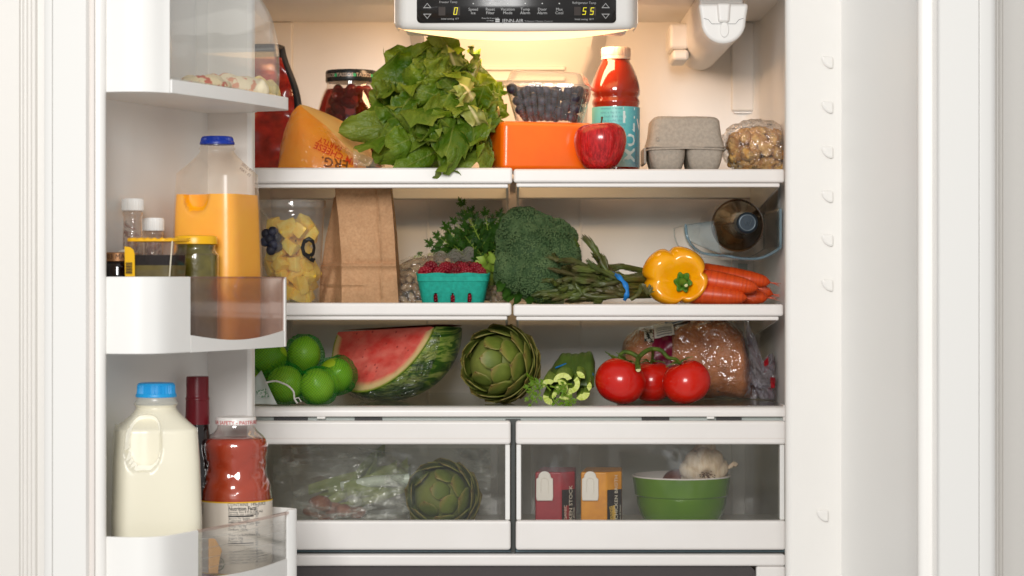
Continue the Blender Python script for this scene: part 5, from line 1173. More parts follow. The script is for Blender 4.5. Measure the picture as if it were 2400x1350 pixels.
for i, (px, py, d, r, lab) in enumerate(LM):
    p = W(px, py, d); s = r/0.0262; p.z = max(p.z, zs3+r*0.985)
    LP.append((p, r)); rx = [(0.3,1.2,0),(1.3,0.3,0.4),(0.9,-0.5,0.2),(0.2,0.2,0),(1.1,0.8,0),(1.5,0,0),(0.4,1,0)][i]
    tag(place(lme, 'lime', p, rx, s), lab, 'lime', 'limes in the net bag')
nt = thing('lime_net', 'green plastic net bag holding limes, with white paper header and string', 'net bag', W(690, 946, ld))
def netr(d):
    c0 = Vector((XX(695, ld), ld+0.012, zs3+0.036)); t_ = 0.0
    for k in range(26):                       # march outward until outside every lime
        p = c0 + d*t_; m = min((p-q).length - r for q, r in LP)
        if m > 0.0028 and all(((c0+d*(t_+e)) - q).length > r + 0.0026 for q, r in LP for e in (0.004, 0.010, 0.02, 0.035)): break
        t_ += 0.004
    return t_
NR = {}
nu_, nv_ = 72, 40
for j in range(nv_+1):
    for i in range(nu_):
        a = 2*pi*i/nu_; th = pi*j/nv_; NR[i, j] = netr(Vector((sin(th)*cos(a), sin(th)*sin(a), -cos(th))))
for it in range(3):
    N2 = {}
    for j in range(nv_+1):
        for i in range(nu_):
            nb_ = [NR[(i+1)%nu_, j], NR[(i-1)%nu_, j], NR[i, max(0,j-1)], NR[i, min(nv_,j+1)]]
            N2[i, j] = max(NR[i, j], 0.4*NR[i, j] + 0.6*sum(nb_)/4)
    NR = N2
def netp(u, v):
    i = int(round(u*nu_)) % nu_; j = int(round(v*nv_)); a = 2*pi*i/nu_; th = pi*j/nv_; d = Vector((sin(th)*cos(a), sin(th)*sin(a), -cos(th)))
    p = Vector((XX(695, ld), ld+0.012, zs3+0.036)) + d*(NR[i, j]+0.0008); p.z = max(p.z, zs3+0.0008); p.y = max(p.y, SF+0.010); return p
t = NT('green_net'); q_ = t.sep(t.co()); ya = t.math('ADD', q_[0], t.math('MULTIPLY', q_[1], 0.7)); wv = t.math('MULTIPLY', t.noise(30, 2), 0.004)
def nl(sgn):
    f = t.math('ADD', t.math('ADD', ya, t.math('MULTIPLY', q_[2], sgn)), wv); return t.math('ABSOLUTE', t.math('SUBTRACT', t.math('FRACT', t.math('MULTIPLY', f, 1/0.0042)), 0.5))
fac = t.ramp(t.math('MINIMUM', nl(1.0), nl(-0.9)), [(0.05,0.52),(0.17,0.11)])
lw = t.n('ShaderNodeLayerWeight'); lw.inputs['Blend'].default_value = 0.5; fac = t.math('ADD', fac, t.math('MULTIPLY', t.math('POWER', lw.outputs['Facing'], 2.5), 0.35), True)
M['net'] = t.done(t.mixs(fac, t.sh('ShaderNodeBsdfTransparent', (0.86,0.98,0.84,1)), t.mixs(0.35, t.principled(c(16,150,60), 0.35), t.sh('ShaderNodeBsdfTranslucent', c(20,176,74)))))
obj('net', G().grid(netp, nu_, nv_, True), M['net'], nt, 80)
def hdr(u, v):
    a_ = W(lerp(583, 612, u), lerp(903, 868, u), lerp(3.245, 3.238, u)); b_ = W(lerp(570, 650, u), lerp(947, 948, u), lerp(3.215, 3.216, u)); p = a_.lerp(b_, v); p.y += 0.003*sin(u*9+v*3); p.z = max(p.z, zs3+0.0006); return p
obj('paper_header', G().grid(hdr, 14, 12), pm('white_header', (0.62,0.66,0.62,1), 0.6, (0.5,0.56,0.52,1), 30, 3), nt, 70, solid=0.0006)
obj('header_print', G().grid(lambda u, v: hdr(0.45+0.4*u, 0.5+0.28*v) + Vector((0,-0.0012,0.0006)), 6, 4), pm('header_green_print', c(110,150,120), 0.6, (0.6,0.64,0.6,1), 260, 2, 0.45, 0.5), nt)
pth = spline([tuple(W(a, b, d)) for a, b, d in ((622,897,3.218),(645,893,3.214),(662,898,3.212),(676,905,3.211),(688,918,3.211),(690,934,3.212),(697,945,3.213))], 5)
obj('tie_string', G().tube(pth, [0.0011+0.0005*abs(sin(i*1.3)) for i in range(len(pth))], 6), pm('white_string', (0.70,0.66,0.62,1), 0.8), nt, 60)
obj('tie_string', G().tube([Vector(pth[-6]), W(700,932,3.211), W(706,942,3.212)], 0.0008, 5), bpy.data.materials['white_string'], nt, 60)
# ---- wrapped watermelon quarter
wd_ = 3.30; wcn = W(925, 858, wd_)
wm = thing('watermelon_wedge', 'cut watermelon wedge with red flesh wrapped in cling film', 'watermelon', W(930, 948, wd_))
C0 = W(908, 777, 3.36)                                       # centre of the whole melon
bm = bmesh.new(); bmesh.ops.create_icosphere(bm, subdivisions=6, radius=1.0)
Rm = Matrix.Rotation(radians(-16), 4, 'Y')
RX, RY, RZ_ = 0.112, 0.100, 0.104
bmesh.ops.transform(bm, matrix=Matrix.Diagonal((RX, RY, RZ_, 1)), verts=bm.verts)
def plane_cut(bm, co, no):
    r = bmesh.ops.bisect_plane(bm, geom=bm.verts[:]+bm.edges[:]+bm.faces[:], plane_co=co, plane_no=no, clear_outer=True, clear_inner=False)
# face A: the red cut seen from the front; its lower right border runs from (1028,772) to (830,900)
nA = Vector((-0.62, -0.62, 0.48)).normalized(); pA = [nA*0.004]
plane_cut(bm, pA[0], nA)
nB = Vector((-0.02, 0.06, 1.0)).normalized(); plane_cut(bm, W(930,770,3.33)-C0, nB)
rind = G(); bm.verts.ensure_lookup_table(); bm.verts.index_update()
rind.add([v.co + C0 for v in bm.verts], [tuple(v.index for v in f.verts) for f in bm.faces]); bm.free()
t = NT('melon_rind'); q = t.mapping((8,8,36), (0,0.25,0)); st = t.noise(2.2, 4, 0.6, q, 1.4); k = t.ramp(st, [(0.36, c(44,80,28)),(0.46, c(64,104,34)),(0.54, c(146,166,74)),(0.66, c(180,186,104))])
k = t.mix(t.ramp(t.noise(60, 4), [(0.45,0.0),(0.7,0.5)]), k, c(60,92,34)); M['rind'] = t.done(t.principled(k, 0.3))
obj('rind', rind, M['rind'], wm, 60)
# the flesh: polygon in plane A, with rind ring; triangulated fan with noise relief
e1 = Vector((0.7071, -0.7071, 0)); e2 = nA.cross(e1).normalized(); oA = pA[0] + Vector((-0.34,-0.34,-0.877)).normalized()*0.045
def on_ell(ang):
    """ray from a point inside plane A to the ellipsoid or the top plane"""
    o = oA; d = e1*cos(ang)+e2*sin(ang)
    A = (d.x/RX)**2+(d.y/RY)**2+(d.z/RZ_)**2; B = 2*(o.x*d.x/RX**2+o.y*d.y/RY**2+o.z*d.z/RZ_**2); Cc = (o.x/RX)**2+(o.y/RY)**2+(o.z/RZ_)**2-1
    te = (-B+sqrt(max(0, B*B-4*A*Cc)))/(2*A); dn = d.dot(nB); tt = (((W(930,770,3.33)-C0)-o).dot(nB))/dn if dn > 1e-6 else 1e9
    return o, d, min(te, tt), te <= tt
def flesh(u, v):
    o, d, t_, edge = on_ell(2*pi*u); r = v*t_; p = C0 + o + d*r + nA*(0.0008 + 0.0012*mn.noise((o+d*r)*70)*sm(1.0,0.9,v)); 
    return p
gF = G(); nU, nV = 140, 26
gF.grid(flesh, nU, nV, True)
for i in range(len(gF.v)):                                    # u of the uv = how near the rind (0 centre .. 1 rind), only along the skin
    vi = i // nU; ui = i % nU; o, d, t_, edge = on_ell(2*pi*ui/nU); gF.uv[i] = ((1 - (1-vi/nV)*t_/0.05) if edge else 0.0, 0)
t = NT('melon_flesh'); uvn = t.n('ShaderNodeTexCoord').outputs['UV']; s_ = t.sep(uvn)
k = t.mix(t.ramp(t.noise(26, 4, 0.6, t.mapping((1,1,2.2),(0,0.6,0))), [(0.32,0.0),(0.68,1.0)]), c(226,70,62), c(240,126,112)); k = t.mix(t.ramp(t.vor(75), [(0.10,0.75),(0.17,0.0)]), k, c(160,22,26))
k = t.mix(t.ramp(s_[0], [(0.62,0.0),(0.80,1.0)]), k, c(226,196,140)); k = t.mix(t.ramp(s_[0], [(0.90,0.0),(0.97,1.0)]), k, c(132,150,50)); M['flesh'] = t.done(t.principled(k, 0.3, t.bump(t.noise(150, 4), 0.4, 0.002), sss=0.2, sssr=(1,0.25,0.2), sss_scale=0.006))
obj('flesh', gF, M['flesh'], wm, 80)
g = G()                                                       # top cut, seen edge-on
def topc(u, v):
    a = 2*pi*u; o = (W(930,770,3.33)-C0) + Vector((0.03,0.05,0.0)); 
    e3 = Vector((1,0,-nB.x/nB.z)).normalized(); e4 = nB.cross(e3); d = e3*cos(a)+e4*sin(a)
    A = (d.x/RX)**2+(d.y/RY)**2+(d.z/RZ_)**2; B = 2*(o.x*d.x/RX**2+o.y*d.y/RY**2+o.z*d.z/RZ_**2); Cc = (o.x/RX)**2+(o.y/RY)**2+(o.z/RZ_)**2-1
    te = (-B+sqrt(max(0, B*B-4*A*Cc)))/(2*A); dn = d.dot(nA); tt = ((pA[0]-o).dot(nA))/dn if dn > 1e-6 else 1e9
    return C0 + o + d*min(te, tt)*v + nB*(0.001 - 0.004*exp(-((v-0.3)/0.3)**2))
obj('top_cut', G().grid(topc, 90, 10, True), pm('melon_top', c(206,60,54), 0.35, c(186,40,40), 40, 3), wm, 70)
def meltop(p):
    return p
def clf(u, v):                                                # cling film: loose over the right of the rind and below
    a = lerp(-1.75, 0.75, u); b = lerp(-1.30, 0.95, v); d = Vector((sin(a)*cos(b*0.8) , -cos(a)*cos(b), sin(b)-0.55)).normalized(); d = Vector((d.x, d.y, d.z))
    p = Vector((d.x*(RX+0.0022), d.y*(RY+0.002), d.z*(RZ_+0.002))); p += d*crinkle(d, 7.0, 0.0030, 2)
    if p.dot(nA) > pA[0].dot(nA): p -= nA*(p.dot(nA)-pA[0].dot(nA)-0.0022-0.001*mn.noise(p*60))
    tz = (W(930,766,3.33)-C0).z
    p.z = min(p.z, tz); p = p + C0; p.z = max(p.z, zs3+0.0006); p.y = max(p.y, SF+0.008); return p
t = NT('cling_film'); h_ = t.noise(48, 3, 0.6, dist=1.6); nr = t.bump(h_, 1.0, 0.012); q = t.mapping((26,26,60),(0,0.9,0.4))
cr2 = t.ramp(t.noise(1, 5, 0.62, q, 1.5), [(0.52,0.0),(0.66,0.55)]); cr2 = t.math('MULTIPLY', cr2, t.ramp(t.noise(11, 2), [(0.42,0.0),(0.62,1.0)]))  # whitish film haze, its streaks painted in as crinkle highlights
lw = t.n('ShaderNodeLayerWeight'); lw.inputs['Blend'].default_value = 0.5; t.l(nr, lw.inputs['Normal']); fac = t.math('ADD', t.math('MULTIPLY', t.math('POWER', lw.outputs['Facing'], 3.0), 1.0), 0.07, True)
M['cling'] = t.done(t.mixs(fac, t.mixs(t.math('ADD', cr2, 0.02), t.sh('ShaderNodeBsdfTransparent', (0.98,0.98,0.97,1)), t.sh('ShaderNodeBsdfDiffuse', (0.85,0.86,0.84,1), None, nr)), t.sh('ShaderNodeBsdfGlossy', (1,1,1,1), 0.13, nr)))
gC = G().grid(clf, 80, 50); gC.uv = {}
gC.f = [f for f in gC.f if max(gC.v[i][2] for i in f) < ZZ(771, 3.33) and (sum((Vector(gC.v[i]) for i in f), Vector())/len(f) - C0).dot(nA) < pA[0].dot(nA) + 0.0008]
obj('cling_film', gC, M['cling'], wm, 70)
# ---- artichokes
t = NT('artichoke_bract'); uvn = t.n('ShaderNodeTexCoord').outputs['UV']; s_ = t.sep(uvn)
k = t.mix(t.ramp(t.noise(55, 4), [(0.3,0.0),(0.7,1.0)]), c(96,112,34), c(126,138,52)); k = t.mix(t.ramp(t.rnd(), [(0.0,0.0),(1.0,0.5)]), k, c(58,78,28))
k = t.mix(t.ramp(s_[1], [(0.72,0.0),(0.97,0.75)]), k, c(150,124,66)); au = t.math('ABSOLUTE', t.math('SUBTRACT', s_[0], 0.5)); k = t.mix(t.ramp(au, [(0.38,0.0),(0.48,0.3)]), k, c(150,146,84)); tipm = t.math('MULTIPLY', t.ramp(s_[1], [(0.90,0.0),(0.97,1.0)]), t.ramp(au, [(0.05,1.0),(0.22,0.0)])); k = t.mix(tipm, k, c(92,56,28))
k = t.mix(t.math('MULTIPLY', t.ramp(t.noise(1, 3, 0.5, t.mapping((60,3,1), vec=uvn)), [(0.4,0.0),(0.7,0.35)]), 1.0), k, c(112,124,60)); M['arti'] = t.done(t.principled(k, 0.5, t.bump(t.noise(150, 3), 0.25, 0.001)))
def artichoke(label, center, axis, R, seed, n=64, oz=1.0, loc=None):
    ar = thing('artichoke', label, 'artichoke', loc); rq = random.Random(seed); fm = T(center) @ frame(axis, (0.1, 0.2, 1)); gr = pi*(3-sqrt(5))
    obj('heart', G().ico((0,0,0), R*0.72, 4, (1,1,oz)).tf(fm), M['arti'], ar, 80)
    for i in range(n):
        f = (i+0.5)/n; th_tip = 0.06 + 2.35*f**0.72; span = lerp(0.62, 1.15, min(1, f*1.8)); ph = i*gr + rq.uniform(-.06,.06); wid = lerp(0.30, 0.66, min(1, f*1.8))
        lift = lerp(0.04, 0.085, f) + rq.uniform(-.015,.02); th0 = th_tip + span; seedv = rq.uniform(0, 50)
        def br_(u, v):
            s = u*2-1; th = th0 - span*v*(1 - 0.05*s*s); prof = interp([(0,0.55),(0.3,0.92),(0.55,1.0),(0.78,0.80),(0.92,0.46),(0.985,0.20),(1.0,0.06)], v); notch = 0.0
            if v > 0.96 and abs(s) < 0.35: notch = 0.02
            st_ = max(0.22, sin(max(0.05, min(pi-0.05, th)))); lat = s*wid*prof
            tx, ty = sin(th)*cos(ph), sin(th)*sin(ph); d = Vector((tx, ty, cos(th)))
            east = Vector((-sin(ph), cos(ph), 0)); d2 = (d*cos(lat) + east*sin(lat)).normalized()
            r = R*(0.735 + 0.06*f + 0.20*v + (lift-0.06)*v*v + 0.012*(1-s*s)*v + 0.02*v**6 + 0.008*mn.noise(Vector((s*2, v*3, seedv))) - 0.02*(1-v))
            q = d2*r; return Vector((q.x, q.y, q.z*oz))
        o = obj('bract', G().grid(br_, 8, 14).tf(fm), M['arti'], ar, 80, solid=0.0014)
    return ar
ac = W(1170, 856, 3.295); ac.z = zs3 + 0.0578
artichoke('large green artichoke on the crisper shelf between watermelon and celery', ac, Vector((-0.62,-0.78,0.16)), 0.0595, 5, 52, 1.02, W(1170, 948, 3.295))
# ---- celery
ced = 3.235; cy_ = thing('celery_bunch', 'bunch of celery lying with its cut ends facing forward', 'celery', W(1325, 950, ced))
t = NT('celery_skin'); k = t.mix(t.ramp(t.noise(1, 3, 0.5, t.mapping((260,8,260))), [(0.35,0.0),(0.7,1.0)]), c(150,176,66), c(120,150,48)); M['celery'] = t.done(t.principled(k, 0.42))
M['celshade'] = pm('celery_outer_shaded', c(82,104,40), 0.45, c(66,86,32), 40, 3); M['celcut'] = pm('celery_cut', c(186,202,84), 0.45, c(214,220,134), 140, 4, 0.35, 0.65, bump=(300,0.5,0.0015))  # outer stalks: celery green darkened, their shade put into the colour
def cstalk(px, py, r, rot, th, arcl, d0, tgt, pale=False):
    """C-shaped stalk running back from its cut end"""
    p0 = W(px, py, d0); p1 = Vector(tgt); n = 14
    outer = [(r*cos(a), r*sin(a)) for a in [lerp(-arcl, arcl, i/n) for i in range(n+1)]]; inner = [((r-th)*cos(a)-0.0*th, (r-th)*sin(a)) for a in [lerp(arcl*0.97, -arcl*0.97, i/n) for i in range(n+1)]]
    sec = outer + inner; ca, sa = cos(rot), sin(rot); sec = [(x-r*0.55, y) for x, y in sec]; sec = [(x*ca-y*sa, x*sa+y*ca) for x, y in sec]; m = len(sec); K = 7; vs = []
    for k in range(K+1):
        f = k/K; c_ = p0.lerp(p1, f); c_.z += 0.006*sin(pi*f); s = lerp(1.0, 1.15, f)
        vs += [(c_.x + x*s, c_.y + 0.0015*mn.noise(Vector((x*400, y*400, px)))*(k == 0), max(zs3+0.0006, c_.z + z*s)) for x, z in sec for y in (z,)]
    fs = [(k*m+i, k*m+(i+1)%m, (k+1)*m+(i+1)%m, (k+1)*m+i) for k in range(K) for i in range(m)]
    o = obj('stalk', G().add(vs, fs), M['celery'], cy_, 50)
    cut = [(2*n+1-i, 2*n-i, i+1, i) for i in range(n)]; cut = [(i, i+1, 2*n-i, 2*n+1-i) for i in range(n)]
    obj('cut_end', G().add(vs[:m], cut), M['celcut'], o, None)
for a in ((1281,898,.0105,2.0,.0058,1.25,3.236),(1317,884,.0125,1.75,.0062,1.35,3.232),(1321,904,.0105,0.55,.0058,1.30,3.226),(1347,906,.0125,-0.55,.0060,1.35,3.230),(1361,879,.0082,0.9,.0062,1.0,3.240),
          (1367,929,.0105,-1.2,.0075,1.1,3.228),(1284,938,.0100,-2.3,.0070,1.1,3.232),(1326,930,.0095,-1.4,.0060,1.1,3.222),(1300,925,.0070,2.6,.0050,1.0,3.226),(1381,906,.0070,-0.1,.0055,1.0,3.238),(1308,910,.0055,1.5,.0045,1.0,3.230),(1336,920,.0050,0.2,.004,1.0,3.226)):
    px, py = a[0], a[1]; tgt = W(1345+(px-1325)*0.75, 868+(py-905)*0.62, 3.47); cstalk(px, py, a[2]*1.12, a[3], a[4]*1.2, a[5], a[6], tgt)
# the outer stalks seen behind the cut ends, lying under a blue band
def outer(u, v):
    px0 = lerp(1282, 1392, u); top = interp([(0,890),(0.10,868),(0.22,846),(0.30,834),(0.36,829),(0.6,832),(0.8,828),(0.94,826),(1.0,850)], u); d = lerp(3.265, 3.44, v)
    p = W(lerp(px0, 1340+(px0-1337)*0.75, v*0.0), lerp(lerp(905, top, sm(0,0.28,v)), top+2, v), d); p.z += 0.0008*sin(u*44); p.z = max(p.z, zs3+0.001); return p
obj('outer_stalks', G().grid(outer, 40, 14), M['celshade'], cy_, 60, solid=0.004)
g = G().tube([W(px, py, d) for px, py, d in ((1302,862,3.285),(1325,853,3.293),(1350,851,3.30),(1368,851,3.30),(1384,858,3.292),(1390,880,3.282))], 0.0012, 6); obj('rubber_band', g, bpy.data.materials['blue_rubber'], cy_, 60)
rr = random.Random(77); g = G(); gs = G()
for i, (bx, by, tx, ty) in enumerate(((1270,905,1243,905),(1268,910,1240,928),(1262,910,1246,945),(1300,930,1316,955),(1310,935,1330,956),(1290,915,1255,900),(1262,905,1245,885),(1320,925,1340,950),(1340,900,1310,915),(1290,905,1330,925))):
    sprig(g, gs, W(bx,by,3.222), W(tx,ty,3.208+0.01*rr.random()), 900+i, 0.0085, 3)
t = NT('celery_leaf'); M['celleaf'] = t.done(t.mixs(0.25, t.principled(t.mix(t.rnd(), c(104,142,28), c(128,158,44)), 0.45), t.sh('ShaderNodeBsdfTranslucent', c(130,170,40))))
obj('leaves', g, M['celleaf'], cy_, None); obj('leaf_stems', gs, M['celleaf'], cy_, 60)
# ---- tomatoes on the vine
td = 3.255; tm = thing('tomatoes_on_vine', 'three ripe red tomatoes joined by a green vine', 'tomatoes', W(1530, 948, td))
t = NT('tomato_skin'); k = t.mix(t.ramp(t.noise(16, 3), [(0.3,0.0),(0.7,1.0)]), c(190,16,12), c(208,34,16)); M['tom'] = t.done(t.principled(k, 0.24, t.bump(t.noise(14, 3), 0.12, 0.002), coat=0.35, coatr=0.08, sss=0.15, sssr=(1,0.15,0.08), sss_scale=0.006))
def tomato(px, py, d, r, tilt, seed):
    ctr = W(px, py, d); ctr.z = zs3 + r*0.93
    def tp(u, v):
        a = 2*pi*u; th = pi*v; dim = exp(-(sin(th)/0.35)**2)*(1 if v > 0.5 else 0.25); q = r*(1+0.018*cos(5*a+seed)*sin(th)**2*(0.4+0.6*v))
        return Vector((q*sin(th)*cos(a), q*sin(th)*sin(a), -q*0.92*cos(th) - 0.18*r*dim*(1 if v > 0.5 else -1)))
    fm = T(ctr) @ Matrix.Rotation(tilt[0], 4, 'X') @ Matrix.Rotation(tilt[1], 4, 'Y')
    o = obj('tomato', G().grid(tp, 48, 32, True).tf(fm), M['tom'], tm, 180)
    top = fm @ Vector((0,0,r*0.80)); g = G()
    for k in range(5):
        a = 2*pi*k/5+seed; tipv = fm @ Vector((cos(a)*r*0.62, sin(a)*r*0.62, r*0.86+0.004*sin(k*3))); b = (tipv-top).cross(fm.to_3x3() @ Vector((0,0,1))).normalized()*0.0026
        m_ = top.lerp(tipv, 0.5) + fm.to_3x3() @ Vector((0,0,0.003)); g.add([top, m_-b, tipv, m_+b], [(0,1,2,3)])
    obj('calyx', g, M['vine'], o, None, solid=0.001)
    return top
M['vine'] = pm('tomato_vine', c(88,108,30), 0.6, c(62,82,20), 90, 3, bump=(160,0.5,0.0015))
t1 = tomato(1453, 895, 3.250, 0.0370, (-0.15, 0.35), 0.3); t2 = tomato(1526, 895, 3.315, 0.0340, (0.1, 0), 1.2); t3 = tomato(1609, 895, 3.252, 0.0355, (0.05, -0.35), 2.2)
vn = W(1497, 838, 3.262)
for P, R in (([W(1496,866,3.222), W(1494,852,3.235), vn, W(1500,835,3.268)], [0.0042,0.0036,0.0038,0.0036]), ([vn, W(1480,828,3.262), W(1462,825,3.26), W(1452,838,3.255), t1], [0.0034,0.0032,0.0030,0.0026,0.0024]),
             ([vn, W(1512,824,3.27), W(1530,818,3.28), W(1550,822,3.275), W(1566,838,3.268), W(1584,842,3.262), t3], [0.0036,0.0034,0.0032,0.0032,0.0028,0.0026,0.0022]), ([W(1530,818,3.28), W(1530,834,3.30), t2], [0.0026,0.0022,0.0022])):
    q = spline([(p.x, p.y, p.z, r) for p, r in zip([Vector(x) for x in P], R)], 6); obj('vine', G().tube([p[:3] for p in q], [p[3] for p in q], 10), M['vine'], tm, 60)
for (ax_, ay, bx, by) in ((1440,842,1418,824),(1446,840,1426,832),(1462,842,1444,826)):
    obj('vine', G().tube([W(ax_,ay,3.255), W((ax_+bx)/2, (ay+by)/2-2, 3.25), W(bx,by,3.248)], [0.0018,0.0012,0.0006], 6), M['vine'], tm, 60)
obj('vine_cut', G().lathe([(0.0001,0),(0.0034,0)], 12, False, False).tf(T(W(1496,866.4,3.2215)) @ Matrix.Rotation(pi/2-0.3,4,'X')), pm('vine_cut_pale', c(200,190,140), 0.7), tm, None, solid=0.0006)
# ---- bagged seeded bread loaf
bd3 = 3.38; bl = thing('bread_loaf', 'seeded brown bread loaf in a clear bag with a maroon band', 'bread', W(1620, 945, bd3))
t = NT('seeded_crust'); k = t.mix(t.ramp(t.noise(36, 5), [(0.32,0.0),(0.7,1.0)]), c(190,120,70), c(134,78,42)); sd_ = t.ramp(t.vor(210), [(0.14,1.0),(0.26,0.0)]); sd2 = t.math('MULTIPLY', sd_, t.ramp(t.noise(28, 2, vec=t.mapping((1,1,1),loc=(5,2,1))), [(0.45,0.0),(0.55,1.0)])); k = t.mix(sd2, k, c(206,160,104)); M['crust'] = t.done(t.principled(k, 0.7, t.bump(t.math('ADD', t.noise(60, 4), sd2), 0.7, 0.003)))
def loafp(u, v, off=0.0, wob=0.0):
    px = lerp(1450, 1765, v); hgt = interp([(0,0.35),(0.05,0.72),(0.15,0.86),(0.40,0.90),(0.55,1.0),(0.8,1.0),(0.93,0.82),(1.0,0.35)], v); a = 2*pi*u
    rz_ = (0.0615*hgt)+off; ry_ = 0.052*min(1, hgt*1.15)+off; k = 2.6; q = (abs(cos(a))**k+abs(sin(a))**k)**(-1/k)
    z = zs3 + 0.001 + 0.0605*hgt*1.0 + rz_*q*sin(a)*0.98; p = Vector((XX(px, bd3), bd3+0.03 + ry_*q*cos(a), z))
    nse = mn.noise(p*26)*0.004 if off == 0 else 0.0; p.z += nse; p.z = min(p.z, ZZ(752, bd3)+0.002+off)
    p.z = max(p.z, zs3+0.0006+(0.001 if off == 0 else 0)); return p
gl_ = G().grid(lambda u, v: loafp(u, v), 48, 40, True); n_ = 48; gl_.f += [tuple(reversed(range(n_))), tuple(40*n_+i for i in range(n_))]
obj('loaf', gl_, M['crust'], bl, 80)
def bbag(u, v):
    p = loafp(u, min(1, v*0.98+0.01), 0.0035); d = 0.009*mn.noise(Vector((p.x*45, p.z*40, p.y*40+2))) + 0.005*abs(mn.noise(Vector((p.x*120+p.z*60, p.z*30, 4)))); p.y -= abs(d); p.z = min(p.z + d*0.5, ZZ(750, bd3)); 
    p.z = max(p.z, zs3+0.0005); return p
M['breadfilm'] = film('bread_bag_film', (0.97,0.95,0.94,1), 0.02, bump=(20,1.0,0.014,1.8), gain=1.6, base=0.015, rough=0.10)
obj('bag', G().grid(bbag, 72, 60, True), M['breadfilm'], bl, 70)
def twist(u, v):
    px = lerp(1752, 1838, v); rad = interp([(0,0.052),(0.25,0.034),(0.45,0.022),(0.6,0.026),(0.8,0.032),(1.0,0.026)], v); a = 2*pi*u
    r = rad*(1+0.30*sin(a*7+v*6)+0.18*sin(a*13-v*9)); zc_ = lerp(zs3+0.058, zs3+0.030, sm(0,0.5,v)); p = Vector((XX(px, bd3-0.03*v), bd3+0.03-0.06*v + r*0.8*cos(a), zc_ + r*sin(a))); p.z = max(p.z, zs3+0.0008); p.x = min(p.x, 0.392); return p
obj('bag_end', G().grid(twist, 96, 30, True), film('bag_end_film', (0.92,0.90,0.93,1), 0.16, (0.6,0.56,0.64,1), bump=(40,1.0,0.012,1.6), gain=1.9, base=0.04, rough=0.1), bl, 60)
def onbag(u, v, px0, px1, a0, a1, off=0.0016):
    px = lerp(px0, px1, u); vv_ = ((px-1450)/315-0.01)/0.98; a = lerp(a0, a1, v); p = bbag(a/(2*pi), vv_); p += Vector((0,-off,off*0.6)); return p
obj('maroon_band', G().grid(lambda u, v: onbag(u, v, 1526, 1572, 3.35, 2.05), 10, 24), pm('maroon_print', c(112,10,44), 0.35, c(92,8,36), 40, 2), bl, 70)
obj('white_label', G().grid(lambda u, v: onbag(u, v, 1532, 1578, 2.45, 1.75, 0.0026), 10, 16), pm('white_label', (0.66,0.63,0.58,1), 0.4), bl, 70)
for k in range(5):
    obj('label_line', G().grid(lambda u, v, k=k: onbag(u, v, 1537, 1573, 2.40-0.09*k, 2.36-0.09*k, 0.0032), 6, 1), M['greyprint'], bl, None)
obj('label_patch', G().grid(lambda u, v: onbag(u, v, 1508, 1530, 2.55, 2.05, 0.0022), 6, 10), pm('dark_label', c(40,48,40), 0.4, c(190,186,172), 220, 2, 0.48, 0.52), bl, 70)
obj('blue_print', G().grid(lambda u, v: onbag(u, v, 1560, 1612, 1.9, 1.5, 0.0022), 8, 8), pm('blue_bag_print', c(46,74,112), 0.4, c(150,160,175), 60, 2, 0.45, 0.55), bl, 70)
obj('red_print', G().grid(lambda u, v: onbag(u, v, 1612, 1636, 1.95, 1.5, 0.0022), 6, 8), pm('red_bag_print', c(150,20,30), 0.4), bl, 70)
for (a, b, d) in ((0.60,0.72,0.50),(0.60,0.78,0.86),(0.47,0.56,0.3)):
    obj('red_print', G().grid(lambda u, v, a=a, d=d: twist(d+0.10*u-0.05, a+0.12*v)+Vector((0,-0.0015,0)), 10, 8), bpy.data.materials['red_bag_print'], bl, 70)
# ================================================================ CONTENTS OF THE CRISPER DRAWERS
# left: bag of scallions/greens, artichoke
gd = 3.33; gb_ = thing('vegetable_bag', 'crumpled clear plastic bag of green leafy vegetables with pinkish roots in the left drawer', 'food bag', W(770, 1215, gd))
M['greens'] = pm('leek_green', c(132,148,78), 0.5, c(172,178,116), 30, 4); M['rootp'] = pm('pinkish_root', c(176,120,92), 0.55, c(146,84,66), 60, 4, bump=(90,0.5,0.002))
rr = random.Random(41)
for i in range(15):
    x0_, y0_ = rr.uniform(720, 850), rr.uniform(1140, 1200); x1_, y1_ = x0_+rr.uniform(60, 330), rr.uniform(1048, 1130)
    a_, b_ = W(x0_, y0_, gd+rr.uniform(-.02,.05)), W(min(x1_, 1150), y1_, gd+rr.uniform(0,.09)); m_ = a_.lerp(b_, 0.5)+Vector((0,0,0.008*rr.uniform(-1,1.5)))
    g = G(); q = spline([tuple(a_), tuple(m_), tuple(b_)], 8); s_w = rr.uniform(0.005, 0.010)
    vs = []
    for k, p in enumerate(q): p = Vector(p); w_ = s_w*(0.8+0.4*k/len(q)); vs += [p+Vector((0,0.002,-w_)), p+Vector((0,-0.003,0)), p+Vector((0,0.002,w_))]
    fs = [(3*k+j, 3*k+j+1, 3*k+4+j, 3*k+3+j) for k in range(len(q)-1) for j in (0, 1)]; obj('green_leaf', G().add(vs, fs), M['greens'], gb_, 80)
for i, (px, py, r) in enumerate(((752,1180,0.014),(778,1192,0.012),(735,1196,0.012),(805,1196,0.011),(835,1200,0.011),(765,1205,0.012))):
    p = W(px, py, gd-0.02+0.012*(i % 3)); p.z = max(p.z, zdf+r*0.8); g = G().ico((0,0,0), r, 3, (1.25,0.9,0.85)); g.warp(lambda q: q*(1+0.2*mn.noise(q*90+Vector((i,0,0))))+p); obj('root', g, M['rootp'], gb_, 80)
obj('white_stalk', G().tube([W(800,1138,gd+0.01), W(880,1128,gd), W(960,1122,gd)], [0.006,0.0085,0.008], 12), pm('white_stalk', (0.62,0.70,0.58,1), 0.35), gb_, 60)
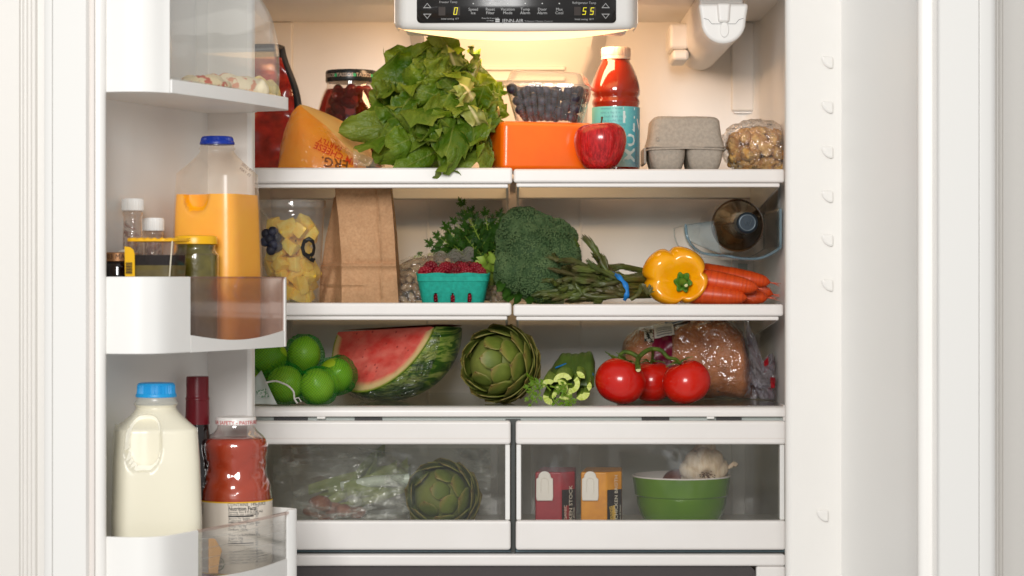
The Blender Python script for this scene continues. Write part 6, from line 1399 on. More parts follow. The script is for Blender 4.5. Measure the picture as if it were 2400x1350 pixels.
def vbag(u, v):
    px = lerp(640, 960, u); top = interp([(0,1075),(0.1,1050),(0.3,1046),(0.6,1046),(0.85,1060),(1,1100)], u); py = lerp(1216, top, v); d = gd - 0.055 + 0.03*v*v + 0.012*crinkle(Vector((u*6, v*4, 1)), 1.0, 1.0) + 0.03*(2*abs(u-0.5))**3; p = W(px, py, max(d, SF+0.02)); p.z = max(p.z, zdf+0.0008); return p
t = NT('veg_bag_film'); q = t.mapping((9,9,30),(0,0.5,0.3)); nr = t.bump(t.noise(1, 4, 0.6, q, 1.4), 1.0, 0.012)
cr2 = t.math('MULTIPLY', t.ramp(t.noise(1, 5, 0.62, q, 1.6), [(0.42,0.04),(0.64,0.72)]), t.ramp(t.noise(9, 2), [(0.36,0.15),(0.62,1.0)]))
lw = t.n('ShaderNodeLayerWeight'); lw.inputs['Blend'].default_value = 0.5; t.l(nr, lw.inputs['Normal']); fac = t.math('ADD', t.math('MULTIPLY', t.math('POWER', lw.outputs['Facing'], 3.0), 0.9), 0.05, True)
t.done(t.mixs(fac, t.mixs(t.math('ADD', cr2, 0.06), t.sh('ShaderNodeBsdfTransparent', (0.98,0.98,0.96,1)), t.sh('ShaderNodeBsdfDiffuse', (0.74,0.76,0.70,1), None, nr)), t.sh('ShaderNodeBsdfGlossy', (1,1,1,1), 0.15, nr)))
obj('bag', G().grid(vbag, 90, 50), t.m, gb_, 70)
def vbag2(u, v):
    px = lerp(840, 1150, u); py = lerp(1210, 1050, v); d = gd + 0.06 + 0.014*crinkle(Vector((u*5, v*4, 7)), 1.0, 1.0); p = W(px, py, d); p.z = max(p.z, zdf+0.0008); return p
obj('bag', G().grid(vbag2, 60, 34), bpy.data.materials['veg_bag_film'], gb_, 70)
a2 = W(1036, 1140, 3.29); a2.z = zdf + 0.0552
artichoke('artichoke behind the window of the left crisper drawer', a2, Vector((-0.45,-0.85,0.30)), 0.0565, 12, 50, 1.0, W(1036, 1216, 3.29))
# right: two broth cartons, bowl of garlic
def carton(px0, px1, pxs, ptop, d, face, mat, side_words, label, slabw, band_mat):
    x0_, x1_, x2_ = XX(px0, d), XX(px1, d), XX(pxs, d+0.006); zt_ = ZZ(ptop, d); L_ = zt_ - zdf
    ct_ = thing('broth_carton', label, 'carton', Vector(((x0_+x1_)/2, d+0.05, zdf)))
    # front-left coloured side and a dark side turned slightly away to the right
    g = G().add([(x0_,d,zdf),(x1_,d-0.002,zdf),(x2_,d+0.014,zdf),(x0_+0.01,d+0.085,zdf),(x2_+0.004,d+0.085,zdf),(x0_,d,zt_),(x1_,d-0.002,zt_),(x2_,d+0.014,zt_),(x0_+0.01,d+0.085,zt_),(x2_+0.004,d+0.085,zt_)],
                [(0,1,6,5),(1,2,7,6),(2,4,9,7),(4,3,8,9),(3,0,5,8),(5,6,7,9,8),(0,3,4,2,1)])
    obj('box', g, mat, ct_, 30, bevel=0.0025)
    zt2 = ZZ(ptop+42, d)
    def dk(u, v): p = Vector((x1_,d-0.002,0)).lerp(Vector((x2_,d+0.014,0)), lerp(0.02,0.985,u)); return (p.x+0.0002, p.y-0.0007, lerp(zdf+0.001, zt2, v))
    obj('dark_panel', G().grid(dk, 2, 2), M['cdark'], ct_, None)
    ang = math.atan2(0.016, x2_-x1_); wS = sqrt((x2_-x1_)**2+0.016**2)
    def onside(g, s, z):                                  # lettering that runs upward on the dark side; s = 0..1 across
        g.tf(Matrix.Rotation(-pi/2, 4, 'Y'))
        return g.warp(lambda p: (lambda q: (q.x, q.y-0.0014, z+p.z))(Vector((x1_,d-0.002,0)).lerp(Vector((x2_,d+0.014,0)), s + p.x/wS)))
    for s_, sx_, z_, k_, mm in side_words: obj('lettering', onside(text(s_, k_, 'L', 0.006), sx_, zdf + z_), M[mm], ct_, None)
    # ribbon with the word ORGANIC
    rw = 0.0085; rl = 0.032
    def rib_(u, v): s = lerp(0.10, 0.46, u); z = zdf+lerp(0.012, 0.012+rl, v); b = 0.10*sin(pi*v); p = Vector((x1_,d-0.002,0)).lerp(Vector((x2_,d+0.014,0)), s + b + 0.06*v); return (p.x, p.y-0.0012, z+0.002*u)
    obj('ribbon', G().grid(rib_, 3, 10), band_mat, ct_, None)
    obj('lettering', onside(text('ORGANIC', 0.0072, 'L', 0.004), 0.38, zdf+0.0135), M['cream'] if mat.name.startswith('red') else M['black'], ct_, None)
    # spout with its cap hinge: a cream rounded tab on the coloured side
    xc = lerp(x0_, x1_, 0.36); hw_ = (x1_-x0_)*0.325; z1_ = zt_+0.0005; z0_ = zt_-0.0415
    pr = [(xc-hw_*0.92, z0_)] + [(xc-hw_, z0_+0.006), (xc-hw_*0.98, z1_-0.010), (xc-hw_*0.78, z1_-0.009)] + [(xc-hw_*0.72*cos(a), z1_-0.007+0.008*sin(a)) for a in [pi*i/10 for i in range(11)]] + [(xc+hw_*0.78, z1_-0.009),(xc+hw_*0.98, z1_-0.010),(xc+hw_, z0_+0.006),(xc+hw_*0.92, z0_)]
    sp = obj('spout', G().prism(pr, d-0.0055, d-0.0012, lambda p, q, a: (p, a, q)), M['spout'], ct_, 40, bevel=0.0012)
    obj('spout_ridge', G().tube([(xc-hw_*0.42, d-0.0058, z0_+0.012),(xc-hw_*0.42, d-0.0058, z1_-0.014)] + [(xc-hw_*0.42*cos(a), d-0.0058, z1_-0.014+hw_*0.42*sin(a)) for a in [pi*i/8 for i in range(1,8)]] + [(xc+hw_*0.42, d-0.0058, z1_-0.014),(xc+hw_*0.42, d-0.0058, z0_+0.012)], 0.0006, 5), M['spout'], sp, 60)
    g = text('ies', 0.009, 'L'); g.tf(Matrix.Rotation(-pi/2,4,'Y')); g.warp(lambda p: (x0_+0.010+p.x, d-0.0012, zdf+0.001+p.z)); obj('lettering', g, M['cream'], ct_, None)
    return ct_
M['cdark'] = pm('carton_dark', c(34,24,20), 0.35); M['cream'] = pm('cream_print', (0.72,0.66,0.52,1), 0.4); M['spout'] = pm('spout_white', (0.78,0.74,0.66,1), 0.35)
carton(1254, 1316, 1348, 1106, 3.25, None, pm('red_carton', c(160,34,44), 0.35, c(146,28,38), 60, 3), (('CHICKEN STOCK', 0.80, 0.002, 0.0092, 'cream'),('FREE RANGE & MSG FREE', 0.97, 0.002, 0.0036, 'cream')), 'red broth carton with white spout in the right crisper drawer', 0.4, pm('red_ribbon', c(150,36,36), 0.4))
carton(1361, 1422, 1458, 1106, 3.25, None, pm('yellow_carton', c(222,150,24), 0.35, c(206,134,20), 60, 3), (('ANGE CHICKEN BROTH', 0.72, 0.0005, 0.0082, 'cream'),('No MSG, No Gluten, All Natural', 0.93, 0.0, 0.0034, 'cream')), 'yellow broth carton with white spout in the right crisper drawer', 0.4, pm('gold_ribbon', c(210,170,70), 0.4))
bw = 3.29; bwl = Vector((XX(1602, bw), bw+0.04, zdf)); bh = lambda py: ZZ(py, bw) - zdf
bwt = thing('green_bowl', 'green ceramic mixing bowl with white inside in the right crisper drawer', 'bowl', bwl)
ro = [(0.036,0.0),(0.043,0.001),(0.0495,0.006),(0.0565,0.016),(0.0620,0.028),(0.0660,0.041),(0.0672,bh(1167)),(0.0694,bh(1164)),(0.0712,bh(1140)),(0.0728,bh(1126)),(0.0732,bh(1121))]
t = NT('green_glaze'); M['glaze'] = t.done(t.principled(t.mix(t.ramp(t.noise(30, 4), [(0.3,0.0),(0.7,1.0)]), c(84,126,16), c(96,138,22)), 0.16, t.bump(t.noise(40, 3), 0.1, 0.001), coat=0.5))
obj('bowl_outside', G().lathe(ro, 72, True, False), M['glaze'], bwt, 40, world=False)
obj('bowl_inside', G().lathe([(0.0732,bh(1121)),(0.0722,bh(1118)),(0.0700,bh(1119)),(0.066,bh(1140)),(0.057,0.028),(0.040,0.012),(0.0001,0.008)], 72, False, False), pm('white_glaze', (0.74,0.69,0.64,1), 0.2), bwt, 60, world=False)
# garlic
gc_ = W(1650, 1104, bw+0.022); gt = thing('garlic_bulb', 'white garlic bulb with ragged root end resting in the green bowl', 'garlic', gc_)
t = NT('garlic_skin'); k = t.mix(t.ramp(t.noise(1, 4, 0.6, t.mapping((160,160,25))), [(0.35,0.0),(0.7,1.0)]), c(222,206,180), c(192,168,136)); k = t.mix(t.ramp(t.noise(30, 3), [(0.55,0.0),(0.75,0.6)]), k, c(170,138,110)); M['garlic'] = t.done(t.principled(k, 0.5, t.bump(t.noise(1, 3, 0.5, t.mapping((200,200,20))), 0.4, 0.0015), sss=0.1, sss_scale=0.005))
ga = Vector((0.12, -0.86, -0.30)).normalized(); fmg = frame(ga, (0,0.3,1))
def garl(u, v):
    a = 2*pi*u; th = pi*v; lob_ = abs(sin(a*4.5+0.3)); r = 0.0375*sin(th)*(0.86+0.14*lob_**0.6*sin(th)); z = -0.027*cos(th)
    if v > 0.86: z -= 0.012*(v-0.86)/0.14
    return Vector((r*cos(a), r*sin(a), z))
obj('cloves', G().grid(garl, 96, 28, True).tf(fmg), M['garlic'], gt, 60, world=False)
obj('neck', G().tube([fmg @ Vector((0.0,0.016,-0.014)), fmg @ Vector((0.004,0.034,-0.014)), fmg @ Vector((0.008,0.044,-0.010))], [0.022,0.014,0.007], 16), M['garlic'], gt, 60, world=False)
rr = random.Random(6); g = G()
for i in range(46):
    a = rr.uniform(0, 2*pi); r0 = 0.010*sqrt(rr.random()); q0 = fmg @ Vector((r0*cos(a), r0*sin(a), 0.0145)); q2 = fmg @ Vector(((r0+0.008*rr.random())*cos(a)+rr.uniform(-.004,.004), (r0+0.008*rr.random())*sin(a)-0.003*rr.random(), 0.021+0.006*rr.random())); g.tube([q0, q0.lerp(q2, 0.5)+Vector((rr.uniform(-.002,.002), 0, rr.uniform(-.002,.002))), q2], [0.0012,0.0008,0.0004], 4)
o = obj('roots', g, pm('garlic_roots', c(120,84,56), 0.9, c(70,44,28), 200, 3), gt, 60, world=False); o['kind'] = 'stuff'
g = leaf_mesh((0.033,-0.004,0.004), (0.050,-0.006,0.010), None, (0,-1,0.2), 0.006, 0.002, 0.2, 0.3, 5, 6, 8); obj('loose_skin', g, M['garlic'], gt, 60, world=False)
on = tag(obj('shallot', G().ico((0,0,0), 0.022, 3, (1.1,1,0.85)), pm('shallot_brown', c(110,56,36), 0.35, c(84,40,28), 50, 3), None, 80, world=False), 'brown shallot half hidden behind the garlic bulb in the bowl', 'shallot'); on.location = W(1590, 1128, bw+0.05)
# drips and water spots inside the drawer windows
# ================================================================ DOOR BIN CONTENTS
def jug(name, label, loc, hw, body_h, neck_r, neck_z, top_z, capcol, rot, shell, liquid, level, recess, cap_r, cap_z):
    """square plastic jug with rounded edges, sloping shoulders and a handle hollow; recess = (cx, cz, rx, rz) in the jug's frame, on the side toward the camera"""
    j = thing(name, label, 'jug', loc)
    tab = [(0.0,0.90),(0.006,0.985),(0.02,1.0),(body_h*0.45,1.0),(body_h*0.80,0.955),(body_h,0.90)]
    def rad(z):
        if z <= body_h: return hw*interp(tab, z), 5.5
        f = (z-body_h)/(neck_z-body_h); 
        return lerp(hw*0.90, neck_r, min(1, 1-(1-f)**1.25)), lerp(5.5, 2.0, min(1, f*1.05))
    zs_ = [0.0,0.002,0.006,0.012,0.02] + [lerp(0.02, body_h, k/44) for k in range(1, 45)] + [lerp(body_h, neck_z, k/20) for k in range(1, 21)] + [lerp(neck_z, top_z, k/6) for k in range(1, 7)]
    NS = 144
    def pt(u, z, inset=0.0, soft=0):
        r, k = rad(min(z, neck_z)); r = max(0.002, r-inset); a = 2*pi*u; ca, sa = cos(a), sin(a); q = (abs(ca)**k+abs(sa)**k)**(-1/k)
        if z > neck_z:                                  # neck ring
            f = (z-neck_z)/(top_z-neck_z); q2 = 1.0 + 0.12*exp(-((f-0.35)/0.16)**2); x, y = neck_r*q2*ca, neck_r*q2*sa
        else: x, y = r*q*ca, r*q*sa
        cr_, sr_ = cos(rot), sin(rot); x, y = x*cr_-y*sr_, x*sr_+y*cr_
        if y < 0 and recess:
            cx_, cz_, rx_, rz_, dep = recess; m = (abs((x-cx_)/rx_)**2.6 + abs((z-cz_)/rz_)**2.6)
            if m < 1.4: 
                w = sm(1.25, 0.45, m) if soft else sm(1.12, 0.80, m); side = sm(1.2, -0.2, (x-cx_)/rx_); y += dep*w*(0.45+0.55*side)
        return Vector((x, y, z))
    g = G().grid(lambda u, v: pt(u, zs_[int(round(v*(len(zs_)-1)))]), NS, len(zs_)-1, True); g.f.append(tuple(reversed(range(NS))))
    g.uv = {}; obj('jug_body', g, shell, j, 60, world=False)
    zl = [z for z in zs_ if 0.001 < z < level] + [level]
    g = G().grid(lambda u, v: pt(u, zl[int(round(v*(len(zl)-1)))], 0.0016, 1) + Vector((0,0.0006,0)), NS, len(zl)-1, True); n_ = len(zl)-1; g.uv = {}
    g.f += [tuple(reversed(range(NS))), tuple(n_*NS+i for i in range(NS))]
    obj('liquid', g, liquid, j, 60, world=False)
    z0_, z1_ = cap_z
    rb_ = lambda a, r, z: r*(1+0.016*(1 if sin(a*54) > 0 else -1))
    cp_ = obj('cap', G().lathe([(cap_r*1.08,z0_),(cap_r*1.09,z0_+0.002),(cap_r*1.04,z0_+0.0045)], 64, False, False).lathe([(cap_r*1.02,z0_+0.0045),(cap_r,z0_+0.006),(cap_r*0.985,z1_-0.0025)], 216, False, False, rb_).lathe([(cap_r*0.985,z1_-0.0025),(cap_r*0.95,z1_-0.0006),(cap_r*0.86,z1_),(0.0,z1_)], 64, False, False), capcol, j, 35, world=False)
    return j
def hdpe(name, clear, col=(0.82,0.74,0.66,1)):
    t = NT(name); nr = t.bump(t.noise(60, 3), 0.15, 0.001)
    body = t.mixs(clear, t.mixs(0.5, t.principled(col, 0.35, nr), t.sh('ShaderNodeBsdfTranslucent', col)), t.sh('ShaderNodeBsdfTransparent', (1,0.98,0.95,1)))
    lw = t.n('ShaderNodeLayerWeight'); lw.inputs['Blend'].default_value = 0.5; fac = t.math('ADD', t.math('MULTIPLY', t.math('POWER', lw.outputs['Facing'], 3.5), 0.35), 0.03)
    return t.done(t.mixs(fac, body, t.sh('ShaderNodeBsdfGlossy', (1,1,1,1), 0.26, nr)))
# ---- orange juice jug in the middle bin
jd_ = 2.905; jx = XX(509, jd_)
oj = jug('juice_jug', 'part empty plastic jug of orange juice with a dark blue cap', Vector((jx, jd_, zb2)), 0.0480, ZZ(408, jd_)-zb2, 0.0215, ZZ(354, jd_)-zb2, ZZ(338, jd_)-zb2, pm('dark_blue_cap', c(14,52,158), 0.35), radians(-21),
    hdpe('cloudy_jug_plastic', 0.86, (0.88,0.78,0.68,1)), pm('orange_juice', c(255,184,8), 0.5, c(252,174,4), 30, 4), ZZ(457, jd_)-zb2, (XX(470,jd_)-jx, ZZ(436,jd_)-zb2, 0.0175, 0.0345, 0.020), mpp(jd_)*37.5, (ZZ(339, jd_)-zb2, ZZ(320, jd_)-zb2))
g = text('SELL BY', 0.0052); g.merge(text('MAY 02', 0.0052), T((0.001,0,-0.006))); g.tf(Matrix.Rotation(0.62,4,'Y')); g.warp(lambda p: p + W(578, 396, jd_-0.040))
obj('lettering', g, pm('stamp_print', c(96,60,46), 0.6), oj, None)
# ---- two white-capped glass sauce bottles behind
def sauce(px, d, r, top, capb, label, col):
    b = Vector((XX(px, d), d, zb2)); s = thing('sauce_bottle', label, 'bottle', b); h = lambda py: ZZ(py, d)-zb2
    obj('bottle_glass', G().lathe([(r*1.12,0.0),(r*1.15,0.004),(r*1.12,h(700)),(r*1.0,h(640)),(r*0.90,h(capb+36)),(r*0.86,h(capb+14)),(r*0.95,h(capb+9)),(r*0.95,h(capb+4)),(r*0.86,h(capb+1)),(r*0.8,h(capb-2))], 40, True, False), film('sauce_glass', (0.93,0.90,0.88,1), 0.10, (0.72,0.62,0.56,1), gain=1.5, bump=(30,0.2,0.002)) if 'sauce_glass' not in bpy.data.materials else bpy.data.materials['sauce_glass'], s, 40, world=False)
    obj('sauce', G().lathe([(r*1.05,0.003),(r*1.05,h(690)),(r*0.0,h(690))], 32, True, False), pm('sauce_brown', c(98,44,26), 0.4) if 'sauce_brown' not in bpy.data.materials else bpy.data.materials['sauce_brown'], s, 40, world=False)
    def smear(u, v):
        a = lerp(-1.9, 1.9, u); z = lerp(h(694), h(capb+22), v); rr_ = interp([(h(700),r*1.12),(h(640),r*1.0),(h(capb+36),r*0.9),(h(capb+14),r*0.86)], z)-0.0007; return (rr_*sin(a), -rr_*cos(a), z)
    t = NT('sauce_smear') if 'sauce_smear' not in bpy.data.materials else None
    if t: M['smear'] = t.done(t.mixs(t.ramp(t.noise(42, 5, 0.65, dist=1.2), [(0.50,0.0),(0.62,0.85)]), t.sh('ShaderNodeBsdfTransparent', (1,1,1,1)), t.principled(c(120,62,42), 0.4)))
    obj('sauce_smear', G().grid(smear, 24, 16), M['smear'], s, 60, world=False)
    rb_ = lambda a, q, z: q*(1+0.012*(1 if sin(a*40) > 0 else -1))
    obj('cap', G().lathe([(r*1.0,h(capb)),(r*1.04,h(capb-2)),(r*1.03,h(top+3))], 160, True, False, rb_).lathe([(r*1.03,h(top+3)),(r*0.97,h(top)),(0,h(top))], 40, False, False), M['white'], s, 35, world=False)
sauce(311, 2.80, 0.0135, 466, 494, 'taller clear sauce bottle with a white ribbed cap', 0); sauce(360, 2.84, 0.0130, 511, 541, 'shorter white capped sauce bottle beside the orange juice', 0)
# ---- dark jam jar with gold lid, cut by the door edge
jjd = 2.80; jj = Vector((XX(276, jjd), jjd, zb2)); hj = lambda py: ZZ(py, jjd)-zb2
jt = thing('jam_jar', 'dark jam jar with a gold lid at the left end of the middle bin', 'jar', jj)
obj('jar_body', G().lathe([(0.027,0),(0.030,0.003),(0.0305,hj(650)),(0.0300,hj(626)),(0.0285,hj(618)),(0.0295,hj(616)),(0.0285,hj(613))], 48, True, True), pm('dark_jam_glass', c(26,14,14), 0.06, coat=1.0), jt, 60, world=False)
obj('lid', G().lathe([(0.0288,hj(613)),(0.0297,hj(612)),(0.0297,hj(594)),(0.0285,hj(592)),(0.0,hj(592))], 48, False, False), pm('gold_lid', c(176,128,88), 0.32, metal=0.55), jt, 35, world=False)
obj('lettering', wrap(text('BEFORE 03 MAY 2013 A', 0.0085), 0, 0, 0.03, hj(607), 0.1), pm('lid_stamp', c(60,36,26), 0.5), jt, None, world=False)
g = G().add([(0.001,-0.012,hj(591)),(0.022,-0.014,hj(590)),(0.016,-0.010,hj(581)),(0.004,-0.008,hj(588)),(0.010,0.0,hj(586)),(0.020,0.002,hj(590))], [(0,1,2,3),(3,2,5,4)]); obj('torn_paper', g, pm('cream_paper', (0.66,0.60,0.50,1), 0.7), jt, None, world=False, solid=0.0008)
# ---- yellow-lidded plastic tub with a yellow label
tbd = 2.748; tb0 = Vector((XX(371, tbd), tbd, zb2)); ht = lambda py: ZZ(py, tbd)-zb2
tb = thing('deli_tub', 'small clear deli tub with yellow foil lid and yellow label holding dark olives', 'deli tub', tb0)
a14 = radians(0)
def tubp(u, v, s=1.0, z0=0.001, z1=None):
    z1 = z1 or ht(566); x, y = sq(u, 1.0, 5.0); hw = lerp(0.0255, 0.0305, v)*s; return (x*hw, y*hw*0.95, lerp(z0, z1, v))
obj('tub_wall', G().grid(lambda u, v: tubp(u, v), 80, 8, True), film('tub_plastic', (0.95,0.94,0.92,1), 0.02, gain=0.35), tb, 50, world=False)
obj('tub_contents', G().grid(lambda u, v: tubp(u, v, 0.965, 0.002, ht(622)), 60, 6, True), pm('olive_paste', c(88,76,34), 0.5, c(104,90,44), 60, 4), tb, 50, world=False)
obj('tub_contents_top', G().grid(lambda u, v: tubp(u, 0.62+0.25*v, 0.962, 0.002, ht(566)), 60, 4, True), pm('tub_dark', c(26,16,14), 0.7, spec=0.1), tb, 50, world=False)
lidr = [(0.93,567),(1.06,566.5),(1.07,562),(1.04,560),(0.96,559),(0.0001,560)]
obj('foil_lid', G().grid(lambda u, v: (lambda q, r: (q[0]*0.0305*r[0]/1.0*1.0, q[1]*0.029*r[0], ht(r[1]) + 0.0008*sin(u*2*pi*22)*(1 if 0.2 < v < 0.9 else 0)))(sq(u, 1.0, 5.0), lidr[int(round(v*5))]), 176, 5, True), pm('yellow_foil', c(236,176,22), 0.4), tb, 50, world=False)
obj('label', G().add([(-0.0312,-0.0291,ht(648)),(-0.0185,-0.0291,ht(648)),(-0.0185,-0.0300,ht(596)),(-0.0200,-0.0301,ht(586)),(-0.0240,-0.0302,ht(580)),(-0.0315,-0.0302,ht(578))], [(0,1,2,3,4,5)]), pm('yellow_label', c(240,186,28), 0.4), tb, None, world=False, solid=0.0006)
for k in range(16):
    w_ = (0.0003,0.0006,0.0004,0.0009)[(k*7) % 4]; z_ = ht(642-1.7*k); g = G().add([(-0.0298,-0.0307,z_),(-0.0215,-0.0307,z_),(-0.0215,-0.0307,z_+w_),(-0.0298,-0.0307,z_+w_)], [(0,1,2,3)]); obj('barcode_bar', g, M['black'], tb, None, world=False)
obj('side_seam', G().add([(0.0255,-0.0290,ht(648)),(0.0270,-0.0290,ht(648)),(0.0305,-0.0292,ht(566)),(0.0292,-0.0292,ht(566))], [(0,1,2,3)]), M['cream'], tb, None, world=False, solid=0.0006)
tb.rotation_euler = (0, 0, radians(-13))
# ---- pickle jar with yellow lid
pkd = 2.835; pk = Vector((XX(459, pkd), pkd, zb2)); hp = lambda py: ZZ(py, pkd)-zb2
pj = thing('pickle_jar', 'glass jar of green pickles with a yellow metal lid', 'jar', pk)
pp = spline([(0.026,0),(0.0282,0.003),(0.0288,0.02),(0.0288,hp(612)),(0.0278,hp(598)),(0.0255,hp(588)),(0.0245,hp(582)),(0.0250,hp(574))], 4)
obj('jar_glass', G().lathe(pp, 48, True, False), bpy.data.materials['jar_glass'], pj, 60, world=False)
obj('pickles', G().lathe([(r-0.0014, z) for r, z in pp if z > 0.001], 48, True, True, lambda a, r, z: r*(1+0.02*mn.noise(Vector((cos(a)*3, sin(a)*3, z*45))))), pm('pickle_green', c(122,114,36), 0.3, c(78,76,24), 45, 4, 0.32, 0.68, bump=(60,0.5,0.003), coat=0.3), pj, 80, world=False)
obj('lid', G().lathe([(0.0262,hp(573)),(0.0272,hp(572)),(0.0272,hp(559)),(0.0262,hp(554)),(0.022,hp(552)),(0.0,hp(553))], 48, False, False), pm('yellow_lid', c(236,178,20), 0.3), pj, 35, world=False)
obj('lettering', wrap(text('BEST BY  21 DEC', 0.0048), 0, 0, 0.0275, hp(565), -0.75), pm('lid_dot_print', c(120,84,20), 0.5), pj, None, world=False)
# ================================================================ LOWER BIN
# ---- milk
md = 2.785; mx_ = XX(366, md); mb = Vector((mx_, md, zb3)); hm = lambda py: ZZ(py, md)-zb3
mk = jug('milk_jug', 'full white milk jug with a bright blue cap', mb, 0.0545, hm(1003), 0.0245, hm(955), hm(928), pm('sky_blue_cap', c(24,150,214), 0.4), radians(13),
    hdpe('milk_jug_plastic', 0.35, (0.93,0.915,0.83,1)), pm('milk', (0.93,0.90,0.79,1), 0.5), hm(948), (XX(350,md)-mx_+0.001, hm(1032), 0.0215, 0.0335, 0.0135), mpp(md)*44, (hm(930), hm(897)))
obj('handle_bulge', G().tube([(-0.0475,0.018,hm(1000)),(-0.0530,0.014,hm(1040)),(-0.0535,0.012,hm(1090)),(-0.0500,0.012,hm(1135))], [0.010,0.0105,0.0095,0.006], 16), bpy.data.materials['milk_jug_plastic'], mk, 60, world=False)
# ---- dark bottle with maroon capsule
rdb = 2.935; rb0 = Vector((XX(463, rdb), rdb, zb3)); hr = lambda py: ZZ(py, rdb)-zb3
rt_ = thing('sauce_bottle', 'dark bottle with a maroon shrink capsule behind the milk jug', 'bottle', rb0)
obj('bottle_glass', G().lathe([(0.026,0),(0.0265,hr(1120)),(0.024,hr(1080)),(0.0172,hr(1040)),(0.0156,hr(995)),(0.0152,hr(990))], 40, True, False), pm('black_glass', c(20,10,12), 0.06, coat=0.8), rt_, 60, world=False)
obj('capsule', G().lathe([(0.0158,hr(994)),(0.0156,hr(960)),(0.0152,hr(938)),(0.0157,hr(937)),(0.0157,hr(933)),(0.0150,hr(931)),(0.0147,hr(926)),(0.0147,hr(886)),(0.0142,hr(882)),(0.0,hr(881.5))], 40, False, False), pm('maroon_foil', c(112,14,28), 0.32), rt_, 35, world=False)
# ---- red juice in a waisted glass bottle
gd_ = 2.93; gb0 = Vector((XX(553, gd_), gd_, zb3)); hg = lambda py: ZZ(py, gd_)-zb3; sx_ = mpp(gd_)
gj = thing('juice_bottle', 'waisted glass bottle of pink red juice with a white printed cap', 'bottle', gb0)
prf = spline([(72*sx_,0.0),(80*sx_,0.002),(83*sx_,0.008),(83*sx_,hg(1180)),(82.5*sx_,hg(1160)),(80*sx_,hg(1140)),(73*sx_,hg(1115)),(70*sx_,hg(1095)),(72*sx_,hg(1070)),(74.5*sx_,hg(1052)),(73*sx_,hg(1036)),(64*sx_,hg(1022)),(52*sx_,hg(1012)),(45*sx_,hg(1003)),(43*sx_,hg(995))], 5)
def facet(a, r, z):
    f = sm(hg(1158), hg(1140), z)*sm(hg(1060), hg(1075), z); q = a*16/(2*pi); w = (z-hg(1110))/0.0125
    return r*(1 + 0.024*f*(abs(sin(q*pi*0.5+w*1.57))+abs(sin(q*pi*0.5-w*1.57))-1.2))
NSJ = 160
def jl(p, m): return G().lathe(p, NSJ, True, False, m)
obj('bottle_glass', jl([(r+0.0004, z) for r, z in prf], facet), film('juice_bottle_glass', (0.97,0.95,0.94,1), 0.0, gain=1.5, base=0.01, rough=0.03), gj, 60, world=False)
obj('juice', G().lathe([(r-0.0008, z) for r, z in prf if 0.001 < z < hg(1026)], NSJ, True, True, facet), pm('red_juice', c(180,62,26), 0.25, c(164,48,22), 12, 2, coat=0.5), gj, 60, world=False)
obj('cap', G().lathe([(45*sx_,hg(995)),(47.5*sx_,hg(994)),(47.5*sx_,hg(980)),(45.5*sx_,hg(977)),(38*sx_,hg(976)),(0,hg(976))], 64, False, False), pm('white_metal_cap', (0.78,0.75,0.72,1), 0.3), gj, 35, world=False)
obj('lettering', wrap(text('SED FOR YOUR SAFETY - PASTEURIZED FOR', 0.0068, bold=0.008), 0, 0, 47.5*sx_+0.0003, hg(992.5), -0.1), M['redprint'], gj, None, world=False)
lr = 83*sx_+0.0012
obj('label', G().lathe([(lr,hg(1336)),(lr,hg(1171))], 72, False, False), pm('cream_label', (0.74,0.67,0.58,1), 0.45), gj, 60, world=False)
obj('label_border', G().lathe([(lr+0.0002,hg(1171.5)),(lr+0.0002,hg(1168.5))], 72, False, False), pm('yellow_border', c(232,184,40), 0.45), gj, 60, world=False)
obj('label_border', G().lathe([(lr+0.0002,hg(1337)),(lr+0.0002,hg(1334))], 72, False, False), bpy.data.materials['yellow_border'], gj, 60, world=False)
def jt_(s, px, py, k, ax='L', bold=0.0, m='black', sx=1.0):
    a = math.asin(max(-0.98, min(0.98, (px-553)*sx_/lr))); obj('lettering', wrap(text(s, k, ax, bold, sx), 0, 0, lr+0.0004, hg(py), a), M[m], gj, None, world=False)
jt_('CONTAINS  14%  JUICE', 544, 1178, 0.0058, sx=0.92); jt_('Nutrition Facts', 546, 1188, 0.0072, bold=0.02, sx=0.85)
for s, py, k in (('Serving Size 8 fl oz (240 mL)',1194,0.0042),('Servings per container 4',1199.5,0.0042),('Amount Per Serving',1208,0.0034),('Calories 100',1214,0.0050),('Total Fat 0g',1227,0.0048),('Sodium 10mg',1234,0.0046),('Total Carbohydrate 25g',1247,0.0044),('Sugars 24g',1254,0.0044),('Protein 0g',1261,0.0044)): jt_(s, 546, py, k)
jt_('% Daily Value*', 586, 1220, 0.0036)
for py, h_ in ((1203,3.0),(1216,1.2),(1222,0.7),(1265,2.2),(1269,0.7)):
    obj('rule', wrap(G().add([(0,0,0),(58*sx_*1.02,0,0),(58*sx_*1.02,0,h_*sx_),(0,0,h_*sx_)], [(0,1,2,3)]) if False else G().grid(lambda u, v, h_=h_: (u*0.0335, 0, v*h_*sx_), 10, 1), 0, 0, lr+0.0004, hg(py), math.asin((546-553)*sx_/lr)), M['black'], gj, None, world=False)
for i, s in enumerate(('INGREDIENTS: FILTERED WATER','ORGANIC CANE SUGAR, ORGANIC','LEMON JUICE CONCENTRATE, ORGANIC','STRAWBERRY PUREE, NATURAL FLAVOR','ORGANIC GRAPE JUICE CONCENTRATE')): jt_(s, 548, 1285+6.5*i, 0.0034, m='greyprint', sx=0.92)
for s, py in (('FIED',1182),('TIFIED',1190.5),('TIFIED',1199)): jt_(s, 485, py, 0.0052, 'R', m='greyprint')
g = text('CA CASH REFUND  ME DEP 15¢', 0.0058, 'L'); g.tf(Matrix.Rotation(-pi/2,4,'Y')); g.tf(T((math.asin((612-553)*sx_/lr)*lr,0,0)))
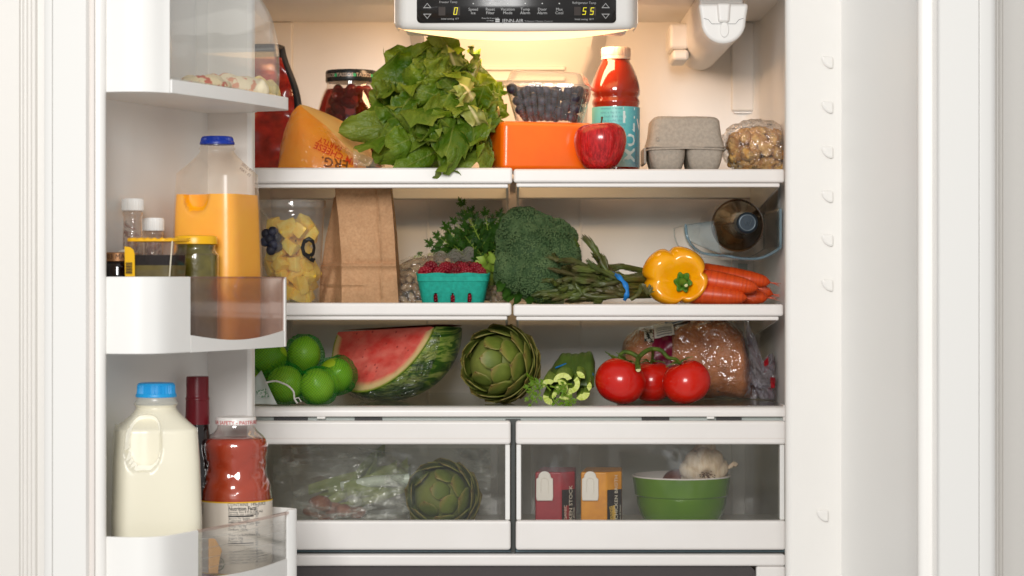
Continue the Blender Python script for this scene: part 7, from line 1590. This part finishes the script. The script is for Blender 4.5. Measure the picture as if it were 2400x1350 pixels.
obj('lettering', wrap(g, 0, 0, lr+0.0004, hg(1318), 0), M['greyprint'], gj, None, world=False)
g = G().tube([(0.0085*cos(a), 0, 0.0085*sin(a)) for a in [2*pi*i/28 for i in range(29)]], 0.0006, 4, False); g.merge(text('USDA', 0.0050), T((0,0,0.001))).merge(text('ORGANIC', 0.0034), T((0,0,-0.0045))); a = math.asin((522-553)*sx_/lr)
obj('seal_mark', wrap(g, 0, 0, lr+0.0006, hg(1311), a), pm('green_seal', c(120,138,104), 0.5), gj, None, world=False)
# ---- bits behind
bxl = W(262, 1250, 2.80); bx = thing('snack_box', 'narrow blue printed box edge at the far left behind the milk', 'box', bxl)
obj('carton', G().box(XX(236,2.80), XX(262,2.80), 2.80, 2.83, zb3, ZZ(1138,2.80)), pm('blue_box', c(24,66,128), 0.35, c(18,48,104), 40, 2), bx, bevel=0.001)
g = G().ico((0,0,0), 0.006, 2, (1,0.15,1.4)); g.warp(lambda p: p + W(256,1158,2.798)); obj('print', g, pm('yellow_print_patch', c(200,160,50), 0.5), bx)
g = text('NEW', 0.012, 'L'); g.tf(Matrix.Rotation(-1.2,4,'Y')); g.warp(lambda p: p + W(252,1190,2.7992)); obj('lettering', g, M['whiteprint'], bx, None)
chl = W(502, 1335, 2.80); ch = thing('cheese_pack', 'orange wedge of cheese standing behind the clear front of the lower bin', 'cheese', chl)
obj('wedge', G().add([W(488,1262,2.795),W(504,1262,2.80),W(521,1290,2.81),W(512,1318,2.81),W(512,1345,2.80),W(488,1345,2.795)] + [W(488,1262,2.83),W(504,1262,2.83),W(521,1290,2.835),W(512,1318,2.835),W(512,1345,2.83),W(488,1345,2.83)], [(0,1,2,3,4,5),(11,10,9,8,7,6)] + [(i,(i+1)%6,6+(i+1)%6,6+i) for i in range(6)]), pm('pale_orange_cheese', c(236,180,110), 0.5), ch, bevel=0.002)
# ---- packets in the dairy bin
for i, (px, py, d, w_, h_, rz_, lab, ca, cb) in enumerate(((480,190,2.83,0.034,0.030,0.2,'flat cream packet with red print inside the dairy bin',c(224,206,164),c(190,80,50)),(556,196,2.905,0.042,0.036,-0.1,'crumpled cream wrapper with faint red print inside the dairy bin',c(232,218,186),c(214,150,120)),(612,205,2.965,0.026,0.036,0.3,'pale yellow wrapped butter piece at the right of the dairy bin',c(236,212,140),c(228,200,124)))):
    p = W(px, py, d); p.z = dz0+0.005
    def pil(u, v, w_=w_, h_=h_, i=i):
        a = 2*pi*u; th = pi*v; x = w_*math.copysign(abs(sin(th))**0.6, 1)*cos(a); y = 0.024*sin(th)**0.6*sin(a); z = h_*0.5*(1-cos(th)) ; return Vector((x, y, z*(1+0.25*mn.noise(Vector((x*60, y*60, i)))) + 0.002*mn.noise(Vector((x*180, y*180, i)))))
    o = tag(obj('butter_packet', G().grid(pil, 40, 20, True), pm('packet_paper_%s' % 'abc'[i], ca, 0.5, cb, 70, 3, 0.56, 0.6, bump=(90,0.6,0.003)), None, 60, world=False), lab, 'food packet'); o.location = p; o.rotation_euler = (0,0,rz_)
